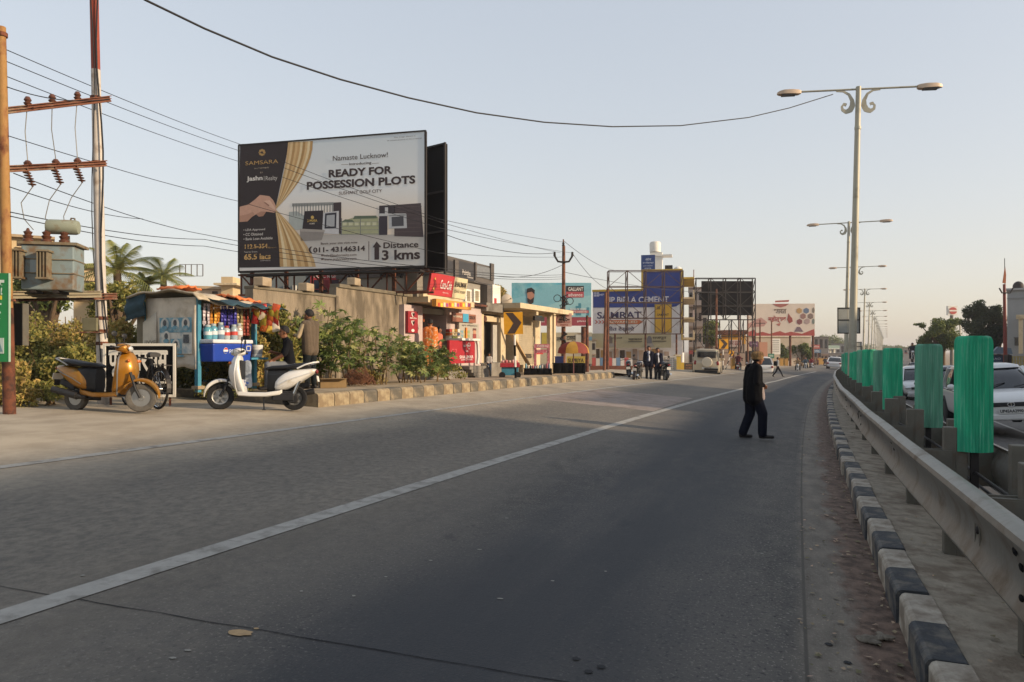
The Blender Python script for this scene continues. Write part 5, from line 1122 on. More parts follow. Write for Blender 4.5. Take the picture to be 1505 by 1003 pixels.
fpart(fs_, z0, T, 'small_sign', fcol('#8c5a44'), (657.5, 461.5, 692, 474, -.2, -.15)); fpart(fs_, z0, T, 'sign_print', fcol('#3f94b4'), (672.5, 461.7, 681, 473.8, -.206, -.201)); ftxt(fs_, z0, T, 'RECHARGE', fcol('#d8cdb8'), 658.5, 464, 671, 467, -.207, .02); ftxt(fs_, z0, T, 'XEROX', fcol('#2f2a28'), 682, 465, 691, 470, -.207, .02)
# dark grey building above the row
GB = mat('dark grey panel cladding', '#57524e', .7, var=.1, scale=1.5); GLt = mat('light grey wall', '#8d887f', .9, var=.1, scale=1.2, bump=.2, bscale=9)
fu = Face(PX(636, 25.4), 25.4, 23.2); zu = z0
T = fthing(fu, 'grey_office_building', 'grey two storey building with dark window bands above the shops', 'building', zu)
b = MB(); xa = fu.lx(636); xb = fu.lx(721); zt_ = PZ(373, fu.dep(640)) - zu; zm = PZ(413, fu.dep(680)) - zu; b.b2((xa, 0, 0), (xb, 4, zm)); b.build('wall', GLt, T); b = MB(); b.b2((xa - .05, -.12, zm), (xb + .05, 4, zt_)); b.build('upper_cladding', GB, T)
def uwin(px0, px1, py0, py1, m, nm='window'):
    o = fpart(fu, zu, T, nm, m, (px0, py0, px1, py1, -.15, -.125)); return o
WD = mat('smoked pane', '#332f2e', .3, var=.1); WM_ = mat('mesh pane', '#6f7377', .5, var=.3, scale=30)
fpart(fu, zu, T, 'window', WD, (641, 382, 647, 398, -.15, -.125)); fpart(fu, zu, T, 'window', WD, (648, 383, 661, 401, -.15, -.125)); fpart(fu, zu, T, 'window', WD, (669, 386, 692, 412, -.15, -.125)); fpart(fu, zu, T, 'window', WM_, (695, 392, 715, 409, -.15, -.125)); ftxt(fu, zu, T, 'Politika', fcol('#bdb6ad'), 674, 398, 686, 405, -.16, .02); ftxt(fu, zu, T, 'Restaurant', fcol('#bdb6ad'), 681, 406.5, 690, 409.5, -.16, .01)
fpart(fu, zu, T, 'mullion', GB, (692.3, 386, 694.3, 412, -.19, -.121), (662, 383, 667.5, 415, -.19, -.121), (715.3, 388, 720, 412, -.19, -.121))
for px in (682, 694.5):
    w_ = fpart(fu, zu, T, 'window', WHITE, (px, 425.5, px + 9, 445, -.06, .0)); b = MB(); fbox(b, fu, zu, px + 2, 428, px + 7, 443, -.065, -.061); b.build('pane', mat('beige blind', '#8e836c', .6), w_)
fpart(fu, zu, T, 'stair_cabin', GB, (706, 420, 712, 447, -.3, .0)); fpart(fu, zu, T, 'stair_cabin', WHITE, (712.3, 420, 724, 447.5, -.35, .5)); fpart(fu, zu, T, 'red_strip', fcol('#a03038'), (714.5, 439, 718, 447, -.36, -.351))

# ---------------------------------------------------------------- second shop with canopy
T = fthing(fs_, 'shop', 'cream shuttered shop with projecting concrete canopy behind the chevron sign', 'shop', z0); SHUT = mat('shutter slats', '#a89c84', .6, .2, var=.1, scale=4)
fpart(fs_, z0, T, 'parapet', CONC, (704, 447, 730, 459, -.3, 3.2)); fpart(fs_, z0, T, 'canopy', CRM, (729, 452, 812, 459, -1.0, 3.0)); fpart(fs_, z0, T, 'canopy_beam', CRM, (733, 459.1, 736, 464, -.9, .3), (758, 459.1, 761, 464, -.9, .3), (785, 459.1, 788, 464, -.9, .3), (806, 459.1, 810, 466, -.9, .3))
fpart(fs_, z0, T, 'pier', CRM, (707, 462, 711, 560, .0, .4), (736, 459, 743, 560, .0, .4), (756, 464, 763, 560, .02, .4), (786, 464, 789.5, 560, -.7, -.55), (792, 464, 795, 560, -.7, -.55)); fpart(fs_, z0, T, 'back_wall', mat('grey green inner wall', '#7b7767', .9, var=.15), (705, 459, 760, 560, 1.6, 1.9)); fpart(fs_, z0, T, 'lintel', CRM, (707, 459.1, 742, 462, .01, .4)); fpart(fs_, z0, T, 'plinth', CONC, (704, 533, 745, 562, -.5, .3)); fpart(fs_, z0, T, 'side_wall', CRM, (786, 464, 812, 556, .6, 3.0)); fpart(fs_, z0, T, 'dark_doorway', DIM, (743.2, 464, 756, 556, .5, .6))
fpart(fs_, z0, T, 'shutter_box', CRM, (711, 465, 736, 473, .05, .4)); x, z = fs_.L(713, 469, z0); b = MB(); b.cyl((x, -.02, z), (x, .5, z), .12, n=14); b.build('shutter_drum', RUST, T)
for k in range(22): fpart(fs_, z0, T, 'shutter_slat', SHUT, (763.2, 466 + k * 3.2, 786, 469 + k * 3.2, .06 + .01 * (k % 2), .09))
fpart(fs_, z0, T, 'door_leaf', mat('pale door', '#a5a197', .7), (728, 478, 734, 535, .1, .16)); fpart(fs_, z0, T, 'banner', fcol('#b35a52'), (720, 488, 724.5, 520, .6, .62))
b = MB(); xa, za = fs_.L(735.5, 478, z0); xb, zb_ = fs_.L(756.5, 536, z0); b.bar((xa, -.25, za), (xb, -.6, zb_), .16, .05); b.build('leaning_plank', mat('raw plank', '#b39468', .8, var=.15, scale=4), T)
fpart(fs_, z0, T, 'hanging_goods', fcol('#2c2a2b'), (770, 466, 784, 472, -.5, -.4)); fpart(fs_, z0, T, 'arch_sign', fcol('#a0342f'), (772, 515, 784, 521, -.45, -.4))
q = W(745, 443, 31); T = thing('dish_antenna', 'grey satellite dish on the canopy of the shuttered shop', 'antenna', (q.x, q.y, PZ(452, 31)), R(25)); b = MB(); b.lathe([(.005, .0), (.15, .03), (.26, .1), (.255, .115), (.15, .045), (.005, .015)], 20, (0, -.1, .3), 'Y'); b.build('dish', mat('grey dish', '#a79c8d', .6), T, smooth=50); b = MB(); b.cyl((0, 0, -.05), (0, 0, .3), .02); b.bar((0, -.1, .3), (0, -.36, .34), .015); b.box((0, -.38, .34), (.05, .06, .05)); b.build('mast', STEELD, T)
# ---------------------------------------------------------------- frontal objects at a known distance: photo pixels to local metres
class Fr:
    def __init__(s, px, py, d, name, label, cat, rz=0, group=None):
        s.d = d; s.px = px; s.py = py; s.S = d / F; s.T = thing(name, label, cat, W(px, py, d), rz, group)
    def x(s, px): return (px - s.px) * s.S
    def z(s, py): return (s.py - py) * s.S
    def box(s, name, m, px0, py0, px1, py1, y0=0, y1=.05, par=None, bevel=0):
        return MB().b2((s.x(px0), y0, s.z(py1)), (s.x(px1), y1, s.z(py0))).build(name, m, par or s.T, bevel=bevel)
    def txt(s, t, c, px0, py0, px1, py1, y=-.01, bold=.015, par=None):
        return txt(t, fcol(c) if isinstance(c, str) else c, par or s.T, s.x((px0 + px1) / 2), s.z((py0 + py1) / 2), (px1 - px0) * s.S, (py1 - py0) * s.S, y=y, bold=bold)
    def poly(s, name, m, pts, y=-.01, t=.004, par=None):
        return MB().prism([(s.x(a), s.z(b)) for a, b in pts], y, y + t).build(name, fcol(m) if isinstance(m, str) else m, par or s.T)
    def bar(s, b, p0, p1, w, y0=0, y1=None):
        return b.bar((s.x(p0[0]), y0, s.z(p0[1])), (s.x(p1[0]), y0 if y1 is None else y1, s.z(p1[1])), w)
CHY = mat('chevron yellow sheeting', '#c88f16', .4, var=.1, scale=6, col2='#b07a14', st=.62, sscale=5); CHB = mat('chevron brown', '#3a2a22', .5)
def chevron(label, px, pyb, d, x0, y0, x1, y1, lean=0, stripes=True):
    f = Fr(px, pyb, d, 'chevron_sign', label, 'road sign', 0, 'yellow chevron bend signs'); w, h = x1 - x0, y1 - y0; f.T.rotation_euler = (0, lean, R(6))
    pn = f.box('plate', CHY, x0, y0, x1, y1, -.03, -.015)
    f.poly('arrow', CHB, [(x0 + .1 * w, y0 + .03 * h), (x0 + .48 * w, y0 + .03 * h), (x0 + .93 * w, y0 + .48 * h), (x0 + .56 * w, y0 + .97 * h), (x0 + .16 * w, y0 + .97 * h), (x0 + .5 * w, y0 + .5 * h)], -.036)
    n = 6
    for k in range(n):
        a, b_ = y0 + (pyb - y0) * k / n, y0 + (pyb - y0) * (k + 1) / n
        MB().cyl((f.x(px), .03, f.z(b_)), (f.x(px), .03, f.z(a)), .035, n=10).build('post', (BLACK if k % 2 else WHITE) if stripes else STEELD, f.T, smooth=40)
    return f
chevron('large yellow chevron sign on a striped post by the shuttered shop', 758, 556, 23.6, 742.5, 459, 770.5, 491.5, R(-1.5))
chevron('small yellow chevron sign behind the cream jeep', 1063, 545, 56, 1056.5, 499, 1070.5, 513)
f = chevron('tilted small chevron sign right of the cream jeep', 1066, 545, 58, 1062, 514, 1069, 521, R(20))

# ---------------------------------------------------------------- street vending along the pavement
f = Fr(750, 553, 24.6, 'vending_cart', 'blue vending cart with a red tray beside the chevron post', 'cart'); cb = mat('cart blue', '#3f7f94', .7, var=.15, scale=5, col2='#5b8f9b', st=.6, sscale=4)
f.box('body', cb, 737, 540, 762, 552, 0, .5, bevel=.01); f.box('tray', fcol('#a32f38'), 735, 534, 764, 540, -.06, .56, bevel=.01)
for i, px in enumerate((739, 744, 749, 754, 759)): MB().ell((f.x(px), .2, f.z(532)), (.06, .06, .05 + .02 * (i % 2)), 8, 6).build('goods', fcol(['#c49a96', '#b8686a', '#c4a08a'][i % 3]), f.T, smooth=60)
for px in (738, 761): MB().lathe([(.1, -.02), (.11, 0), (.1, .02)], 14, (f.x(px), -.03, .03), 'Y').build('wheel', RUBBER, f.T)
def table(px, pyb, d, x0, y0, x1, label, depth=.8):
    f = Fr(px, pyb, d, 'stall_table', label, 'table', 0, 'black covered stall tables'); f.box('top', BLACK, x0, y0, x1, y0 + 1.2, -.04, depth)
    rag(14, 4, lambda u, v: (f.x(x0) + u * (f.x(x1) - f.x(x0)), -.05 + .025 * math.sin(u * 30), f.z(pyb - 1) + v * (f.z(y0 + .6) - f.z(pyb - 1))), BLACK, 'cloth', f.T)
    for px_ in (x0 + 1, x1 - 1): MB().b2((f.x(px_) - .02, .02, 0), (f.x(px_) + .02, .06, f.z(y0))).build('leg', DARK, f.T)
    return f
t1 = table(792, 552, 27.5, 770, 542, 811, 'long black covered stall table with small goods')
t2 = table(836, 550, 29.5, 813, 534, 860, 'tall black covered stall table under the umbrella')
cols = ['#6f9aa6', '#b5a9a0', '#333338', '#9a5560', '#7a8894', '#c4beb2']
for i in range(11):
    px = 773 + i * 3.4; q = W(px, 542, 27.9); g_ = thing('stall_item', 'small %s jar, %s from the left on the long black table' % (['pale blue', 'beige', 'dark', 'plum', 'grey', 'white'][i % 6], 'first second third fourth fifth sixth seventh eighth ninth tenth last'.split()[i]), 'jar', q, 0, 'goods on the stall table'); h = rnd.uniform(.08, .2)
    MB().lathe([(.035, 0), (.04, .02), (.04, h * .8), (.02, h)], 10).build('body', fcol(cols[i % 6]), g_, smooth=50); MB().lathe([(.022, h), (.022, h + .02)], 8).build('cap', fcol('#8d8a86'), g_)
f = Fr(795, 543, 28.2, 'display_arch', 'pink and white printed display arch on the long black table', 'display'); PK = mat('pink printed board', '#b4616b', .6, var=.3, scale=18, col2='#cfa9a6', st=.55, sscale=10)
f.box('upright', PK, 785, 512, 788.5, 543, 0, .08); f.box('upright', PK, 804.5, 512, 808, 543, 0, .08); f.box('header', PK, 785, 506, 808, 511.9, -.02, .1); f.box('header', PK, 787, 514, 806, 519, .0, .06); f.txt('OFFER', '#d9c9c4', 789, 507.5, 804, 510.5, -.03)
f = Fr(823, 534, 30.2, 'bin_box', 'small navy box standing on the tall black table', 'box'); f.box('body', fcol('#26305f'), 816, 525, 828, 533.9, 0, .3); f.box('lid', fcol('#31407a'), 815.5, 524, 828.5, 525, -.02, .32)
f = Fr(847, 534, 30.4, 'yellow_board', 'yellow board with dark lettering propped on the tall table', 'sign'); f.box('panel', fcol('#b5a04a'), 833, 524, 860, 533.9, 0, .03); f.txt('SUPRIYA', '#2d2a26', 835, 527, 858, 533, -.006)
# umbrella
f = Fr(843, 549, 28.6, 'market_umbrella', 'red and yellow market umbrella above the stall tables', 'umbrella'); MB().cyl((0, 0, 0), (0, 0, f.z(503)), .02, n=8).build('pole', mat('umbrella pole', '#7a4c50', .5), f.T)
ur = f.x(867); zr, zt_ = f.z(519), f.z(502)
for k in range(8):
    a0, a1 = 2 * PI * k / 8 + .2, 2 * PI * (k + 1) / 8 + .2; V = []
    for j in range(5):
        t = j / 4; r = ur * math.sin(t * PI / 2) ** .9 + .005; z = zr + (zt_ - zr) * (1 - t ** 1.9)
        for a in (a0, (a0 + a1) / 2, a1): V.append((r * math.cos(a) * (.97 if a not in (a0, a1) else 1), r * math.sin(a), z - (.03 * t if a not in (a0, a1) else 0)))
    b = MB(); b.add(V, [(j * 3 + i, j * 3 + i + 1, j * 3 + i + 4, j * 3 + i + 3) for j in range(4) for i in range(2)]); b.build('canopy_panel', mat('umbrella yellow', '#c79a42', .8, transl=.3) if k % 2 else mat('umbrella red', '#8f453c', .8, transl=.3), f.T, smooth=60, fix=False)
    MB().cyl((0, 0, zt_ - .12), (ur * math.cos(a0), ur * math.sin(a0), zr + .01), .006, n=5).build('rib', DARK, f.T)
# child
q = W(719, 553, 25.6)
person('small child in a pale shirt and blue jeans by the shop plinth', q, R(-80), dict(wrl=(.12, .16, .98), wrr=(.12, -.16, .98)), '#a7a19c', '#39475c', H=.8, voxel=.02, hands=False)

# ---------------------------------------------------------------- steel pole in front of the stalls
f = Fr(828, 548, 33, 'utility_pole', 'rusty utility pole with antler arms above the stalls', 'utility pole'); RP = mat('rust banded pole', '#7d5139', .8, .1, var=.3, scale=3, col2='#4f3328', st=.5, sscale=3)
MB().cyl((0, 0, 0), (f.x(828.5), 0, f.z(362)), .105, .07, 12).cyl((0, 0, f.z(362)), (0, 0, f.z(352)), .03, n=8).build('pole', RP, f.T, smooth=40)
for sx in (-1, 1): MB().tube([(0, -.08, f.z(386)), (sx * f.x(836), -.08, f.z(385)), (sx * f.x(841), -.08, f.z(377))], .045, 8).cyl((sx * f.x(841), -.08, f.z(377)), (sx * f.x(841), -.08, f.z(371)), .06, .045, 8).build('arm', DARK, f.T, smooth=40)
MB().lathe([(.05, 0), (.07, .04), (.04, .08), (.06, .12), (.03, .18)], 10, (0, 0, f.z(362))).build('insulator', DARK, f.T)
b = MB()
for k in range(5): b.tube([(rnd.uniform(-.25, .25) * math.sin(i * .9 + k), -.1 - .03 * k, f.z(436) - i * .13 + .1 * math.sin(i + k)) for i in range(9)], .025, 6)
for sx, py in ((-1, 439), (1, 443)): b.tube([(sx * .28 + .16 * math.cos(i * .7), -.12, f.z(py) + .16 * math.sin(i * .7)) for i in range(10)], .018, 5)
b.tube([(.15 * math.sin(i * 1.7), -.1, f.z(488) - i * .1) for i in range(9)], .05, 6); b.build('cable_tangle', CABLE, f.T)
sg = f.box('notice', fcol('#bf9a8f'), 818, 461, 840, 480.5, -.14, -.12); f.txt('शिव शक्ति', '#8f3a35', 820, 463, 838, 466.5, -.15, .02)
for k in range(3): f.box('print', fcol('#5b3a35'), 821 + k * 6, 469, 825 + k * 6, 471.5, -.146, -.141)
f.txt('कार बाजार', '#8f3a35', 820, 473, 838, 475.5, -.15, .01); f.txt('लखनऊ', '#8f3a35', 823, 477, 835, 479.3, -.15, .01)

# ---------------------------------------------------------------- hoardings and walls further along
def hoard(name, label, px0, py0, px1, py1, d, m, pyb, posts, cat='billboard', rz=0):
    f = Fr(px0, pyb, d, name, label, cat, rz); f.pn = f.box('panel', m, px0, py0, px1, py1, 0, .12)
    for px, pt_ in posts: MB().cyl((f.x(px), .2, 0), (f.x(px), .2, f.z(pt_)), .14, n=10).build('post', RUST, f.T, smooth=40)
    return f
SKYB = mat('teal cloud print', '#4f93a3', .5, var=.35, scale=.5, col2='#8bb7bd', st=.5, sscale=.6)
f = hoard('hoarding', 'teal hoarding with a bearded man and red lettering strip behind the pole', 752, 416, 869, 466.5, 43, SKYB, 548, ((812, 480), (858, 480)))
f.box('lower_strip', fcol('#8f3d48'), 795, 466.6, 869, 479, -.01, .1); f.poly('print', '#77aab6', [(752, 440), (785, 431), (812, 420), (836, 417), (869, 417), (869, 440), (830, 455), (790, 466), (752, 466)], -.006); f.poly('print', '#8ab4ba', [(800, 452), (830, 440), (869, 434), (869, 466), (800, 466)], -.012)
for k, (px, h) in enumerate(((755, 18), (760, 16), (818, 9), (846, 14), (850, 18), (862, 12), (836, 8))): f.box('tower_print', fcol('#3f7d8d'), px, 464 - h, px + 4, 464, -.018, -.012)
f.poly('portrait_print', '#3d5f6c', [(765, 466.4), (769, 456), (776, 452), (785, 452), (795, 457), (800, 466.4)], -.024); f.poly('portrait_print', '#b5aaa2', [(777, 466), (778, 452), (784, 452), (788, 466)], -.03); f.poly('portrait_print', '#a5755f', [(774.5, 430), (778, 426), (784, 427), (785.5, 434), (784, 444), (779.5, 448), (775.5, 443)], -.034); f.poly('portrait_print', '#231b1a', [(773.5, 432), (775, 424.5), (781, 423), (786, 427), (785.5, 433), (782, 429), (776, 430)], -.04); f.poly('portrait_print', '#2b2220', [(774.8, 438), (779.8, 441), (785, 437), (784, 445), (779.5, 448.5), (775.3, 444)], -.04)
f.box('print', fcol('#2a2526'), 832, 420.5, 858, 429, -.03, -.02); f.txt('GALLANT', '#d5cfc7', 835, 422.5, 857, 428, -.036, .02); f.box('print', fcol('#a64850'), 832, 429.1, 858, 437.5, -.03, -.02); f.txt('advance', '#dccdc9', 835, 431, 856, 436, -.036, .01)
f.txt('BECAUSE EVERY', '#d9d2cc', 838, 453.5, 862, 456, -.03, .01); f.box('print', fcol('#a64850'), 836, 456.5, 865, 460.5, -.026, -.02); f.txt('HOME DESERVES', '#d9d2cc', 838, 457.3, 863, 459.8, -.03, .01); f.txt('gallant.in', '#d9cdc9', 848, 471, 862, 474, -.02); f.txt('in', '#d9cdc9', 796, 470, 800, 474, -.02)
f = hoard('wall_banner', 'long wall with yellow and white painted adverts below the teal hoarding', 795, 489, 870, 535, 46, fcol('#b3aa93'), 548, (), 'wall'); f.box('painted_panel', fcol('#b3a14d'), 796, 489.5, 808, 507, -.02, -.002); f.txt('उर्मिला', '#2d2b29', 818, 494, 829, 503, -.02, .02); f.txt('टावर्स', '#2d2b29', 833, 494, 846, 503, -.02, .02); f.box('painted_panel', fcol('#c4c1b6'), 846, 492, 861, 506, -.02, -.002); f.txt('शिवा', '#7a4a3a', 848, 490, 858, 492, -.025, .02)
f.poly('print', '#6f93a8', [(863, 500), (866, 495), (870, 495), (870, 501)], -.03)

# painted house
hb = 18.0; fB = Face(PX(871, 60), 60, 90 + 14); zB = gz(PX(940, 60), 60) - .3
T = fthing(fB, 'painted_house', 'tall house with a blue cement advert painted on its end wall', 'building', zB); NAVY = mat('navy wall paint', '#263a80', .7, var=.12, scale=.8); WP = mat('white wall paint', '#d0cdcd', .8, var=.08, scale=.8, col2='#a39c94', st=.62, sscale=.7); YEL = mat('yellow trim paint', '#b89a3c', .8, var=.12, scale=1)
fpart(fB, zB, T, 'end_wall', WP, (871, 427, 944, 555, 0, 9), (944.2, 398, 1003, 555, 0, 9))
bl = lambda px, py: fB.L(px, py, zB)
def bpoly(pts, m, y, name='painted_advert'): b = MB(); b.prism([bl(*p) for p in pts], y, y + .006); return b.build(name, fcol(m) if isinstance(m, str) else m, T)
bpoly([(872, 429), (944.5, 427.5), (944.5, 400), (1001, 398), (1001, 441), (999, 447), (994, 450.5), (988, 451.5), (872, 452.5)], NAVY, -.012)
fpart(fB, zB, T, 'trim', YEL, (870.5, 425.5, 944, 428.5, -.06, .1), (942.5, 397, 945, 427, -.065, .1), (943, 396, 1003.5, 398.5, -.06, .1), (1001.3, 398.6, 1003.5, 500, -.05, .05))
bt = lambda s, c, a, b_, c2, d2, y=-.02, bold=.02: ftxt(fB, zB, T, s, fcol(c), a, b_, c2, d2, y, bold)
for k in range(2):
    for j in range(2): fpart(fB, zB, T, 'painted_advert', fcol('#a9acc2'), (873 + k * 4, 429.5 + j * 3.6, 876.5 + k * 4, 432.6 + j * 3.6, -.02, -.013))
bt('MP', '#a9acc2', 881, 432, 888, 435); bt('MP BIRLA', '#c3c3cc', 890, 436.5, 935, 445.5); bt('CEMENT', '#c3c3cc', 938.5, 436, 983, 445); bt('SAMRAT', '#322a50', 877.5, 458.5, 943, 468.5); bt('मीत देखलो', '#322a50', 892, 480, 932, 487)
for k in range(3): bpoly([(874 + k * 5, 471), (876 + k * 5, 471), (879 + k * 5, 473.5), (876 + k * 5, 476), (874 + k * 5, 476), (877 + k * 5, 473.5)], '#a8442d', -.014)
bpoly([(890, 470.5), (940, 470.5), (945, 473.5), (940, 476.5), (890, 476.5)], '#b5643a', -.014); bt('ADVANCED', '#d1c3ae', 894, 471.8, 937, 475.2, -.022)
fpart(fB, zB, T, 'painted_advert', fcol('#8f7a3a'), (962, 447, 987.5, 489.5, -.022, -.013)); fpart(fB, zB, T, 'painted_advert', fcol('#c1982f'), (963.5, 449, 986, 488, -.03, -.0225)); bt('SAMRAT', '#4a3d22', 966, 461, 983, 464.5, -.036); bpoly([(966, 450.5), (970.5, 450.5), (970.5, 455), (966, 455)], '#7a6428', -.037)
# road side of the house: floors, balconies, windows
fBs = Face(fB.o.x + fB.d.x * fB.lx(1003), fB.o.y + fB.d.y * fB.lx(1003), 14 + 6); 
hx = fB.lx(1003); top = PZ(398, fB.dep(990)) - zB
for k in range(4):
    zf = top - .6 - k * 1.6
    b = MB(); b.b2((hx + .01, .6 + 0, zf), (hx + .9, 8.6, zf + .12)); b.build('balcony_slab', YEL if k == 0 else CRM, T); b = MB(); b.b2((hx + .82, .6, zf + .13), (hx + .9, 8.6, zf + .7)); b.build('balcony_wall', CRM if k % 2 else PINKW, T)
    for j in range(3): b = MB(); b.b2((hx, 1 + j * 2.6, zf - 1.1), (hx + .03, 2.2 + j * 2.6, zf - .1)); b.build('window', GLASS, T)
b = MB(); b.b2((hx - 2.7, 3, top), (hx - 1.7, 4, top + 1.9)); b.build('stair_tower', WHITE, T); b = MB(); b.lathe([(.45, 0), (.47, .7), (.4, .85), (.2, .9)], 14, (hx - 2.3, 3.4, top + 1.95)); b.build('water_tank', WHITE, T, smooth=50); b = MB(); b.b2((hx - 2.9, 2.9, top + 1.55), (hx - .9, 4.2, top + 1.68)); b.build('tower_slab', WHITE, T)
sgn = fpart(fB, zB, T, 'roof_sign', fcol('#233f78'), (942, 374.5, 962.5, 397, .2, .35)); bt('और', '#b9c0d2', 948, 378.5, 957, 383, .19); bt('अभिव्यक्त', '#b9c0d2', 944, 384.5, 960.5, 388, .19); bt('प्रधान कार्यालय', '#b9c0d2', 945, 390, 959, 392, .19, .01); bt('लखनऊ', '#b9c0d2', 947, 393.5, 957, 395.3, .19, .01)
b = MB(); b.b2((hx - 1.4, 1, top), (hx - .8, 1.7, top + .55)); b.build('rooftop_box', DARK, T)
b = MB(); b.ell((hx - .6 + .2, 2, top + .25), (.35, .35, .3), 10, 7); b.build('rooftop_tank', WHITE, T, smooth=60)
# banner strip, grille and wall below
fpart(fB, zB, T, 'banner_wall', fcol('#a39c80'), (872, 490.5, 987, 511.5, -.9, -.75)); 
for px, c in ((895, '#6b5f55'), (952, '#6a6a70')): bpoly([(px, 505), (px, 498), (px + 2, 494.5), (px + 5, 494.5), (px + 7, 498), (px + 7, 505)], c, -.92); bpoly([(px - 3, 510), (px, 505), (px + 8, 505), (px + 11, 510)], '#8f8a84', -.925)
bt('जय अम्बे', '#3c3a30', 900, 496, 916, 499, -.93); bt('महाकाल', '#3c3a30', 925, 498, 945, 501.5, -.93); bt('राजपूत', '#3c3a30', 960, 495.5, 980, 500, -.93); fpart(fB, zB, T, 'print', fcol('#3c3a30'), (925, 502, 945, 503, -.93, -.91), (960, 501.5, 980, 502.5, -.93, -.91))
for k in range(12): fpart(fB, zB, T, 'lower_window', [DIM, fcol('#9c7f52'), fcol('#8b7a70'), fcol('#b09b8a')][k % 4], (874 + k * 9.3, 513 + 2 * (k % 3), 881 + k * 9.3, 540, -.05, -.004))
f = Fr(870, 553, 47, 'painted_low_wall', 'low wall painted in red, white and blue letters behind the parked bikes', 'wall'); f.box('brick_base', mat('old brick base', '#6d4537', .9, var=.25, scale=9), 868, 538, 930, 553, 0, .25)
for k in range(10): f.box('painted_panel', fcol(['#a8504c', '#bdb8b4', '#5f7c9c', '#bdb8b4'][k % 4]), 870 + k * 6, 526 + (k % 2), 875.6 + k * 6, 537.8, 0, .2)
f = Fr(985, 552, 50, 'concrete_grille', 'pale concrete jali screen right of the suited men', 'screen')
for k in range(4):
    for j in range(9): f.box('block', fcol('#b0aaa0'), 972 + k * 6, 526 + j * 2.9, 976.4 + k * 6, 528.4 + j * 2.9, 0, .2)
f.box('frame', fcol('#b0aaa0'), 969, 523.5, 994, 525.9, -.02, .22)
f = Fr(1000, 548, 52, 'gate_pillar', 'bright yellow gate pillar left of the cream jeep', 'pillar'); f.box('pillar', YEL, 993, 524, 1001, 547.8, 0, .5); f.box('cap', CRM, 992, 521.5, 1002, 523.9, -.05, .55); f.box('yellow_board', YEL, 1001.2, 533, 1006, 547, .1, .15); f.box('dark_board', DIM, 1006.2, 534, 1019, 544, .1, .15); f.txt('AUTO', '#a97a5a', 1008, 536, 1017, 538.5, .09); f.txt('A.C.BUS', '#a97a5a', 1008, 540, 1017, 542, .09)
# small kerb island
f = Fr(995, 556, 48, 'traffic_island', 'low broken kerb island in front of the gate pillar', 'kerb'); f.box('kerb_stone', KY, 975, 548, 990, 556.5, 0, 2, bevel=.03); f.box('kerb_stone', KD, 990.2, 548, 1006, 556, 0, 2, bevel=.03); f.box('kerb_stone', KY, 1006.2, 547.5, 1016, 555, 0, 2, bevel=.03)
# lattice frames
def lattice(f, x0, x1, y0, y1, nx, ny, d1=.8, w=.06, m=RUST, diag=True, name='lattice'):
    for k in range(nx + 1):
        b = MB(); x = x0 + (x1 - x0) * k / nx
        for yy in (0, d1): f.bar(b, (x, y1), (x, y0), w, yy)
        for j in range(ny + 1): y = y0 + (y1 - y0) * j / ny; f.bar(b, (x, y), (x, y), w, 0) if False else b.bar((f.x(x), 0, f.z(y)), (f.x(x), d1, f.z(y)), w * .6)
        for j in range(ny):
            ya, yb = y0 + (y1 - y0) * j / ny, y0 + (y1 - y0) * (j + 1) / ny; b.bar((f.x(x), 0, f.z(ya)), (f.x(x), d1, f.z(yb)), w * .6)
        b.build('upright', m, f.T)
    for j in range(ny + 1):
        y = y0 + (y1 - y0) * j / ny; b = MB(); f.bar(b, (x0, y), (x1, y), w * .8); f.bar(b, (x0, y), (x1, y), w * .8, d1); b.build('cross_rail', m, f.T)
    if diag:
        for k in range(nx):
            b = MB()
            for j in range(ny):
                xa, xb = x0 + (x1 - x0) * k / nx, x0 + (x1 - x0) * (k + 1) / nx; ya, yb = y0 + (y1 - y0) * j / ny, y0 + (y1 - y0) * (j + 1) / ny
                if (k + j) % 2: f.bar(b, (xa, ya), (xb, yb), w * .55)
                else: f.bar(b, (xb, ya), (xa, yb), w * .55)
            b.build('brace', m, f.T)
f = Fr(950, 548, 56, 'empty_hoarding_frame', 'empty rusty hoarding frame in front of the blue painted house', 'frame'); lattice(f, 895, 1004, 398, 491, 4, 4, .9, .07, mat('thin rusty angle', '#4d3a33', .8, .2, var=.2))
for px in (905, 950, 996): MB().cyl((f.x(px), .4, 0), (f.x(px), .4, f.z(490)), .07, n=8).build('leg', RUST, f.T)
f = Fr(1068, 548, 66, 'hoarding', 'black backed hoarding on a tall lattice frame behind the jeep', 'billboard'); f.box('panel', BLACK, 1035, 412, 1112, 463, .9, 1.0); lattice(f, 1023, 1110, 409, 470, 4, 3, .8, .08, DARK); lattice(f, 1023, 1110, 470, 519, 5, 2, .8, .07, DARK)
for px in (1024, 1052, 1080, 1108): MB().cyl((f.x(px), .4, 0), (f.x(px), .4, f.z(519)), .09, n=8).build('leg', RUST, f.T)
for i, (px, pt_, d) in enumerate(((888, 430, 44), (893, 424, 46), (1053, 425, 58), (1086, 448, 70), (1099, 452, 72), (1117, 470, 80), (1134, 472, 82), (863, 464, 40))):
    f = Fr(px, 549, d, 'steel_pole', ['rusty pole left of the painted house advert', 'thin pale pole before the painted house', 'rusty pole in front of the black hoarding', 'pole right of the small chevron sign', 'pole beside the white wall, left of two', 'pole with cross arm before the white wall', 'pole beside the hanging notice cloth', 'thin dark pole left of the painted house'][i], 'pole'); MB().cyl((0, 0, 0), (.1 if i == 0 else 0, 0, f.z(pt_)), .1, .07, 10).build('pole', RP if i % 2 == 0 else RUST, f.T, smooth=40)
    if i in (2, 5): MB().bar((-.5, -.1, f.z(pt_) - .4), (.5, -.1, f.z(pt_) - .4), .07).build('cross_arm', DARK, f.T)
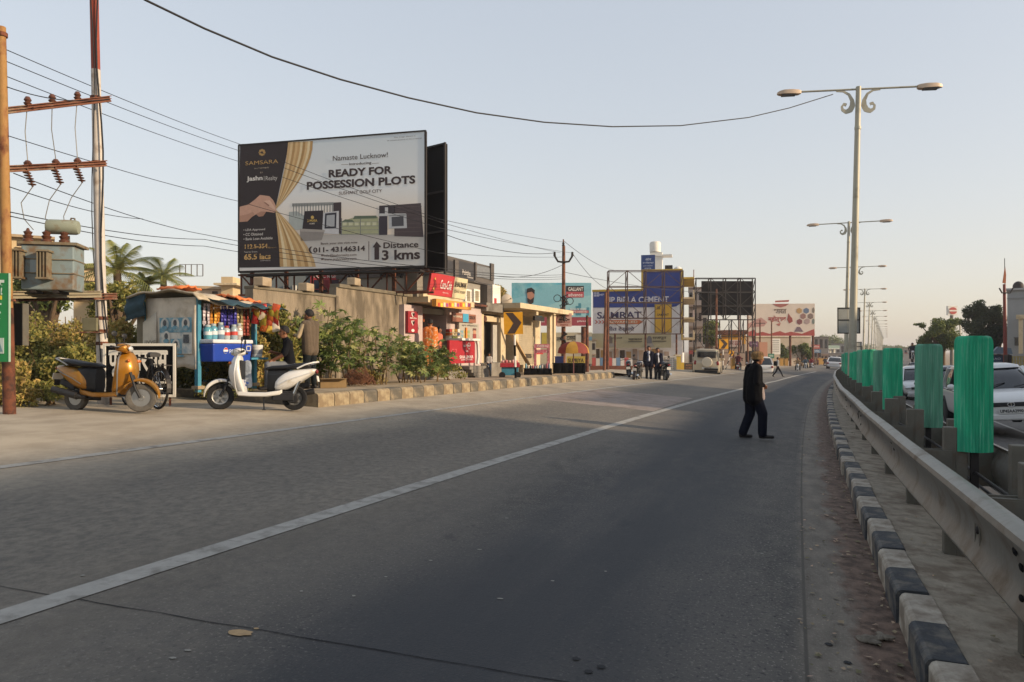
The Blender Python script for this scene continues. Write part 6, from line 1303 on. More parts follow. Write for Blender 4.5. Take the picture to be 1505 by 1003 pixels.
# festival hoarding
CRP = mat('cream print', '#d2c3b3', .5, var=.06, scale=.8)
f = hoard('hoarding', 'cream festival hoarding with red Hindi title and hexagon pictures', 1100, 447, 1194, 494, 88, CRP, 545, ((1108, 494), (1160, 494), (1192, 470))); f.T.rotation_euler.z = R(-6)
f.txt('भारत', '#7b6a5c', 1136.5, 454.5, 1154, 461.5, -.02, .03); f.txt('महोत्सव', '#9c3a34', 1128, 464.5, 1153.5, 475, -.02, .03); f.poly('print', '#9c5a50', [(1134, 447), (1158, 447), (1153, 450.5), (1146, 452.5), (1139, 450.5)], -.02, .01); f.poly('print', '#a8635a', [(1138, 442.5), (1158, 441.5), (1157, 444.5), (1138, 445)], -.02, .03)
f.poly('print', '#a34a42', [(1100, 494), (1100, 488), (1108, 485), (1112, 490), (1120, 488), (1130, 491), (1145, 487), (1152, 490), (1160, 488), (1176, 491), (1186, 487), (1193, 484), (1194, 494)], -.025, .01); f.poly('print', '#73606a', [(1165, 488), (1169, 481), (1173, 481), (1178, 488)], -.024, .01); f.poly('print', '#b58a80', [(1100, 476), (1110, 470), (1118, 467), (1127, 474), (1122, 480), (1100, 482)], -.018, .01); f.poly('print', '#8f4038', [(1155, 470), (1157, 461), (1159, 465), (1162, 468), (1163, 473), (1158, 476)], -.02, .01); f.poly('print', '#a8635a', [(1139, 477), (1146, 475), (1144, 480)], -.02, .01)
for i, (x, y) in enumerate(((1172, 457.5), (1182, 457.5), (1192, 457), (1177.5, 465.5), (1188, 465.5), (1172.5, 473.5), (1183, 473), (1192, 473))): f.poly('hexagon_print', ['#b08c5c', '#5f6f86', '#7a6f60', '#8f6a62', '#7d6a62', '#7a4a4c', '#a58f8a', '#6f7a72'][i], [(x + 4.4 * math.cos(R(30 + 60 * k)) * (1 if x < 1190 else .42), y + 4.4 * math.sin(R(30 + 60 * k))) for k in range(6)], -.02, .01)
f = Fr(1100, 545, 92, 'long_white_wall', 'long white boundary wall below the festival hoarding', 'wall'); f.box('wall_panel', mat('white washed wall', '#b8aa99', .85, var=.1, scale=.6, col2='#a09283', st=.6, sscale=.5), 1095, 496, 1192, 546, 0, .4); f.box('coping', CRM, 1094, 494.5, 1193, 496, -.1, .5)
f = Fr(1140, 520, 84, 'notice_cloth', 'tall white printed cloth hanging before the boundary wall', 'banner'); f.box('cloth', WHITE, 1133, 498, 1147, 521, 0, .03)
for k in range(7): f.box('print', fcol('#8a8682'), 1134.5, 500 + k * 2.8, 1145, 501 + k * 2.8, -.01, -.002)
f = Fr(1106, 540, 78, 'salmon_kiosk', 'salmon coloured booth with a purple sign beside the white car', 'kiosk'); f.box('wall', fcol('#b08068'), 1116, 503, 1128, 528, 0, 2); f.box('wall', DIM, 1104, 516, 1115.8, 541, .2, 2); f.box('sign', fcol('#5e3a58'), 1101, 502, 1113.5, 510, -.1, 0); f.txt('OM SAI', '#b9a4ae', 1103, 504.5, 1112, 507, -.11)
f = Fr(1133, 545, 80, 'green_board', 'small green road board beside the crossing pedestrian', 'sign'); f.box('panel', fcol('#2f6b58'), 1129, 520, 1138, 527, 0, .04); MB().cyl((f.x(1133.5), .06, 0), (f.x(1133.5), .06, f.z(520)), .04, n=8).build('post', STEELD, f.T); f.txt('लखनऊ', '#b9cfc4', 1130.5, 522, 1136.5, 525, -.01)
f = Fr(1072, 540, 74, 'yellow_booth', 'yellow booth below the black hoarding', 'kiosk'); f.box('wall', fcol('#b9882f'), 1068, 492, 1096, 506, 0, 2); f.box('roof', RUST, 1062, 485.5, 1098, 491.8, -.4, 2.2); f.box('lower_wall', fcol('#8d7d72'), 1062, 506.2, 1096, 545, .1, 2); f.box('sign_strip', fcol('#a99a96'), 1066, 500, 1090, 510, -.1, -.02); f.txt('सागर ढाबा', '#7d4038', 1068, 502, 1088, 508, -.11)
for i, (px, d) in enumerate(((1078, 60), (1149, 86), (1156, 88), (1203, 112), (1208, 116), (1213, 120))):
    f = Fr(px, 547.5 if i < 1 else 545, d, 'bollard', ['ochre concrete post right of the jeep', 'ochre post behind the crossing pedestrian', 'second ochre post behind the crossing pedestrian', 'ochre post, first of three near the far sedan', 'ochre post, second of three near the far sedan', 'ochre post, third of three near the far sedan'][i], 'post', 0, 'ochre concrete posts'); f.box('shaft', fcol('#a9813f'), px - 2.4, 528, px + 2.4, 547, 0, .35); f.box('cap', fcol('#8f6c33'), px - 2.8, 526.5, px + 2.8, 527.9, -.03, .38)
# ---------------------------------------------------------------- cars
def cpaint(c, metal=0): return mat('car paint ' + c, c, .3, metal, var=.03, scale=2, coat=.6)
LAMPG = mat('car lamp glass', '#c3c7c8', .08, .4, var=.1); REDL = mat('car red lamp', '#7c1a18', .2, var=.1); PLAS = mat('grey black plastic', '#232426', .6, var=.1)
def ring(z, x0, x1, w, n=20, p=.32, taper=0):
    out = []
    for i in range(n):
        a = 2 * PI * (i + .5) / n; c, s_ = math.cos(a), math.sin(a); x = (x0 + x1) / 2 + (x1 - x0) / 2 * math.copysign(abs(c) ** p, c)
        out.append((x, w * math.copysign(abs(s_) ** p, s_) * (1 - taper * max(0, c)), z))
    return out
def car(label, loc, rz, c, k='suv', plate=None, group=None, tilt=(0, 0), metal=0, cat='car'):
    P = cpaint(c, metal); T = thing('car', label, cat, loc, 0, group); T.rotation_euler = (tilt[0], tilt[1], rz)
    if k == 'suv': Lx, w, zs, roof, r, gh = 2.0, .88, 1.0, 1.58, .34, (-1.86, 1.02, -1.55, .2)
    elif k == 'hatch': Lx, w, zs, roof, r, gh = 1.9, .83, .92, 1.5, .3, (-1.75, .95, -1.35, .15)
    elif k == 'sedan': Lx, w, zs, roof, r, gh = 2.15, .84, .9, 1.45, .3, (-1.55, .95, -.95, .2)
    else: Lx, w, zs, roof, r, gh = 2.1, .86, 1.12, 1.86, .36, (-2.02, .55, -1.96, .28)
    xr0, xf0, xr1, xf1 = gh; pw = .3 if k != 'jeep' else .18; hood = zs if k != 'sedan' else zs + .02
    nose = {'suv': .86, 'hatch': .78, 'sedan': .74, 'jeep': 1.08}[k]
    secs = [rsec(x, zb, zt, ww, 20, pw) for x, zb, zt, ww in ((-Lx, .46, zs - .16, w * .84), (-Lx + .08, .34, zs - .03, w * .95), (-Lx + .5, .27, zs, w), (-.4, .25, zs, w), (xf0 - .25, .25, zs, w), (xf0 + .2, .27, hood - .02, w * .99), (Lx - .35, .3, nose + .04, w * .95), (Lx - .07, .36, nose - .06, w * .86), (Lx, .44, nose - .16, w * .74))]
    MB().loft(secs).build('body', P, T, smooth=45, sub=1 if k != 'jeep' else 0, bevel=.03 if k == 'jeep' else 0)
    zr = roof - .1
    g_ = MB().loft([ring(zs - .03, xr0, xf0, w * .93, p=pw), ring((zs + zr) / 2, (xr0 * .55 + xr1 * .45), (xf0 * .52 + xf1 * .48), w * .87, p=pw), ring(zr, xr1, xf1, w * .76, p=pw)]).build('cabin' if k == 'jeep' else 'windows', P if k == 'jeep' else CARGLASS, T, smooth=40)
    MB().loft([ring(zr - .01, xr1 - .03, xf1 + .05, w * .775, p=pw), ring(zr + .05, xr1, xf1 + .0, w * .75, p=pw), ring(roof, xr1 + .25, xf1 - .25, w * .55, p=.5)]).build('roof', P, T, smooth=50)
    for sy in (-1, 1):
        for (xa, za, ya), (xb, zb, yb) in (((xf0 - .06, zs - .02, .9), (xf1 + .0, zr, .755)), ((xr0 + .06, zs - .02, .9), (xr1 + .02, zr, .755)), ((-.35, zs, .945), (-.35, zr, .775))):
            MB().bar((xa, sy * w * ya, za), (xb, sy * w * yb, zb), .09, .05, up=(1, 0, 0)).build('pillar', P if k != 'suv' or xa != -.35 else PLAS, T)
        MB().ell((xf0 - .35, sy * (w + .1), zs + .06), (.07, .1, .075), 10, 8).cyl((xf0 - .33, sy * w * .9, zs), (xf0 - .35, sy * (w + .05), zs + .03), .025).build('mirror', P, T, smooth=60)
        MB().tube([(-Lx + .3, sy * w * .99, zs - .06), (0, sy * w * 1.005, zs - .06), (xf0, sy * w, zs - .06)], .012, 5).build('belt_trim', PLAS, T)
        for x in (Lx - .72, -Lx + .72):
            b = MB(); b.lathe([(r * 1.18, -.1), (r * 1.2, .06), (r * 1.12, .075)], 24, (x, sy * (w - .07), r), 'Y') if sy > 0 else b.lathe([(r * 1.12, -.075), (r * 1.2, -.06), (r * 1.18, .1)], 24, (x, sy * (w - .07), r), 'Y'); b.build('wheel_arch', PLAS, T, smooth=40)
            wheel_parts(T, (x, sy * (w - .09), r), r, .2, RUBBER, ALLOY, 5)
        zl = nose - .16
        MB().ell((Lx - .12, sy * w * .66, zl), (.12, .2 if k != 'jeep' else .13, .075 if k != 'jeep' else .12), 12, 8, rot=Matrix.Rotation(sy * -.35, 3, 'Z')).build('headlamp', LAMPG, T, smooth=70)
        MB().ell((-Lx + .06, sy * w * .8, zs - .2), (.08, .1 if k != 'sedan' else .18, .17 if k == 'jeep' else .1), 12, 8).build('tail_lamp', REDL, T, smooth=70)
    MB().b2((Lx - .06, -w * .6, nose - .24), (Lx + .02, w * .6, nose - .14)).build('grille', PLAS, T, bevel=.02)
    MB().b2((Lx - .1, -w * .78, .3), (Lx + .03, w * .78, .46)).build('front_bumper', PLAS if k == 'jeep' else P, T, bevel=.04); MB().b2((-Lx - .04, -w * .82, .3), (-Lx + .1, w * .82, .48)).build('rear_bumper', PLAS if k in ('jeep', 'suv') else P, T, bevel=.04)
    for x, rr in ((Lx + .04, PI / 2), (-Lx - .05, -PI / 2)):
        q = thing('number_plate', None, None); q.parent = T; q.location = (x, 0, .52 if x > 0 else .62); q.rotation_euler = (0, 0, rr); MB().b2((-.26, -.005, -.06), (.26, .01, .06)).build('plate', fcol('#c9c9c5'), q)
        if plate and x > 0: txt(plate, fcol('#1c1c1e'), q, 0, 0, .46, .075, y=-.009, bold=.03)
    if k == 'suv':
        b = MB(); b.tube([(Lx + .03, .07 * math.cos(t * .45), nose - .19 + .05 * math.sin(t * .45)) for t in range(15)], .008, 6); b.bar((Lx + .03, 0, nose - .24), (Lx + .03, 0, nose - .15), .015); b.bar((Lx + .03, -.045, nose - .15), (Lx + .03, .045, nose - .15), .015); b.build('badge', CHROME, T)
    for sy in (-.35, .3): MB().bar((xf0 + .02, sy, zs + .02), (xf0 - .2, sy + .5, zs + .12), .02).build('wiper', PLAS, T)
    if k == 'jeep':
        MB().b2((-Lx - .01, -w * .6, zs + .2), (-Lx + .1, w * .6, roof - .22)).build('rear_window', CARGLASS, T); b = MB()
        for y in (-w * .64, w * .64): b.b2((-Lx - .02, y - .02, zs + .19), (-Lx + .1, y + .02, roof - .2))
        for z in (zs + .19, roof - .21): b.b2((-Lx - .022, -w * .66, z - .02), (-Lx + .1, w * .66, z + .02))
        b.build('window_frame', PLAS, T)
        MB().lathe([(.05, -.14), (.3, -.13), (.33, -.08), (.33, .06), (.3, .08)], 22, (-Lx - .1, -.05, 1.0), 'X').build('spare_wheel_cover', cpaint('#c8bda8'), T, smooth=40)
        b = MB()
        for y in (-.6, -.2, .2, .6): b.bar((-1.7, y, roof + .1), (.1, y, roof + .1), .025)
        for x in (-1.7, -1.1, -.5, .1): b.bar((x, -.6, roof + .1), (x, .6, roof + .1), .025); b.bar((x, -.6, roof - .05), (x, -.6, roof + .1), .02); b.bar((x, .6, roof - .05), (x, .6, roof + .1), .02)
        b.build('roof_carrier', RUST, T)
        MB().b2((-Lx - .12, -.75, .5), (-Lx, .1, .62)).build('rear_step', DARK, T); MB().b2((-Lx - .06, -.7, .55), (-Lx - .02, -.3, .72)).build('plate_box', fcol('#c0b9a8'), T)
        for sy in (-1, 1):
            for x in (-1.6, -.9): MB().b2((x - .28, sy * w * .985, zs + .18), (x + .28, sy * w * .9, roof - .24)).build('side_window', CARGLASS, T)
    return T
def on_road(px, d): x = PX(px, d); return Vector((x, d, gz(x, d)))
def road_tilt(d, px): return (0, 0)
p = on_road(1460, 19.0); p.z += .14; s_, o_ = so(p.x, p.y)
car('white SUV with a black grille heading towards the camera behind the nearest shields', p, R(-112), '#cfd0ce', 'suv', 'UP45AA2990', tilt=(R(4), 0))
p = on_road(1396, 25.5); car('dark grey SUV following behind the white SUV', p, R(-114), '#3a3c42', 'suv', 'UP32 KL', tilt=(R(4), 0), metal=.5)
p = on_road(1354, 33); car('white hatchback between the second and third nearest shields', p, R(-114), '#c9cac8', 'hatch', tilt=(R(4), 0))
p = on_road(1227, 88); car('white sedan driving away at the far bend', p, R(63), '#c4c6c8', 'sedan', tilt=(R(3), 0))
p = on_road(1040, 49); p.z = PZ(554, 49); car('cream jeep with spare wheel and roof rack parked at the left', p, R(72), '#b3a68d', 'jeep', tilt=(R(2), 0), cat='jeep')
p = on_road(1117, 58); p.z = PZ(552.5, 58); car('white hatchback parked behind the crossing man', p, R(78), '#c9c6c1', 'hatch')
p = on_road(1166, 96); p.z = PZ(545, 96); car('dark blue SUV parked far down the left side', p, R(62), '#2b3446', 'suv')
p = on_road(1189, 112); p.z = PZ(541, 112); car('small white car parked beyond the motorcycles', p, R(62), '#bdbdbb', 'hatch')
p = on_road(1348, 75); car('tiny dark car far down the opposite road', p, R(-116), '#2c2f36', 'hatch')

# ---------------------------------------------------------------- motorcycles
def motorcycle(label, loc, rz, c='#1b1b1e', lean=0, group=None):
    T = thing('motorcycle', label, 'motorcycle', loc, 0, group); T.rotation_euler = (lean, 0, rz); P = mat('bike paint ' + c, c, .3, .2, var=.08, coat=.4)
    wheel_parts(T, (-.62, 0, .3), .3, .1, RUBBER, ALLOY, 6); wheel_parts(T, (.65, 0, .3), .3, .085, RUBBER, ALLOY, 6)
    MB().loft([rsec(x, zb, zt, w) for x, zb, zt, w in ((.36, .74, .86, .06), (.25, .7, .98, .13), (.05, .72, .98, .14), (-.1, .74, .88, .09))]).build('tank', P, T, smooth=60, sub=1)
    MB().loft([rsec(x, zb, zt, w) for x, zb, zt, w in ((-.08, .75, .82, .1), (-.3, .74, .83, .13), (-.6, .78, .88, .12), (-.78, .83, .9, .07))]).build('seat', SEATM, T, smooth=60)
    MB().loft([rsec(x, zb, zt, w) for x, zb, zt, w in ((-.2, .6, .74, .11), (-.5, .64, .78, .12), (-.85, .78, .86, .07), (-.95, .82, .86, .04))]).build('tail', P, T, smooth=60)
    MB().box((.08, 0, .42), (.34, .2, .3)).cyl((.2, 0, .5), (.24, 0, .7), .09, n=10).build('engine', mat('engine casing', '#2f2f30'), T, bevel=.02)
    b = MB()
    for a, c2 in (((.38, 0, .85), (.3, 0, .3)), ((.36, 0, .78), (-.3, 0, .72)), ((-.1, .06, .3), (-.62, .1, .3)), ((-.1, -.06, .3), (-.62, -.1, .3)), ((-.5, .1, .72), (-.62, .1, .3)), ((-.5, -.1, .72), (-.62, -.1, .3)), ((-.1, 0, .3), (.3, 0, .3))): b.cyl(a, c2, .022, n=8)
    b.build('frame', BLKPL, T)
    b = MB()
    for y in (-.07, .07): b.cyl((.65, y, .3), (.4, y, .95), .024, n=8)
    b.build('fork', CHROME, T, smooth=40); MB().tube([(.25, .36, 1.02), (.36, .2, 1.04), (.38, 0, 1.0), (.36, -.2, 1.04), (.25, -.36, 1.02)], .015, 8).build('handlebar', BLKPL, T)
    MB().ell((.5, 0, .88), (.09, .11, .12), 12, 8).build('headlamp', LAMPG, T, smooth=60); MB().ell((-.95, 0, .8), (.03, .07, .04), 8, 6).build('tail_lamp', REDL, T)
    for sy in (-1, 1): MB().tube([(.3, sy * .22, 1.03), (.28, sy * .3, 1.18)], .007, 5).ell((.27, sy * .32, 1.21), (.015, .06, .045), 8, 6).build('mirror', BLKPL, T)
    MB().cyl((.05, -.14, .3), (-.4, -.16, .32), .03, .05, 10).cyl((-.4, -.16, .32), (-.85, -.16, .4), .055, .05, 10).build('exhaust', CHROME, T, smooth=40)
    for x in (.65, -.62): MB().loft([[(x + .34 * math.cos(R(a)), y, .3 + .34 * math.sin(R(a))) for y in (-.06, 0, .06)] for a in ((range(30, 150, 15)) if x > 0 else range(60, 200, 15))], closed=False, caps=False).build('mudguard', P, T)
    MB().b2((-.99, -.09, .58), (-.97, .09, .7)).build('number_plate', WHITE, T)
    return T
p = on_road(936, 33.5); p.z = PZ(563, 33.5); motorcycle('dark motorcycle parked at the kerb left of the suited men', p, R(70), '#2a2022', R(6), 'parked motorcycles')
p = on_road(926, 35.5); p.z = PZ(560, 35.5); motorcycle('black motorcycle half hidden behind the parked dark motorcycle', p, R(80), '#17181b', R(-6), 'parked motorcycles')
p = on_road(972, 35); p.z = PZ(561, 35); motorcycle('black motorcycle just behind the suited men', p, R(95), '#1a1c22', R(6), 'parked motorcycles')
RIDE = dict(pel=(-.25, 0, .92), hil=(-.2, .1, .9), hir=(-.2, -.1, .9), knl=(.18, .2, .72), knr=(.18, -.2, .72), anl=(.0, .2, .38), anr=(.0, -.2, .38), tol=(.15, .22, .34), tor=(.15, -.22, .34), chest=(-.14, 0, 1.25), neck=(-.1, 0, 1.4), head=(-.04, 0, 1.54), shl=(-.13, .18, 1.35), shr=(-.13, -.18, 1.35), ell=(.05, .3, 1.14), elr=(.05, -.3, 1.14), wrl=(.24, .32, 1.05), wrr=(.24, -.32, 1.05))
for i, (px, pyb, d, rz, c, top, lb, lm) in enumerate(((1172.5, 550.5, 70, -112, '#a8a29c', '#9a8060', 'rider in a tan jacket on a pale scooter coming towards the camera', 'pale scooter bike ridden by the tan jacketed rider'), (1184, 547, 82, -112, '#2b2f38', '#50606c', 'rider in a blue grey shirt left of the red shirted rider', 'dark motorcycle under the blue grey shirted rider'), (1192.5, 546, 86, -100, '#b5b2ae', '#7a2f36', 'rider in a dark red shirt among the far motorcycles', 'white motorcycle under the red shirted rider'), (1213, 542, 106, 64, '#26262a', '#3a3a42', 'dark clothed rider near the far white sedan', 'dark motorcycle beside the far white sedan'), (1085, 549, 60, 70, '#6a2428', '#4a2226', 'rider in dark red half hidden behind the walking man', 'maroon motorcycle behind the walking man'), (1341, 533, 62, -115, '#202228', '#2a2d36', 'rider on the opposite road beyond the white hatchback', 'dark motorcycle far down the opposite road'))):
    p = Vector((PX(px, d), d, PZ(pyb, d))); motorcycle(lm, p, R(rz), c, 0, 'ridden motorcycles'); person(lb, p, R(rz), RIDE, top, '#26282e', H=1.66, voxel=.035, hands=False, group='motorcycle riders')
NVY = mat('navy suit', '#141726', .9, spec=.12, var=.12, scale=12, bump=.25, bscale=20); SHW = mat('white shirt', '#b9bcc6', .8, var=.06); NVT = mat('black suit trousers', '#0f1016', .85, var=.12, scale=12)
for i, (px, pyb, lb, H_) in enumerate(((953.5, 563, 'man in navy suit with blue tie, left of the pair', 1.72), (966.5, 564.5, 'man in black suit with dark tie, right of the pair', 1.68))):
    d = 34.5; p = Vector((PX(px, d), d, PZ(pyb, d))); hz = R(-98 + 10 * i)
    T = person(lb, p, hz, dict(wrl=(.14, .12, .92), wrr=(.04, -.24, .86)) if i else dict(knr=(.1, -.09, .48), anr=(.02, -.1, .1), tor=(.18, -.11, .04)), NVY, NVT, inner=SHW, H=H_, voxel=.02, jacket=.02, hands=False)
    k = H_ / 1.68; MB().prism([(-.025, 1.36 * k), (.025, 1.36 * k), (.035, 1.0 * k), (0, .95 * k), (-.035, 1.0 * k)], 0, .01, plane='xz').build('tie', fcol('#23305a') if i == 0 else fcol('#16161c'), T, loc=(.158, 0, 0), rot=(0, R(-2), R(90)))
d = 46; p = Vector((PX(1143, d), d, PZ(555, d))); T = person('young man in a white shirt striding across the far lane', p, R(-5), dict(knl=(.25, .09, .52), anl=(.42, .1, .14), tol=(.58, .1, .08), knr=(-.15, -.09, .5), anr=(-.42, -.1, .16), tor=(-.3, -.1, .05), wrl=(.1, .2, .95), wrr=(-.1, -.22, .95)), '#b3afa8', '#15161b', H=1.25, voxel=.025, hands=False)
q = thing('backpack', 'black backpack worn by the striding young man', 'backpack', p, R(-5)); MB().loft([rsec(x, .72, 1.02, .12) for x in (-.22, -.16, -.1)]).build('bag', BLACK, q, smooth=50); MB().tube([(-.12, .1, 1.0), (.06, .11, 1.04), (.09, .11, .9), (-.1, .12, .75)], .014, 6).build('strap', BLACK, q)
for i, (px, pyb, d, top, lb) in enumerate(((1201, 543, 110, '#5a3a34', 'pedestrian in brown standing by the ochre posts'), (1160, 543, 98, '#2f2c30', 'dark clothed pedestrian beside the dark blue SUV'), (1197.5, 544, 108, '#6a5a4a', 'second pedestrian by the ochre posts in beige'))):
    person(lb, Vector((PX(px, d), d, PZ(pyb, d))), R(-100), {}, top, '#2a2a2e', H=1.68, voxel=.04, hands=False)
# ---------------------------------------------------------------- far end of the street: shops, signs, walls
far = [(1190, 1206, 512, 545, 125, '#9c8a78', 'low tan shop front far left of the bend'), (1196, 1216, 496, 540, 150, '#94887c', 'grey shop block far down the left side'), (1214, 1236, 520, 540, 170, '#a2968c', 'pale far building beyond the white sedan'), (1222, 1240, 506, 536, 200, '#8f8a86', 'hazy far block behind the petrol canopy'), (1150, 1170, 524, 542, 108, '#8a6f54', 'brown hut behind the ochre posts'), (1180, 1192, 520, 544, 116, '#857a70', 'grey brown shop behind the riders'), (1328, 1345, 512, 524, 180, '#b0a498', 'pale far building over the opposite road'), (1354, 1372, 508, 530, 140, '#a08e84', 'pinkish building behind the trees on the right')]
for i, (x0, x1, y0, y1, d, c, lb) in enumerate(far):
    f = Fr(x0, y1, d, 'far_building', lb, 'building', -math.atan((x0 - CX) / F)); f.box('wall', fcol(c), x0, y0, x1, y1 + 8, 0, 8); f.box('roof_edge', fcol('#7a7068'), x0 - .6, y0 - .8, x1 + .6, y0 - .05, -.3, 8.3); n = 3
    for k in range(n): w_ = (x1 - x0) / n; f.box('window', DIM if k % 2 else GLASS, x0 + w_ * (k + .2), y0 + 3, x0 + w_ * (k + .8), y0 + 3 + (y1 - y0) * .3, -.05, -.005)
    for k in range(n): w_ = (x1 - x0) / n; f.box('shop_sign', fcol(['#9c5248', '#5f7a8c', '#b08a5a'][(k + i) % 3]), x0 + w_ * (k + .1), y0 + (y1 - y0) * .55, x0 + w_ * (k + .9), y0 + (y1 - y0) * .66, -.2, -.06)
f = Fr(1197, 545, 118, 'shop_sign', 'stacked red and blue roadside sign boards near the far wall', 'sign'); f.box('board', fcol('#9c4a44'), 1191, 507, 1205, 513, 0, .2); f.box('board', fcol('#3f5a78'), 1191, 514, 1207, 519, 0, .2); f.txt('MAHARAJA', '#cdbcb4', 1192, 508.5, 1204, 511.5, -.02); f.txt('HOTEL', '#b9c4cc', 1193, 515, 1205, 518, -.02)
for px in (1193, 1204): MB().cyl((f.x(px), .3, 0), (f.x(px), .3, f.z(507)), .12, n=8).build('post', RUST, f.T)
f = Fr(1225, 540, 190, 'petrol_canopy', 'pale green petrol station canopy far along the road', 'canopy'); f.box('roof', fcol('#8fa394'), 1214, 508, 1234, 512, 0, 6); f.box('fascia', fcol('#b9bdb4'), 1214, 512.1, 1234, 513.5, -.1, 6)
for px in (1217, 1225, 1231): MB().cyl((f.x(px), 2, 0), (f.x(px), 2, f.z(512)), .25, n=10).build('column', WHITE, f.T)

# terraces behind the lattice frames
def block(label, x0, x1, y0, y1, d, c, floors, c2='#a08a78', n=3):
    f = Fr(x0, y1, d, 'town_house', label, 'building', -math.atan((x0 - CX) / F), 'town houses along the street'); f.box('wall', fcol(c), x0, y0, x1, y1 + 6, 0, 6); f.box('parapet', fcol(c2), x0 - .5, y0 - 1.5, x1 + .5, y0 - .05, -.2, 6.2); hf = (y1 - y0) / floors
    for k in range(floors):
        yb = y0 + hf * k
        f.box('balcony_slab', fcol(c2), x0 + .3, yb + hf * .86, x1 - .3, yb + hf * .93, -.9, -.01)
        if k < floors - 1: f.box('balcony_wall', fcol(c), x0 + .5, yb + hf * .62, x1 - .5, yb + hf * .85, -.9, -.82)
        for j in range(n): w_ = (x1 - x0) / n; f.box('window', (GLASS, DIM)[(j + k) % 2], x0 + w_ * (j + .2), yb + hf * .2, x0 + w_ * (j + .75), yb + hf * .6, -.04, -.005)
        if k == floors - 1:
            for j in range(n): w_ = (x1 - x0) / n; f.box('shop_sign', fcol(['#a8504c', '#b39a4a', '#4f6f8c', '#9c8f86'][(j + int(x0)) % 4]), x0 + w_ * (j + .05), yb + hf * .02, x0 + w_ * (j + .95), yb + hf * .2, -1.0, -.92)
    return f
block('pinkish four storey house beside the blue painted house', 1012, 1032, 424, 545, 72, '#b3a49a', 4)
block('white three storey house behind the jeep', 1022, 1040, 462, 545, 84, '#b8b0a4', 3, '#8f8378', 2)
block('low shop terrace behind the black hoarding frame', 1040, 1068, 506, 545, 88, '#a3988c', 2)
block('pale shop terrace right of the yellow booth', 1096, 1104, 500, 545, 94, '#ab9f92', 2, n=2)
block('low white shops behind the stalls and umbrella', 862, 876, 500, 548, 58, '#b0a898', 2, n=2)
block('small shops left of the far petrol canopy', 1206, 1216, 522, 541, 132, '#9c8c80', 2, n=2)
block('low shops beyond the round tree', 1186, 1196, 514, 543, 104, '#a39484', 2, n=2)
# ---------------------------------------------------------------- right side of the opposite road
f = Fr(1490, 545, 52, 'grey_building', 'grey rendered building cut by the right edge', 'building', R(-35)); f.box('wall', mat('grey render shade', '#8d9091', .85, var=.08, scale=.8, col2='#7c7f80', st=.6, sscale=.6), 1482, 427, 1540, 556, 0, 9); f.box('parapet', fcol('#9a9c9c'), 1480.5, 424, 1542, 426.9, -.15, 9.2); f.box('band', fcol('#7d8081'), 1481.5, 438, 1540, 439.5, -.05, -.002); f.box('window', GLASS, 1491, 497, 1499, 508, -.06, -.01); f.box('window_frame', fcol('#55504c'), 1490, 496, 1500, 497, -.09, -.005)
f.box('balcony_column', CRM, 1496, 470, 1501, 520, -1.0, -.6); f.box('balcony_column_cap', CRM, 1493, 464, 1505, 469.9, -1.1, -.5); MB().ell((f.x(1495), 2, f.z(419)), (.35, .35, .4), 10, 8).build('water_tank', DARK, f.T, smooth=60)
f = Fr(1488, 552, 40, 'yellow_fence', 'cream and brown railing fence below the grey building', 'fence'); f.box('pillar', fcol('#2a2422'), 1481, 522, 1487, 552, 0, .3)
for k in range(9): f.box('rail_post', fcol('#a29158'), 1488 + k * 4, 524, 1489.4 + k * 4, 552, 0, .06)
for y in (524, 530, 536, 543, 550): f.box('rail_bar', fcol('#a29158'), 1487.2, y, 1524, y + 1.4, .065, .1)
f = Fr(1466, 552, 46, 'flower_stall', 'dark stall with printed hoardings beside the white SUV roof', 'stall', R(-30)); f.box('wall', fcol('#23262d'), 1457, 521, 1481, 552, 0, 1.5); f.box('sign', fcol('#26344f'), 1457, 523, 1472, 535, -.06, -.01); f.txt('RAO', '#a9b0ba', 1459, 526, 1470, 529, -.07); f.poly('awning', '#5b6a78', [(1458, 520.5), (1466, 510), (1482, 512), (1484, 520.5)], -.4, 1.6)
f = Fr(1478, 552, 42, 'flag_pole', 'red painted utility pole with a saffron flag by the grey building', 'pole'); MB().cyl((0, 0, 0), (f.x(1476), 0, f.z(418)), .11, .07, 10).build('pole', mat('red brown pole', '#7a3a30', .7, var=.2, scale=3), f.T, smooth=40); MB().cyl((f.x(1477), 0, f.z(420)), (f.x(1476.5), 0, f.z(380)), .02, n=6).build('mast', DARK, f.T)
MB().prism([(f.x(1473.5), f.z(416)), (f.x(1477), f.z(392)), (f.x(1478.5), f.z(404)), (f.x(1478), f.z(417))], -.02, .02).build('flag', mat('saffron cloth', '#9a5c40', .9), f.T)
for sx in (-1, 1): MB().tube([(f.x(1477), -.1, f.z(431)), (f.x(1477 + sx * 6), -.1, f.z(431)), (f.x(1477 + sx * 10), -.1, f.z(424))], .04, 6).build('arm', DARK, f.T)
f = Fr(1400, 545, 95, 'petrol_sign', 'white totem sign with a red disc above the trees', 'sign'); f.box('panel', WHITE, 1393.5, 450, 1407, 463.5, 0, .4); MB().prism([(f.x(1400.5 + 5.6 * math.cos(t * .314)), f.z(457 + 5.2 * math.sin(t * .314))) for t in range(20)], -.06, -.005).build('disc', fcol('#b04a42'), f.T); f.box('band', WHITE, 1394.5, 456, 1406.5, 458, -.08, -.061); MB().cyl((f.x(1400), .2, 0), (f.x(1400), .2, f.z(463)), .2, n=10).build('post', STEELD, f.T)
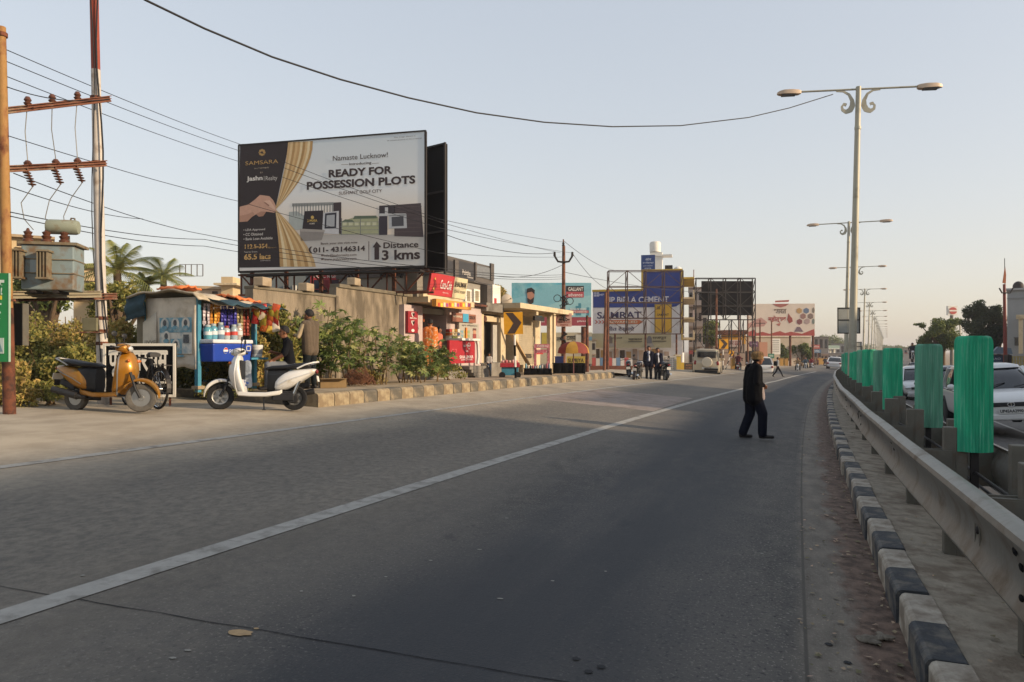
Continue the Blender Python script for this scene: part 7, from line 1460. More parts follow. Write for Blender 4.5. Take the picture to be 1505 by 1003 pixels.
f = Fr(1411, 550, 66, 'side_lamp', 'small curved street lamp among the trees on the right', 'street lamp'); MB().tube([(0, 0, 0), (0, 0, f.z(480)), (f.x(1409), 0, f.z(474)), (f.x(1403), 0, f.z(471))], .06, 8).build('pole', POLE, f.T, smooth=50); MB().ell((f.x(1402), 0, f.z(471)), (.3, .12, .08), 10, 6).build('lamp_head', HEADM, f.T, smooth=60)
# ---------------------------------------------------------------- foliage
nr = np.random.default_rng(5)
def leaf_mesh(name, C, size, m, asp=.5, droop=.35):
    """one small bent leaf per point: two quads folded along the midrib"""
    n = len(C); a = nr.normal(size=(n, 3)); a[:, 2] -= droop; a /= np.linalg.norm(a, axis=1)[:, None]
    b = np.cross(a, nr.normal(size=(n, 3))); b /= np.linalg.norm(b, axis=1)[:, None]; nn = np.cross(a, b)
    s = (size * nr.uniform(.6, 1.35, n))[:, None]
    V = np.stack([C - a * s * .5, C + b * s * asp * .5 + nn * s * .08, C + a * s * .5, C - b * s * asp * .5 + nn * s * .08], 1).reshape(-1, 3)
    me = bpy.data.meshes.new(name); me.vertices.add(4 * n); me.vertices.foreach_set('co', V.ravel())
    me.loops.add(6 * n); i = np.arange(n)[:, None] * 4; me.loops.foreach_set('vertex_index', (i + np.array([0, 1, 2, 0, 2, 3])).ravel().astype(np.int32))
    me.polygons.add(2 * n); me.polygons.foreach_set('loop_start', np.arange(0, 6 * n, 3, dtype=np.int32)); me.polygons.foreach_set('loop_total', np.full(2 * n, 3, np.int32))
    me.materials.append(m); me.update(); me.validate(); return me
def blob_pts(blobs, n, shell=.55):
    w = np.array([b[3] * b[4] * b[5] for b in blobs]) ** .8; k = nr.choice(len(blobs), n, p=w / w.sum()); B = np.array(blobs)[k]
    d = nr.normal(size=(n, 3)); d /= np.linalg.norm(d, axis=1)[:, None]; r = (shell + (1.06 - shell) * nr.uniform(0, 1, n) ** .7) * (1 + .1 * nr.normal(size=n))
    return B[:, :3] + d * r[:, None] * B[:, 3:6]
def clumps(cx, cy, cz, rx, ry, rz, n, cs=.35):
    out = []
    for _ in range(n):
        d = nr.normal(size=3); d /= np.linalg.norm(d); r = nr.uniform(.35, .95); s = nr.uniform(.7, 1.3) * cs
        out.append((cx + d[0] * rx * r, cy + d[1] * ry * r, cz + d[2] * rz * r, rx * s, ry * s, rz * s))
    return out
LG = {'lantana': mat('dusty lantana leaf', '#8c8746', .7, var=.25, scale=1.2, island=.5, transl=.3), 'dry': mat('dry yellow leaf', '#a39050', .75, var=.25, scale=1.5, island=.45, transl=.3), 'dark': mat('dark tree leaf', '#3b4826', .65, var=.25, scale=.7, island=.5, transl=.25), 'mid': mat('mid tree leaf', '#6a743c', .65, var=.25, scale=.6, island=.5, transl=.3), 'palm': mat('palm frond', '#8a8a4a', .6, var=.2, scale=2, island=.4, transl=.3), 'castor': mat('castor leaf', '#7f8c4c', .6, var=.25, scale=3, island=.4, transl=.35)}
BARK = mat('bark', '#5d4c3a', .9, var=.25, scale=8, bump=.5, bscale=20); TWIG = mat('twig', '#6a5638', .9, var=.2, scale=8)
def shrub(label, c, r, n, leaf, lk='lantana', stems=7, cl=9, cs=.42, group='roadside bushes', name='bush'):
    T = thing(name, label, 'bush', c, 0, group); b = MB()
    for k in range(stems):
        a = rnd.uniform(0, 2 * PI); e = rnd.uniform(.3, .9); b.tube([(rnd.uniform(-.1, .1), rnd.uniform(-.1, .1), 0), (r[0] * .4 * e * math.cos(a), r[1] * .4 * e * math.sin(a), r[2] * .8), (r[0] * .8 * e * math.cos(a), r[1] * .8 * e * math.sin(a), r[2] * 1.7)], [.02, .013, .005], 5)
    b.build('stems', TWIG, T)
    o = bpy.data.objects.new('foliage', leaf_mesh('foliage', blob_pts(clumps(0, 0, r[2], *r, cl, cs), n), leaf, LG[lk])); COL.objects.link(o); o.parent = T; o['kind'] = 'stuff'
    return T
def tree(label, base, h, blobs, n, leaf, lk='dark', tr=.2, limbs=6, group=None, name='tree', shell=.4):
    T = thing(name, label, 'tree', base, 0, group); b = MB(); top = max(q[2] for q in blobs)
    lean = rnd.uniform(-.05, .05) * h; b.tube([(0, 0, -.3), (lean * .3, 0, h * .3), (lean, 0, h * .62)], [tr, tr * .75, tr * .5], 10); trunk = b.build('trunk', BARK, T, smooth=50); b = MB()
    for q in blobs[::max(1, len(blobs) // 14)]: b.tube([(lean * .5, 0, h * .35), (q[0] * .5 + lean * .3, q[1] * .5, h * .5 + (q[2] - h * .5) * .4), (q[0], q[1], q[2])], [tr * .45, tr * .3, tr * .1], 7)
    b.build('limbs', BARK, T, smooth=50)
    o = bpy.data.objects.new('crown', leaf_mesh('crown', blob_pts(blobs, n, shell), leaf, LG[lk])); COL.objects.link(o); o.parent = T; o['kind'] = 'stuff'
    return T
# hedge behind the pole, scooter and kiosk
hed = [(15, 598, 12.6, 70, 'leftmost bush beside the rusty pole'), (70, 595, 13.4, 85, 'dense bush under the transformer'), (120, 590, 14.2, 80, 'bush behind the gold scooter seat'), (165, 585, 14.8, 95, 'tall bush behind the black board'), (205, 580, 15.4, 90, 'bush between the black board and kiosk'), (40, 585, 15.2, 100, 'taller bush behind the leftmost bush'), (100, 580, 16.0, 105, 'tall bush behind the transformer platform'), (250, 575, 16.2, 80, 'bush behind the poster side of the kiosk'), (310, 572, 16.0, 55, 'low bush seen below the kiosk counter')]
for i, (px, py, d, hp, lb) in enumerate(hed):
    S = d / F; q = Vector((PX(px, d), d, gz(PX(px, d), d) - .05)); hh = PZ(py - hp - (30 if i in (3, 5, 6) else 10), d) - q.z
    shrub('dusty green ' + lb if i % 2 else 'dry yellowish ' + lb, q, (.62, .55, hh / 2), 4600, .09, 'lantana' if i % 3 else 'dry', cl=14, cs=.36)
for i, (px, py, d, hp, w_, lb) in enumerate(((362, 575, 15.6, 105, .5, 'yellow green bush right of the kiosk'), (395, 572, 16.4, 122, .55, 'tall dusty bush behind the seated man'), (425, 568, 17.0, 124, .6, 'tall bush behind the standing man'))):
    q = Vector((PX(px, d), d, gz(PX(px, d), d))); shrub('dusty ' + lb, q, (w_, .3, (PZ(py - hp, d) - q.z) / 2), 6000, .105, 'lantana' if i else 'dry', cl=14, cs=.36)
# castor plants with large lobed leaves, each leaf its own piece
def castor_leaf(r=.5):
    P = []; n = 7
    for k in range(n):
        a = R(-140 + 280 * k / (n - 1)); l = r * (1 - .25 * abs(k - 3) / 3); P.append((l * math.sin(a), l * math.cos(a)))
        if k < n - 1: a2 = R(-140 + 280 * (k + .5) / (n - 1)); P.append((r * .4 * math.sin(a2), r * .4 * math.cos(a2)))
    V = [(0, 0, .0)] + [(x, y, -.35 * (x * x + y * y) / r) for x, y in P]; m = len(P)
    return MB().add(V, [(0, i + 1, i + 2) for i in range(m - 1)])
CL = [castor_leaf(r).mesh('leaf', mm, None, fix=False) for r, mm in ((.5, LG['castor']), (.5, mat('pale castor leaf', '#a5a468', .6, var=.2, island=.3, transl=.35)), (.5, mat('dark castor leaf', '#5a6b3a', .6, var=.2, island=.3, transl=.3)))]
def castor(label, q, h, w, n, ls=.32):
    T = thing('castor_plant', label, 'plant', q, 0, 'castor plants along the wall'); tips = []
    for k in range(6):
        a = 2 * PI * k / 6 + rnd.uniform(-.4, .4); e = (w * rnd.uniform(.4, .95) * math.cos(a), w * .55 * rnd.uniform(.3, .95) * math.sin(a), h * rnd.uniform(.7, 1)); tips.append(e)
        MB().tube([(e[0] * .55 + rnd.uniform(-.15, .15), e[1] * .3, 0), (e[0] * .65 + rnd.uniform(-.1, .1), e[1] * .5, e[2] * .5), e], [.018, .013, .007], 6).build('stem', TWIG, T, smooth=50)
    for k in range(n):
        e = tips[k % 6]; t = rnd.uniform(.18, 1.05) ** .75; t2 = .55 + .45 * t; o = bpy.data.objects.new('leaf', CL[rnd.choice((0, 0, 1, 2, 2))]); COL.objects.link(o); o.parent = T
        o.location = (e[0] * t2 + rnd.uniform(-.25, .25), e[1] * t2 + rnd.uniform(-.22, .16), e[2] * t + rnd.uniform(-.12, .14)); o.rotation_euler = (rnd.uniform(.2, 1.2), rnd.uniform(-.5, .5), rnd.uniform(-PI, PI)); s = ls * rnd.uniform(.6, 1.3); o.scale = (s * 1.1,) * 3
    return T
for i, (px, d, top, w, n, lb) in enumerate(((482, 17.3, 456, .85, 230, 'wide leafy castor plant right of the standing man'), (520, 17.8, 476, .6, 90, 'castor plant above the dry twig heap'), (560, 18.2, 482, .55, 60, 'thin castor plant against the bare wall'), (598, 19.2, 494, .8, 170, 'low spreading castor plant in front of the shop'), (626, 20.2, 503, .75, 170, 'castor plant in front of the red counter'), (462, 17.5, 448, .5, 120, 'castor plant behind the standing man'))):
    q = Vector((PX(px, d), d, pz(PX(px, d), d))); castor(lb, q, PZ(top, d) - q.z, w, n)
q = W(527, 566, 17.0); q.z = pz(q.x, q.y); T = thing('twig_heap', 'round heap of dry brown twigs on the pavement', 'twig heap', q); b = MB()
for k in range(160):
    a = rnd.uniform(0, 2 * PI); r = rnd.uniform(.15, .42); z = rnd.uniform(.02, .42 * (1 - (r / .5) ** 2)); a2 = a + rnd.uniform(.8, 2); b.tube([(r * math.cos(a), r * .7 * math.sin(a), z), (r * .9 * math.cos((a + a2) / 2), r * .65 * math.sin((a + a2) / 2), z + .12), (r * math.cos(a2), r * .7 * math.sin(a2), z)], .006, 4)
o = b.build('twigs', mat('dry brown twig', '#6a4630', .9, var=.3, scale=6), T); o['kind'] = 'stuff'
q = W(489, 572, 16.4); q.z = pz(q.x, q.y); T = thing('carton', 'brown cardboard carton at the pavement edge', 'carton', q, R(20)); MB().b2((-.28, -.16, 0), (.28, .16, .2)).build('box', mat('cardboard', '#8a7350', .9, var=.1, scale=5), T); MB().b2((-.28, -.3, .2), (.28, -.165, .205)).build('flap', mat('cardboard', '#8a7350'), T)
# low weeds at the pavement and verge
for i, (px, py, d, w_, h, lb) in enumerate(((330, 585, 14.6, .5, .14, 'strip of low weeds under the kiosk'), (545, 562, 18.5, .4, .2, 'weeds beside the twig heap'), (660, 556, 21.6, .5, .25, 'weeds by the shop steps'), (20, 606, 12.0, .4, .2, 'weeds at the foot of the rusty pole'), (75, 600, 12.4, .5, .2, 'weeds left of the gold scooter'))):
    q = Vector((PX(px, d), d, gz(PX(px, d), d) + (.15 if px > 460 else 0))); shrub(lb, q, (w_, .3, h), 900, .07, 'dry' if i % 2 else 'lantana', stems=4, cl=8, group='low verge weeds', name='weed_patch')
# palms and trees behind
def palm(label, q, h, n, fl, up=.5):
    T = thing('palm_tree', label, 'tree', q, 0, 'palms behind the hedge'); MB().tube([(0, 0, -.5), (.1, 0, h * .5), (0, 0, h)], [.16, .13, .12], 9).build('trunk', BARK, T, smooth=50)
    for k in range(n):
        a = 2 * PI * k / n + rnd.uniform(-.2, .2); el = rnd.uniform(-.2, 1.35); L_ = fl * rnd.uniform(.8, 1.15); b = MB(); P = []
        for i in range(9):
            t = i / 8; r = L_ * t * math.cos(el) + .0; z = h + L_ * (t * math.sin(el) - .55 * t * t * (1 - .3 * math.sin(el))); P.append(Vector((r * math.cos(a), r * math.sin(a), z)))
        b.tube(P, [.02 * (1 - .8 * i / 8) for i in range(9)], 5)
        for i in range(1, 9):
            for j in range(3):
                p0 = P[i - 1].lerp(P[i], j / 3); tg = (P[i] - P[i - 1]).normalized()
                for s_ in (-1, 1):
                    sd = tg.cross(Vector((0, 0, 1))).normalized() * s_; l = L_ * .24 * math.sin(PI * min(1, (i + j / 3) / 9.2)) + .05; e = p0 + sd * l * .8 + tg * l * .55 - Vector((0, 0, l * .45)); wd = tg * .022; b.add([p0 - wd, p0 + wd, e], [(0, 1, 2)])
        o = b.build('frond', LG['palm'], T, fix=False)
q = W(172, 440, 24); q.z = gz(q.x, q.y); palm('taller palm behind the transformer pole', q, PZ(398, 24) - q.z, 22, 1.7)
q = W(240, 440, 29); q.z = gz(q.x, q.y); palm('palm with upright fronds behind the kiosk roof', q, PZ(408, 29) - q.z, 20, 1.5)
q = W(215, 440, 27); q.z = gz(q.x, q.y); palm('smaller palm between the two others', q, PZ(420, 27) - q.z, 14, 1.0)
def ptree(label, px, d, blobs_px, n, leaf, lk, tr=.2, name='tree', group=None, shell=.4):
    q = W(px, 540, d); q.z = gz(q.x, q.y) if d < 60 else PZ(545, d); S = d / F; bl_ = []
    for x, y, rx, ry in blobs_px: bl_ += clumps((x - px) * S, rnd.uniform(-.5, .5) * rx * S, PZ(y, d) - q.z, rx * S, rx * S * .8, ry * S, 10, .44)
    return tree(label, q, (PZ(min(b[1] for b in blobs_px), d) - q.z), bl_, n, leaf, lk, tr, 10, group, name, shell)
ptree('light green tree filling the gap behind the transformer', 70, 19, ((60, 395, 30, 34), (90, 425, 30, 30), (30, 430, 24, 34)), 3000, .13, 'mid')
ptree('thin tree behind the gold scooter and board', 175, 20, ((165, 425, 26, 26), (195, 445, 24, 26), (150, 455, 24, 30)), 3000, .12, 'lantana')
ptree('broad leafy tree with drooping branches, leftmost on the right side', 1385, 64, ((1368, 487, 18, 12), (1385, 476, 20, 12), (1392, 495, 26, 20), (1352, 478, 9, 4), (1347, 510, 9, 4), (1362, 500, 14, 10)), 15000, .17, 'mid', .25)
ptree('tall dark tree in the middle on the right side', 1440, 58, ((1435, 456, 20, 13), (1452, 463, 15, 11), (1432, 480, 20, 16), (1448, 492, 22, 18), (1422, 462, 10, 8)), 16000, .16, 'dark', .22)
ptree('dark tree next to the red flag pole', 1468, 60, ((1466, 470, 11, 16), (1470, 490, 13, 20), (1462, 510, 12, 16)), 9000, .16, 'dark', .2)
ptree('small green tree under the black hoarding', 1040, 78, ((1040, 486, 16, 14), (1048, 500, 14, 12)), 2600, .35, 'mid', .2)
ptree('dark bushy tree right of the jeep', 1085, 80, ((1080, 532, 14, 9), (1092, 528, 8, 8)), 2200, .3, 'dark', .15)
ptree('conical tree before the white boundary wall', 1151, 90, ((1150, 516, 5, 14), (1153, 525, 7, 12)), 1500, .32, 'mid', .15)
ptree('round green tree before the white boundary wall', 1178, 92, ((1172, 516, 9, 8), (1182, 514, 9, 9), (1188, 520, 6, 10)), 2400, .34, 'mid', .18)
for i, (px, d, x, y, rx, ry, lb) in enumerate(((1222, 230, 1220, 507, 16, 12, 'hazy far tree beyond the petrol canopy'), (1200, 260, 1203, 500, 16, 9, 'hazy far tree above the stacked sign boards'), (1238, 300, 1236, 505, 14, 8, 'hazy far tree behind the lamp poles'), (1325, 300, 1322, 512, 14, 5, 'hazy far tree at the end of the opposite road'), (1350, 240, 1350, 512, 14, 7, 'hazy far tree behind the drooping tree'), (1270, 330, 1272, 511, 16, 5, 'hazy far tree between the receding lamps'), (1296, 340, 1298, 512, 16, 5, 'hazy far tree right of the receding lamps'), (735, 60, 733, 436, 13, 12, 'leafless brown tree behind the shop roofs'), (1110, 200, 1115, 505, 20, 9, 'far tree behind the festival hoarding'))): ptree(lb, px, d, ((x, y, rx, ry), (x + rx * .5, y + ry * .4, rx * .7, ry * .8)), 2200, .5 if d > 100 else .25, 'mid' if i != 7 else 'dry', .25, group='trees in the distance')

# ---------------------------------------------------------------- transformer poles on the left
d1, d2 = 10.9, 12.95
OLDP = mat('rust streaked ochre pole', '#a07a48', .8, .1, var=.3, scale=4, col2='#6b3c26', st=.54, sscale=4, stretch=(1, 1, .5)); WPO = mat('white painted pole', '#bdb6ad', .7, var=.12, scale=3, col2='#8f7f70', st=.62, sscale=4); REDP = mat('red painted pole', '#8c3d2a', .7, var=.12, scale=4); IRON = mat('rusty channel iron', '#6f4634', .85, .1, var=.25, scale=6, col2='#8a7a68', st=.58, sscale=4)
a = Vector((PX(14, d1), d1, 0)); a.z = gz(a.x, a.y) - .05; ta = W(2, 40, d1); T = thing('utility_pole', 'rust streaked ochre pole at the left edge', 'utility pole', a)
m1 = Vector(((a.x * .22 + ta.x * .78), d1, PZ(535, d1))); MB().cyl((0, 0, 0), tuple((a.lerp(ta, .28)) - a), .085, .08, 12).build('base_section', RUST, T, smooth=40); MB().cyl(tuple(a.lerp(ta, .28) - a), tuple(ta - a), .075, .058, 12).build('pole', OLDP, T, smooth=40); MB().cyl(tuple(a.lerp(ta, .975) - a), tuple(a.lerp(ta, .985) - a), .08, n=12).build('band', RUST, T)
c = Vector((PX(152, d2), d2, 0)); c.z = gz(c.x, c.y) - .05; tc_ = W(137, -60, d2); mid = c.lerp(tc_, (c.z - PZ(103, d2)) / (c.z - tc_.z)); T2 = thing('utility_pole', 'white pole with red top carrying the transformer beams', 'utility pole', c)
MB().cyl((0, 0, 0), tuple(mid - c), .095, .075, 14).build('pole', WPO, T2, smooth=40); MB().cyl(tuple(mid - c), tuple(tc_ - c), .072, .07, 14).build('pole_top', REDP, T2, smooth=40)
for py in (437, 468, 487, 505, 145, 240): q = c.lerp(tc_, (c.z - PZ(py, d2)) / (c.z - tc_.z)) - c; MB().cyl(tuple(q - Vector((0, 0, .03))), tuple(q + Vector((0, 0, .03))), .1, n=12).build('clamp', RUST, T2)
b = MB(); b.tube([(.1, -.05, 1.2)] + [tuple(c.lerp(tc_, t) - c + Vector((.1 + .04 * math.sin(t * 14), -.08, 0))) for t in np.linspace(.2, 1, 14)], .014, 6); b.tube([tuple(c.lerp(tc_, t) - c + Vector((-.02 + .05 * math.sin(t * 9 + 1), -.1, 0))) for t in np.linspace(.1, 1, 12)], .009, 5); b.build('cable_run', CABLE, T2)
MB().b2((-.28, -.16, PZ(487, d2) - c.z), (-.03, -.02, PZ(468, d2) - c.z)).build('meter_box', mat('grey green meter box', '#6f6c55', .7, var=.15), T2, bevel=.01); MB().b2((-.3, -.2, PZ(490, d2) - c.z), (0.05, -.0, PZ(488, d2) - c.z)).build('box_ledge', IRON, T2)
def span(name, label, cat, p0, p1, w, h, m):
    T = thing(name, label, cat, p0); b = MB(); v = p1 - p0; b.bar((0, -.02, 0), tuple(v + Vector((0, -.02, 0))), w, .012); b.bar((0, -.02, h / 2), tuple(v + Vector((0, -.02, h / 2))), .012, h) if False else None
    for s_ in (-1, 1): b.bar((0, -.02, s_ * h / 2), tuple(v + Vector((0, -.02, s_ * h / 2))), w, .014)
    b.bar((0, .0, 0), tuple(v), .012, h); b.build('channel', m, T); return T
insm = mat('brown porcelain', '#5b3a2c', .35, var=.1)
p0, p1 = W(-12, 166, d1), W(162, 146, d2 - .15); XA = span('cross_arm', 'upper rusty cross arm between the two poles', 'cross arm', p0, p1, .09, .09, IRON)
q0, q1 = W(-20, 251, d1), W(156, 241, d2 - .15); XB = span('cross_arm', 'lower rusty cross arm with hanging insulators', 'cross arm', q0, q1, .09, .09, IRON)
for t in (.28, .48, .7): v = (p1 - p0) * t; MB().lathe([(.04, 0), (.06, .03), (.035, .05), (.055, .08), (.03, .13)], 10, tuple(v + Vector((0, -.03, .04)))).build('insulator', insm, XA, smooth=50)
for t in (.32, .55, .74):
    v = (q1 - q0) * t; b = MB()
    for k in range(5): b.lathe([(.02, -.02), (.055, -.01), (.06, .0), (.02, .012)], 12, tuple(v + Vector((.02 * k, -.05, -.08 - .045 * k))))
    b.cyl(tuple(v + Vector((0, -.05, 0))), tuple(v + Vector((.09, -.05, -.3))), .015); b.build('hanging_insulator', insm, XB); MB().lathe([(.05, 0), (.06, .03), (.03, .07)], 10, tuple(v + Vector((0, -.03, .04)))).build('insulator', insm, XB)
r0, r1 = W(6, 436, d1 + .2), W(158, 434, d2 - .1); PL = span('platform_beam', 'channel beam carrying the transformer', 'beam', r0 + Vector((0, -.25, 0)), r1 + Vector((0, -.2, 0)), .08, .1, mat('galvanised channel', '#8d8570', .7, .2, var=.2, scale=4, col2='#6b4a36', st=.6, sscale=4))
span('platform_beam', 'rear channel beam behind the transformer', 'beam', r0 + Vector((0, .3, 0)), r1 + Vector((0, .3, 0)), .08, .1, IRON)
dm = 11.55; TR = mat('blue grey transformer paint', '#7e8d8f', .6, .1, var=.1, scale=4, col2='#75614a', st=.54, sscale=3); TRB = mat('rust stained transformer fins', '#7d735e', .7, .1, var=.2, scale=5, col2='#6a5138', st=.55, sscale=5)
f = Fr(82, 431, dm, 'transformer', 'blue grey pole transformer with radiator fins on the beams', 'transformer', R(14)); MB().b2((f.x(44), -.22, f.z(428)), (f.x(112), .3, f.z(363))).build('tank', TR, f.T, bevel=.02); MB().b2((f.x(41), -.26, f.z(363)), (f.x(117), .34, f.z(359))).build('lid', TRB, f.T)
for py in (384, 404): MB().b2((f.x(43), -.24, f.z(py + .7)), (f.x(113), .32, f.z(py - .7))).build('stiffener', TRB, f.T)
for px in (36, 70):
    for k in range(4): MB().b2((f.x(px + k * 4), -.42, f.z(412)), (f.x(px + k * 4 + 1.6), -.225, f.z(374))).build('radiator_fin', TRB, f.T)
    MB().b2((f.x(px - 1), -.44, f.z(375)), (f.x(px + 16), -.22, f.z(372.5))).build('fin_header', TRB, f.T); MB().b2((f.x(px - 1), -.44, f.z(414)), (f.x(px + 16), -.22, f.z(411.5))).build('fin_header', TRB, f.T)
MB().b2((f.x(56), -.235, f.z(404)), (f.x(66), -.222, f.z(385))).build('rating_plate', fcol('#8fa0a6'), f.T); MB().b2((f.x(55), -.2, f.z(432)), (f.x(62), .3, f.z(428))).b2((f.x(84), -.2, f.z(432)), (f.x(91), .3, f.z(428))).build('skid', DARK, f.T)
MB().lathe([(.02, -.25), (.1, -.245), (.115, -.2), (.115, .16), (.1, .2), (.02, .205)], 18, (f.x(95), -.05, f.z(334.5)), 'X').build('conservator', mat('grey green drum', '#878d7d', .6, var=.1, col2='#7a6a50', st=.62, sscale=5), f.T, smooth=45); MB().tube([(f.x(102), -.05, f.z(326)), (f.x(104), -.05, f.z(321)), (f.x(108), -.05, f.z(321)), (f.x(110), -.05, f.z(330))], .014, 6).tube([(f.x(96), .1, f.z(345)), (f.x(96), .12, f.z(359))], .02, 6).build('pipe', STEELD, f.T)
for px in (49, 73, 96):
    b = MB(); zb_ = f.z(359)
    b.lathe([(.07, 0), (.075, .04), (.05, .06), (.075, .1), (.045, .12), (.065, .16), (.03, .18), (.015, .22)], 12, (f.x(px), -.1, zb_)); b.build('bushing', insm, f.T, smooth=40)
# green board and black box at the edge
f = Fr(0, 535, 10.6, 'green_board', 'green board with white Hindi letters cut by the left edge', 'sign'); f.box('panel', mat('green sign paint', '#1d7a43', .5, var=.08, scale=5), -40, 402, 14.5, 532, -.03, 0); f.box('edge', fcol('#8fae9c'), 14.6, 402, 15.4, 532, -.035, .005); f.txt('क', '#c4d0c8', -4, 412, 9, 434, -.04, .03); f.box('print', fcol('#c9b13a'), -20, 435, 5, 441, -.04, -.031); f.txt('ट', '#c4d0c8', -6, 446, 5, 462, -.04, .02); f.txt('स्वच्छ', '#c4d0c8', -20, 468, 3, 478, -.04, .02); f.box('print', fcol('#a9b8b4'), -12, 497, 8, 520, -.04, -.031); f.poly('print', '#5f7f86', [(-5, 517), (2, 502), (7, 517)], -.045)
f.box('bracket', IRON, -10, 440, 20, 443, .01, .05)
f = Fr(26, 510, 11.2, 'junction_box', 'narrow black box on the ochre pole beside the green board', 'box'); f.box('casing', BLACK, 19, 446, 32.5, 508, 0, .14, bevel=.01); f.box('edge', STEELD, 32.6, 446, 33.6, 508, 0, .14)
# ---------------------------------------------------------------- wires
def wire(label, pts, r=.009, sag=0, m=CABLE, group='overhead wires'):
    P = []
    for (a_, b_) in zip(pts[:-1], pts[1:]):
        a_, b_ = Vector(a_), Vector(b_)
        for i in range(14): t = i / 14; q = a_.lerp(b_, t); q.z -= sag * 4 * t * (1 - t); P.append(q)
    P.append(Vector(pts[-1])); T = thing('overhead_wire', label, 'wire', P[0], 0, group); MB().tube([p - P[0] for p in P], r, 5).build('cable', m, T, smooth=60)
# the long loose cable to the nearest lamp arm
cp = [(150, -40, 8.2), (213, 0, 8.8), (300, 42, 9.6), (400, 84, 10.6), (500, 117, 11.6), (600, 144, 12.8), (700, 166, 14), (800, 180, 15.3), (900, 186.5, 16.6), (1000, 185, 18), (1100, 173, 19.4), (1160, 159, 20.3), (1224, 139, 21.1)]
P = [W(*q) for q in cp]; T = thing('overhead_wire', 'long thick cable sagging across the sky to the nearest lamp', 'wire', P[0], 0, 'overhead wires'); MB().tube([p - P[0] for p in P], .014, 6).build('cable', CABLE, T, smooth=70)
pole_c = W(828, 355, 33)
wl_ = [((6, 72), 352, 212, 'topmost thin wire from the ochre pole to the hoarding'), ((8, 90), 352, 222, 'second thin wire from the ochre pole'), ((8, 112), 352, 238, 'third thin wire from the ochre pole'), ((12, 200), 350, 296, 'lone thin wire below the cross arms'), ((20, 255), 300, 345, 'dark wire leaving the lower cross arm'), ((15, 312), 300, 352, 'thin wire passing behind the conservator'), ((15, 318), 300, 362, 'lowest thin wire passing the transformer'), ((10, 128), 160, 146, 'short wire running to the upper cross arm'), ((14, 275), 210, 322, 'faint wire crossing below the lower arm')]
for i, ((x0, y0), x1, y1, lb) in enumerate(wl_):
    a_ = W(x0, y0, d1); e = W(x1, y1, 20.6 if i not in (7,) else 12.0)
    if i in (0, 1, 2, 3): far_ = [(828, 356), (824, 372), (840, 372), (828, 378)][i]; wire(lb, [a_, e, W(645, (322, 326, 335, 372)[i], 20.9), W(*far_, 32.8)], .007, .05)
    else: wire(lb, [a_, e] + ([W(645, 378 + 4 * i, 20.9), W(828, 392 + i * 3, 33.2)] if i in (4, 5, 6) else []), .008, .1)
for i, (t0, t1, lb) in enumerate(((.28, .32, 'left dropper lead between the cross arms'), (.48, .55, 'middle dropper lead between the cross arms'), (.7, .74, 'right dropper lead between the cross arms'))):
    a_ = p0 + (p1 - p0) * t0 + Vector((0, -.03, .1)); e = q0 + (q1 - q0) * t1 + Vector((0, -.03, .1)); wire(lb, [a_, a_.lerp(e, .5) + Vector((-.04, 0, 0)), e], .007, 0, m=mat('aluminium lead', '#7d7a72', .5, .3))
    h0 = q0 + (q1 - q0) * t1 + Vector((.09, -.05, -.3)); bx = f and W((49, 73, 96)[i], 338, dm - .1); wire('curved lead from lower arm to the %s bushing' % ('left', 'middle', 'right')[i], [h0, h0 + Vector((-.18, 0, -.25)), h0.lerp(bx, .6) + Vector((-.14, 0, -.1)), bx], .007, 0, m=mat('aluminium lead', '#7d7a72'))
for i, (a_, e, lb) in enumerate(((W(828, 354, 33), W(905, 398, 56), 'wire from the antler pole to the empty frame top'), (W(841, 372, 33), W(893, 425, 46), 'wire from the antler pole to the pale pole'), (W(815, 372, 33), W(655, 345, 24), 'wire from the antler arm towards the hoarding edge'), (W(826, 390, 33), W(722, 405, 28), 'slack wire from the antler pole to the grey building'), (W(828, 400, 33), W(1053, 430, 58), 'long wire passing before the blue painted house'), (W(1053, 428, 58), W(1099, 455, 72), 'wire across the black hoarding to the next pole'), (W(1053, 440, 58), W(1117, 472, 80), 'lower wire across the black hoarding'))): wire(lb, [a_, e], .011, .25)

# ---------------------------------------------------------------- houses behind the hedge
CRM2 = mat('cream house wall', '#c0aa84', .85, var=.08, scale=.7)
def house(label, px0, px1, py0, d, depth, m, wins):
    f = Fr(px0, 470, d, 'house', label, 'building', -math.atan((px1 - CX) / F)); f.T.location.z = gz(f.T.location.x, d) - .3; f.py = HY - f.T.location.z * F / d; f.box('wall', m, px0, py0, px1, f.py, 0, depth); f.box('roof_slab', mat('weathered slab edge', '#9c8a70', .9), px0 - 2, py0 - 4, px1 + 2, py0 - .1, -.3, depth + .3)
    for a_, b_, c_, e_ in wins: w_ = f.box('window', DIM, a_, b_, c_, e_, -.03, .01); f.box('sill', CRM, a_ - 1, e_ + .1, c_ + 1, e_ + 1.5, -.12, -.005, par=w_)
    return f
house('cream house with dark windows behind the transformer', -30, 62, 346, 30, 6, CRM2, ((16, 350, 24, 359), (33, 354, 44, 362), (50, 354, 58, 362), (4, 380, 14, 392)))
house('cream gabled house seen right of the transformer', 108, 142, 392, 27, 5, CRM2, ((112, 412, 140, 440),)); 
house('pale distant houses above the kiosk roof', 262, 352, 424, 62, 8, mat('pale distant wall', '#b8a690', .85), ((308, 427, 316, 431), (275, 427, 283, 431)))
f = Fr(330, 424, 60, 'rooftop_room', 'bright cream rooftop room above the kiosk', 'building'); f.box('wall', CRM2, 325, 407, 342, 440, 0, 3); f.box('slab', CRM, 318, 417, 352, 420, -.6, 3.4)
f = Fr(278, 424, 66, 'rooftop_frame', 'empty steel sign frame on a far rooftop', 'frame'); lattice(f, 264, 298, 389, 406, 4, 1, .05, .05, mat('thin grey frame', '#5a5550', .7), False)
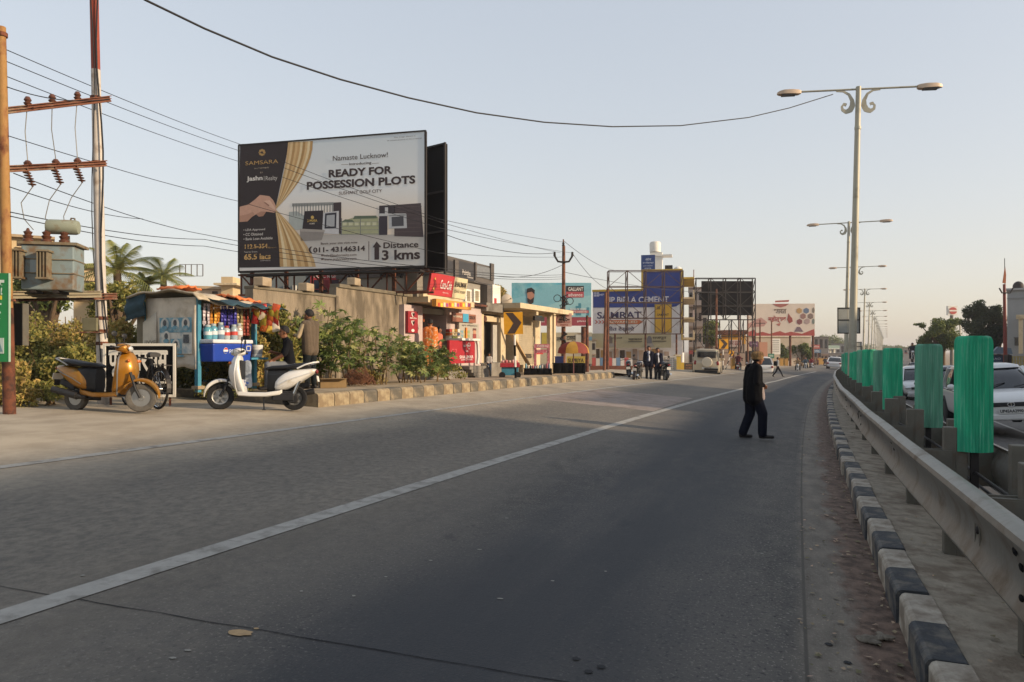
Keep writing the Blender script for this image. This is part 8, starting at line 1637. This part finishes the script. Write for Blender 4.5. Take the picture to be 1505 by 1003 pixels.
# ---------------------------------------------------------------- unseen shop blocks right of the opposite road, added to shade the carriageway
def shade_block(label, s0, s1, h, m, o0=15.0):
    q = pt((s0 + s1) / 2, o0); L_ = s1 - s0; T = thing('unseen_shade_building', label, 'building', q, road_rz((s0 + s1) / 2)); T.location.z -= .2
    MB().b2((-L_ / 2, -8, 0), (L_ / 2, 0, h + .2)).build('wall', m, T); MB().b2((-L_ / 2 - .1, -8.1, h + .2), (L_ / 2 + .1, .25, h + .32)).build('roof_slab', CONC, T)
    n = max(1, int(L_ / 3))
    for k in range(n):
        x = -L_ / 2 + L_ * (k + .5) / n; MB().b2((x - 1.1, .01, .3), (x + 1.1, .05, 2.8)).build('shutter', SHUT, T); MB().b2((x - 1.2, .02, 2.95), (x + 1.2, .14, 3.6)).build('shop_sign', fcol(['#9c5248', '#4f6a80', '#a9894a'][k % 3]), T)
        if h > 5: w_ = MB().b2((x - .6, .01, 4.2), (x + .6, .05, 5.5)).build('window', GLASS, T); MB().b2((x - .75, .02, 4.08), (x + .75, .16, 4.18)).build('sill', CRM, w_)
for a, b_, h, m, lb in ((-30, -12, 8.8, PINKW, 'unseen pink two storey shop block behind the viewer, added for shade'), (-11.9, 1.5, 8.3, CRM, 'unseen cream two storey shop block beside the viewer, added for shade'), (1.6, 13.9, 8.7, GLt, 'unseen grey two storey shop block right of the near guardrail, added for shade'), (14, 20.4, 6.8, CRM2, 'unseen cream shop between two taller blocks, added low to let sun through'), (20.5, 33, 8.2, PINKW, 'unseen pink shop block facing the bend, added for shade'), (33.1, 52, 6.4, CRM, 'unseen long cream shop block before the trees, added for shade')): shade_block(lb, a, b_, h, m)
# litter, leaves and grit in the gutter
lm = mat('dry litter', '#8a7a64', .9, var=.3, scale=9, island=.6); V = []; Fc = []
for k in range(900):
    s = 2 + 26 * rnd.random() ** 1.6; o = -rnd.random() ** 1.5 * .55 - .01 if k % 5 else rnd.uniform(.26, .9); r = rnd.uniform(.006, .022) * (1.5 if rnd.random() < .06 else 1); c = pt(s, o, .008 if o < 0 else .2); a0 = rnd.uniform(0, 6); i = len(V)
    for j in range(4): a = a0 + j * PI / 2; V.append((c.x + r * rnd.uniform(.5, 1.3) * math.cos(a), c.y + r * rnd.uniform(.5, 1.3) * math.sin(a), c.z + rnd.uniform(0, .012)))
    Fc += [(i, i + 1, i + 2), (i, i + 2, i + 3)]
o = MB().add(V, Fc).build('litter', lm, fix=False); tag(o, 'dry leaves and grit lying along the median kerb', 'litter', kind='stuff')
b = MB(); q = pt(4.35, -.17, .0); [b.ell((rnd.uniform(-.09, .09), rnd.uniform(-.05, .05), .012), (rnd.uniform(.03, .06), rnd.uniform(.015, .035), rnd.uniform(.008, .018)), 9, 5, rot=Matrix.Rotation(rnd.uniform(0, 3), 3, 'Z')) for _ in range(9)]; T = thing('rag', 'crumpled grey rag in the gutter by the kerb', 'rag', q, .6); b.build('cloth', mat('grey rag', '#6b6459', .95, var=.3, scale=20, bump=.6, bscale=40), T, smooth=50)
# ---------------------------------------------------------------- hazy evening air
hz = bpy.data.materials.new('evening haze'); hz.use_nodes = True; N = hz.node_tree.nodes; N.remove(N['Principled BSDF']); pv = N.new('ShaderNodeVolumePrincipled')
pv.inputs['Color'].default_value = (.95, .92, .93, 1); pv.inputs['Density'].default_value = HAZE; pv.inputs['Anisotropy'].default_value = .3; hz.node_tree.links.new(pv.outputs[0], N['Material Output'].inputs['Volume'])
o = MB().b2((-420, -60, -8), (700, 1200, 13)).build('haze', hz); o['kind'] = 'stuff'
bpy.data.scenes.remove(TMP)
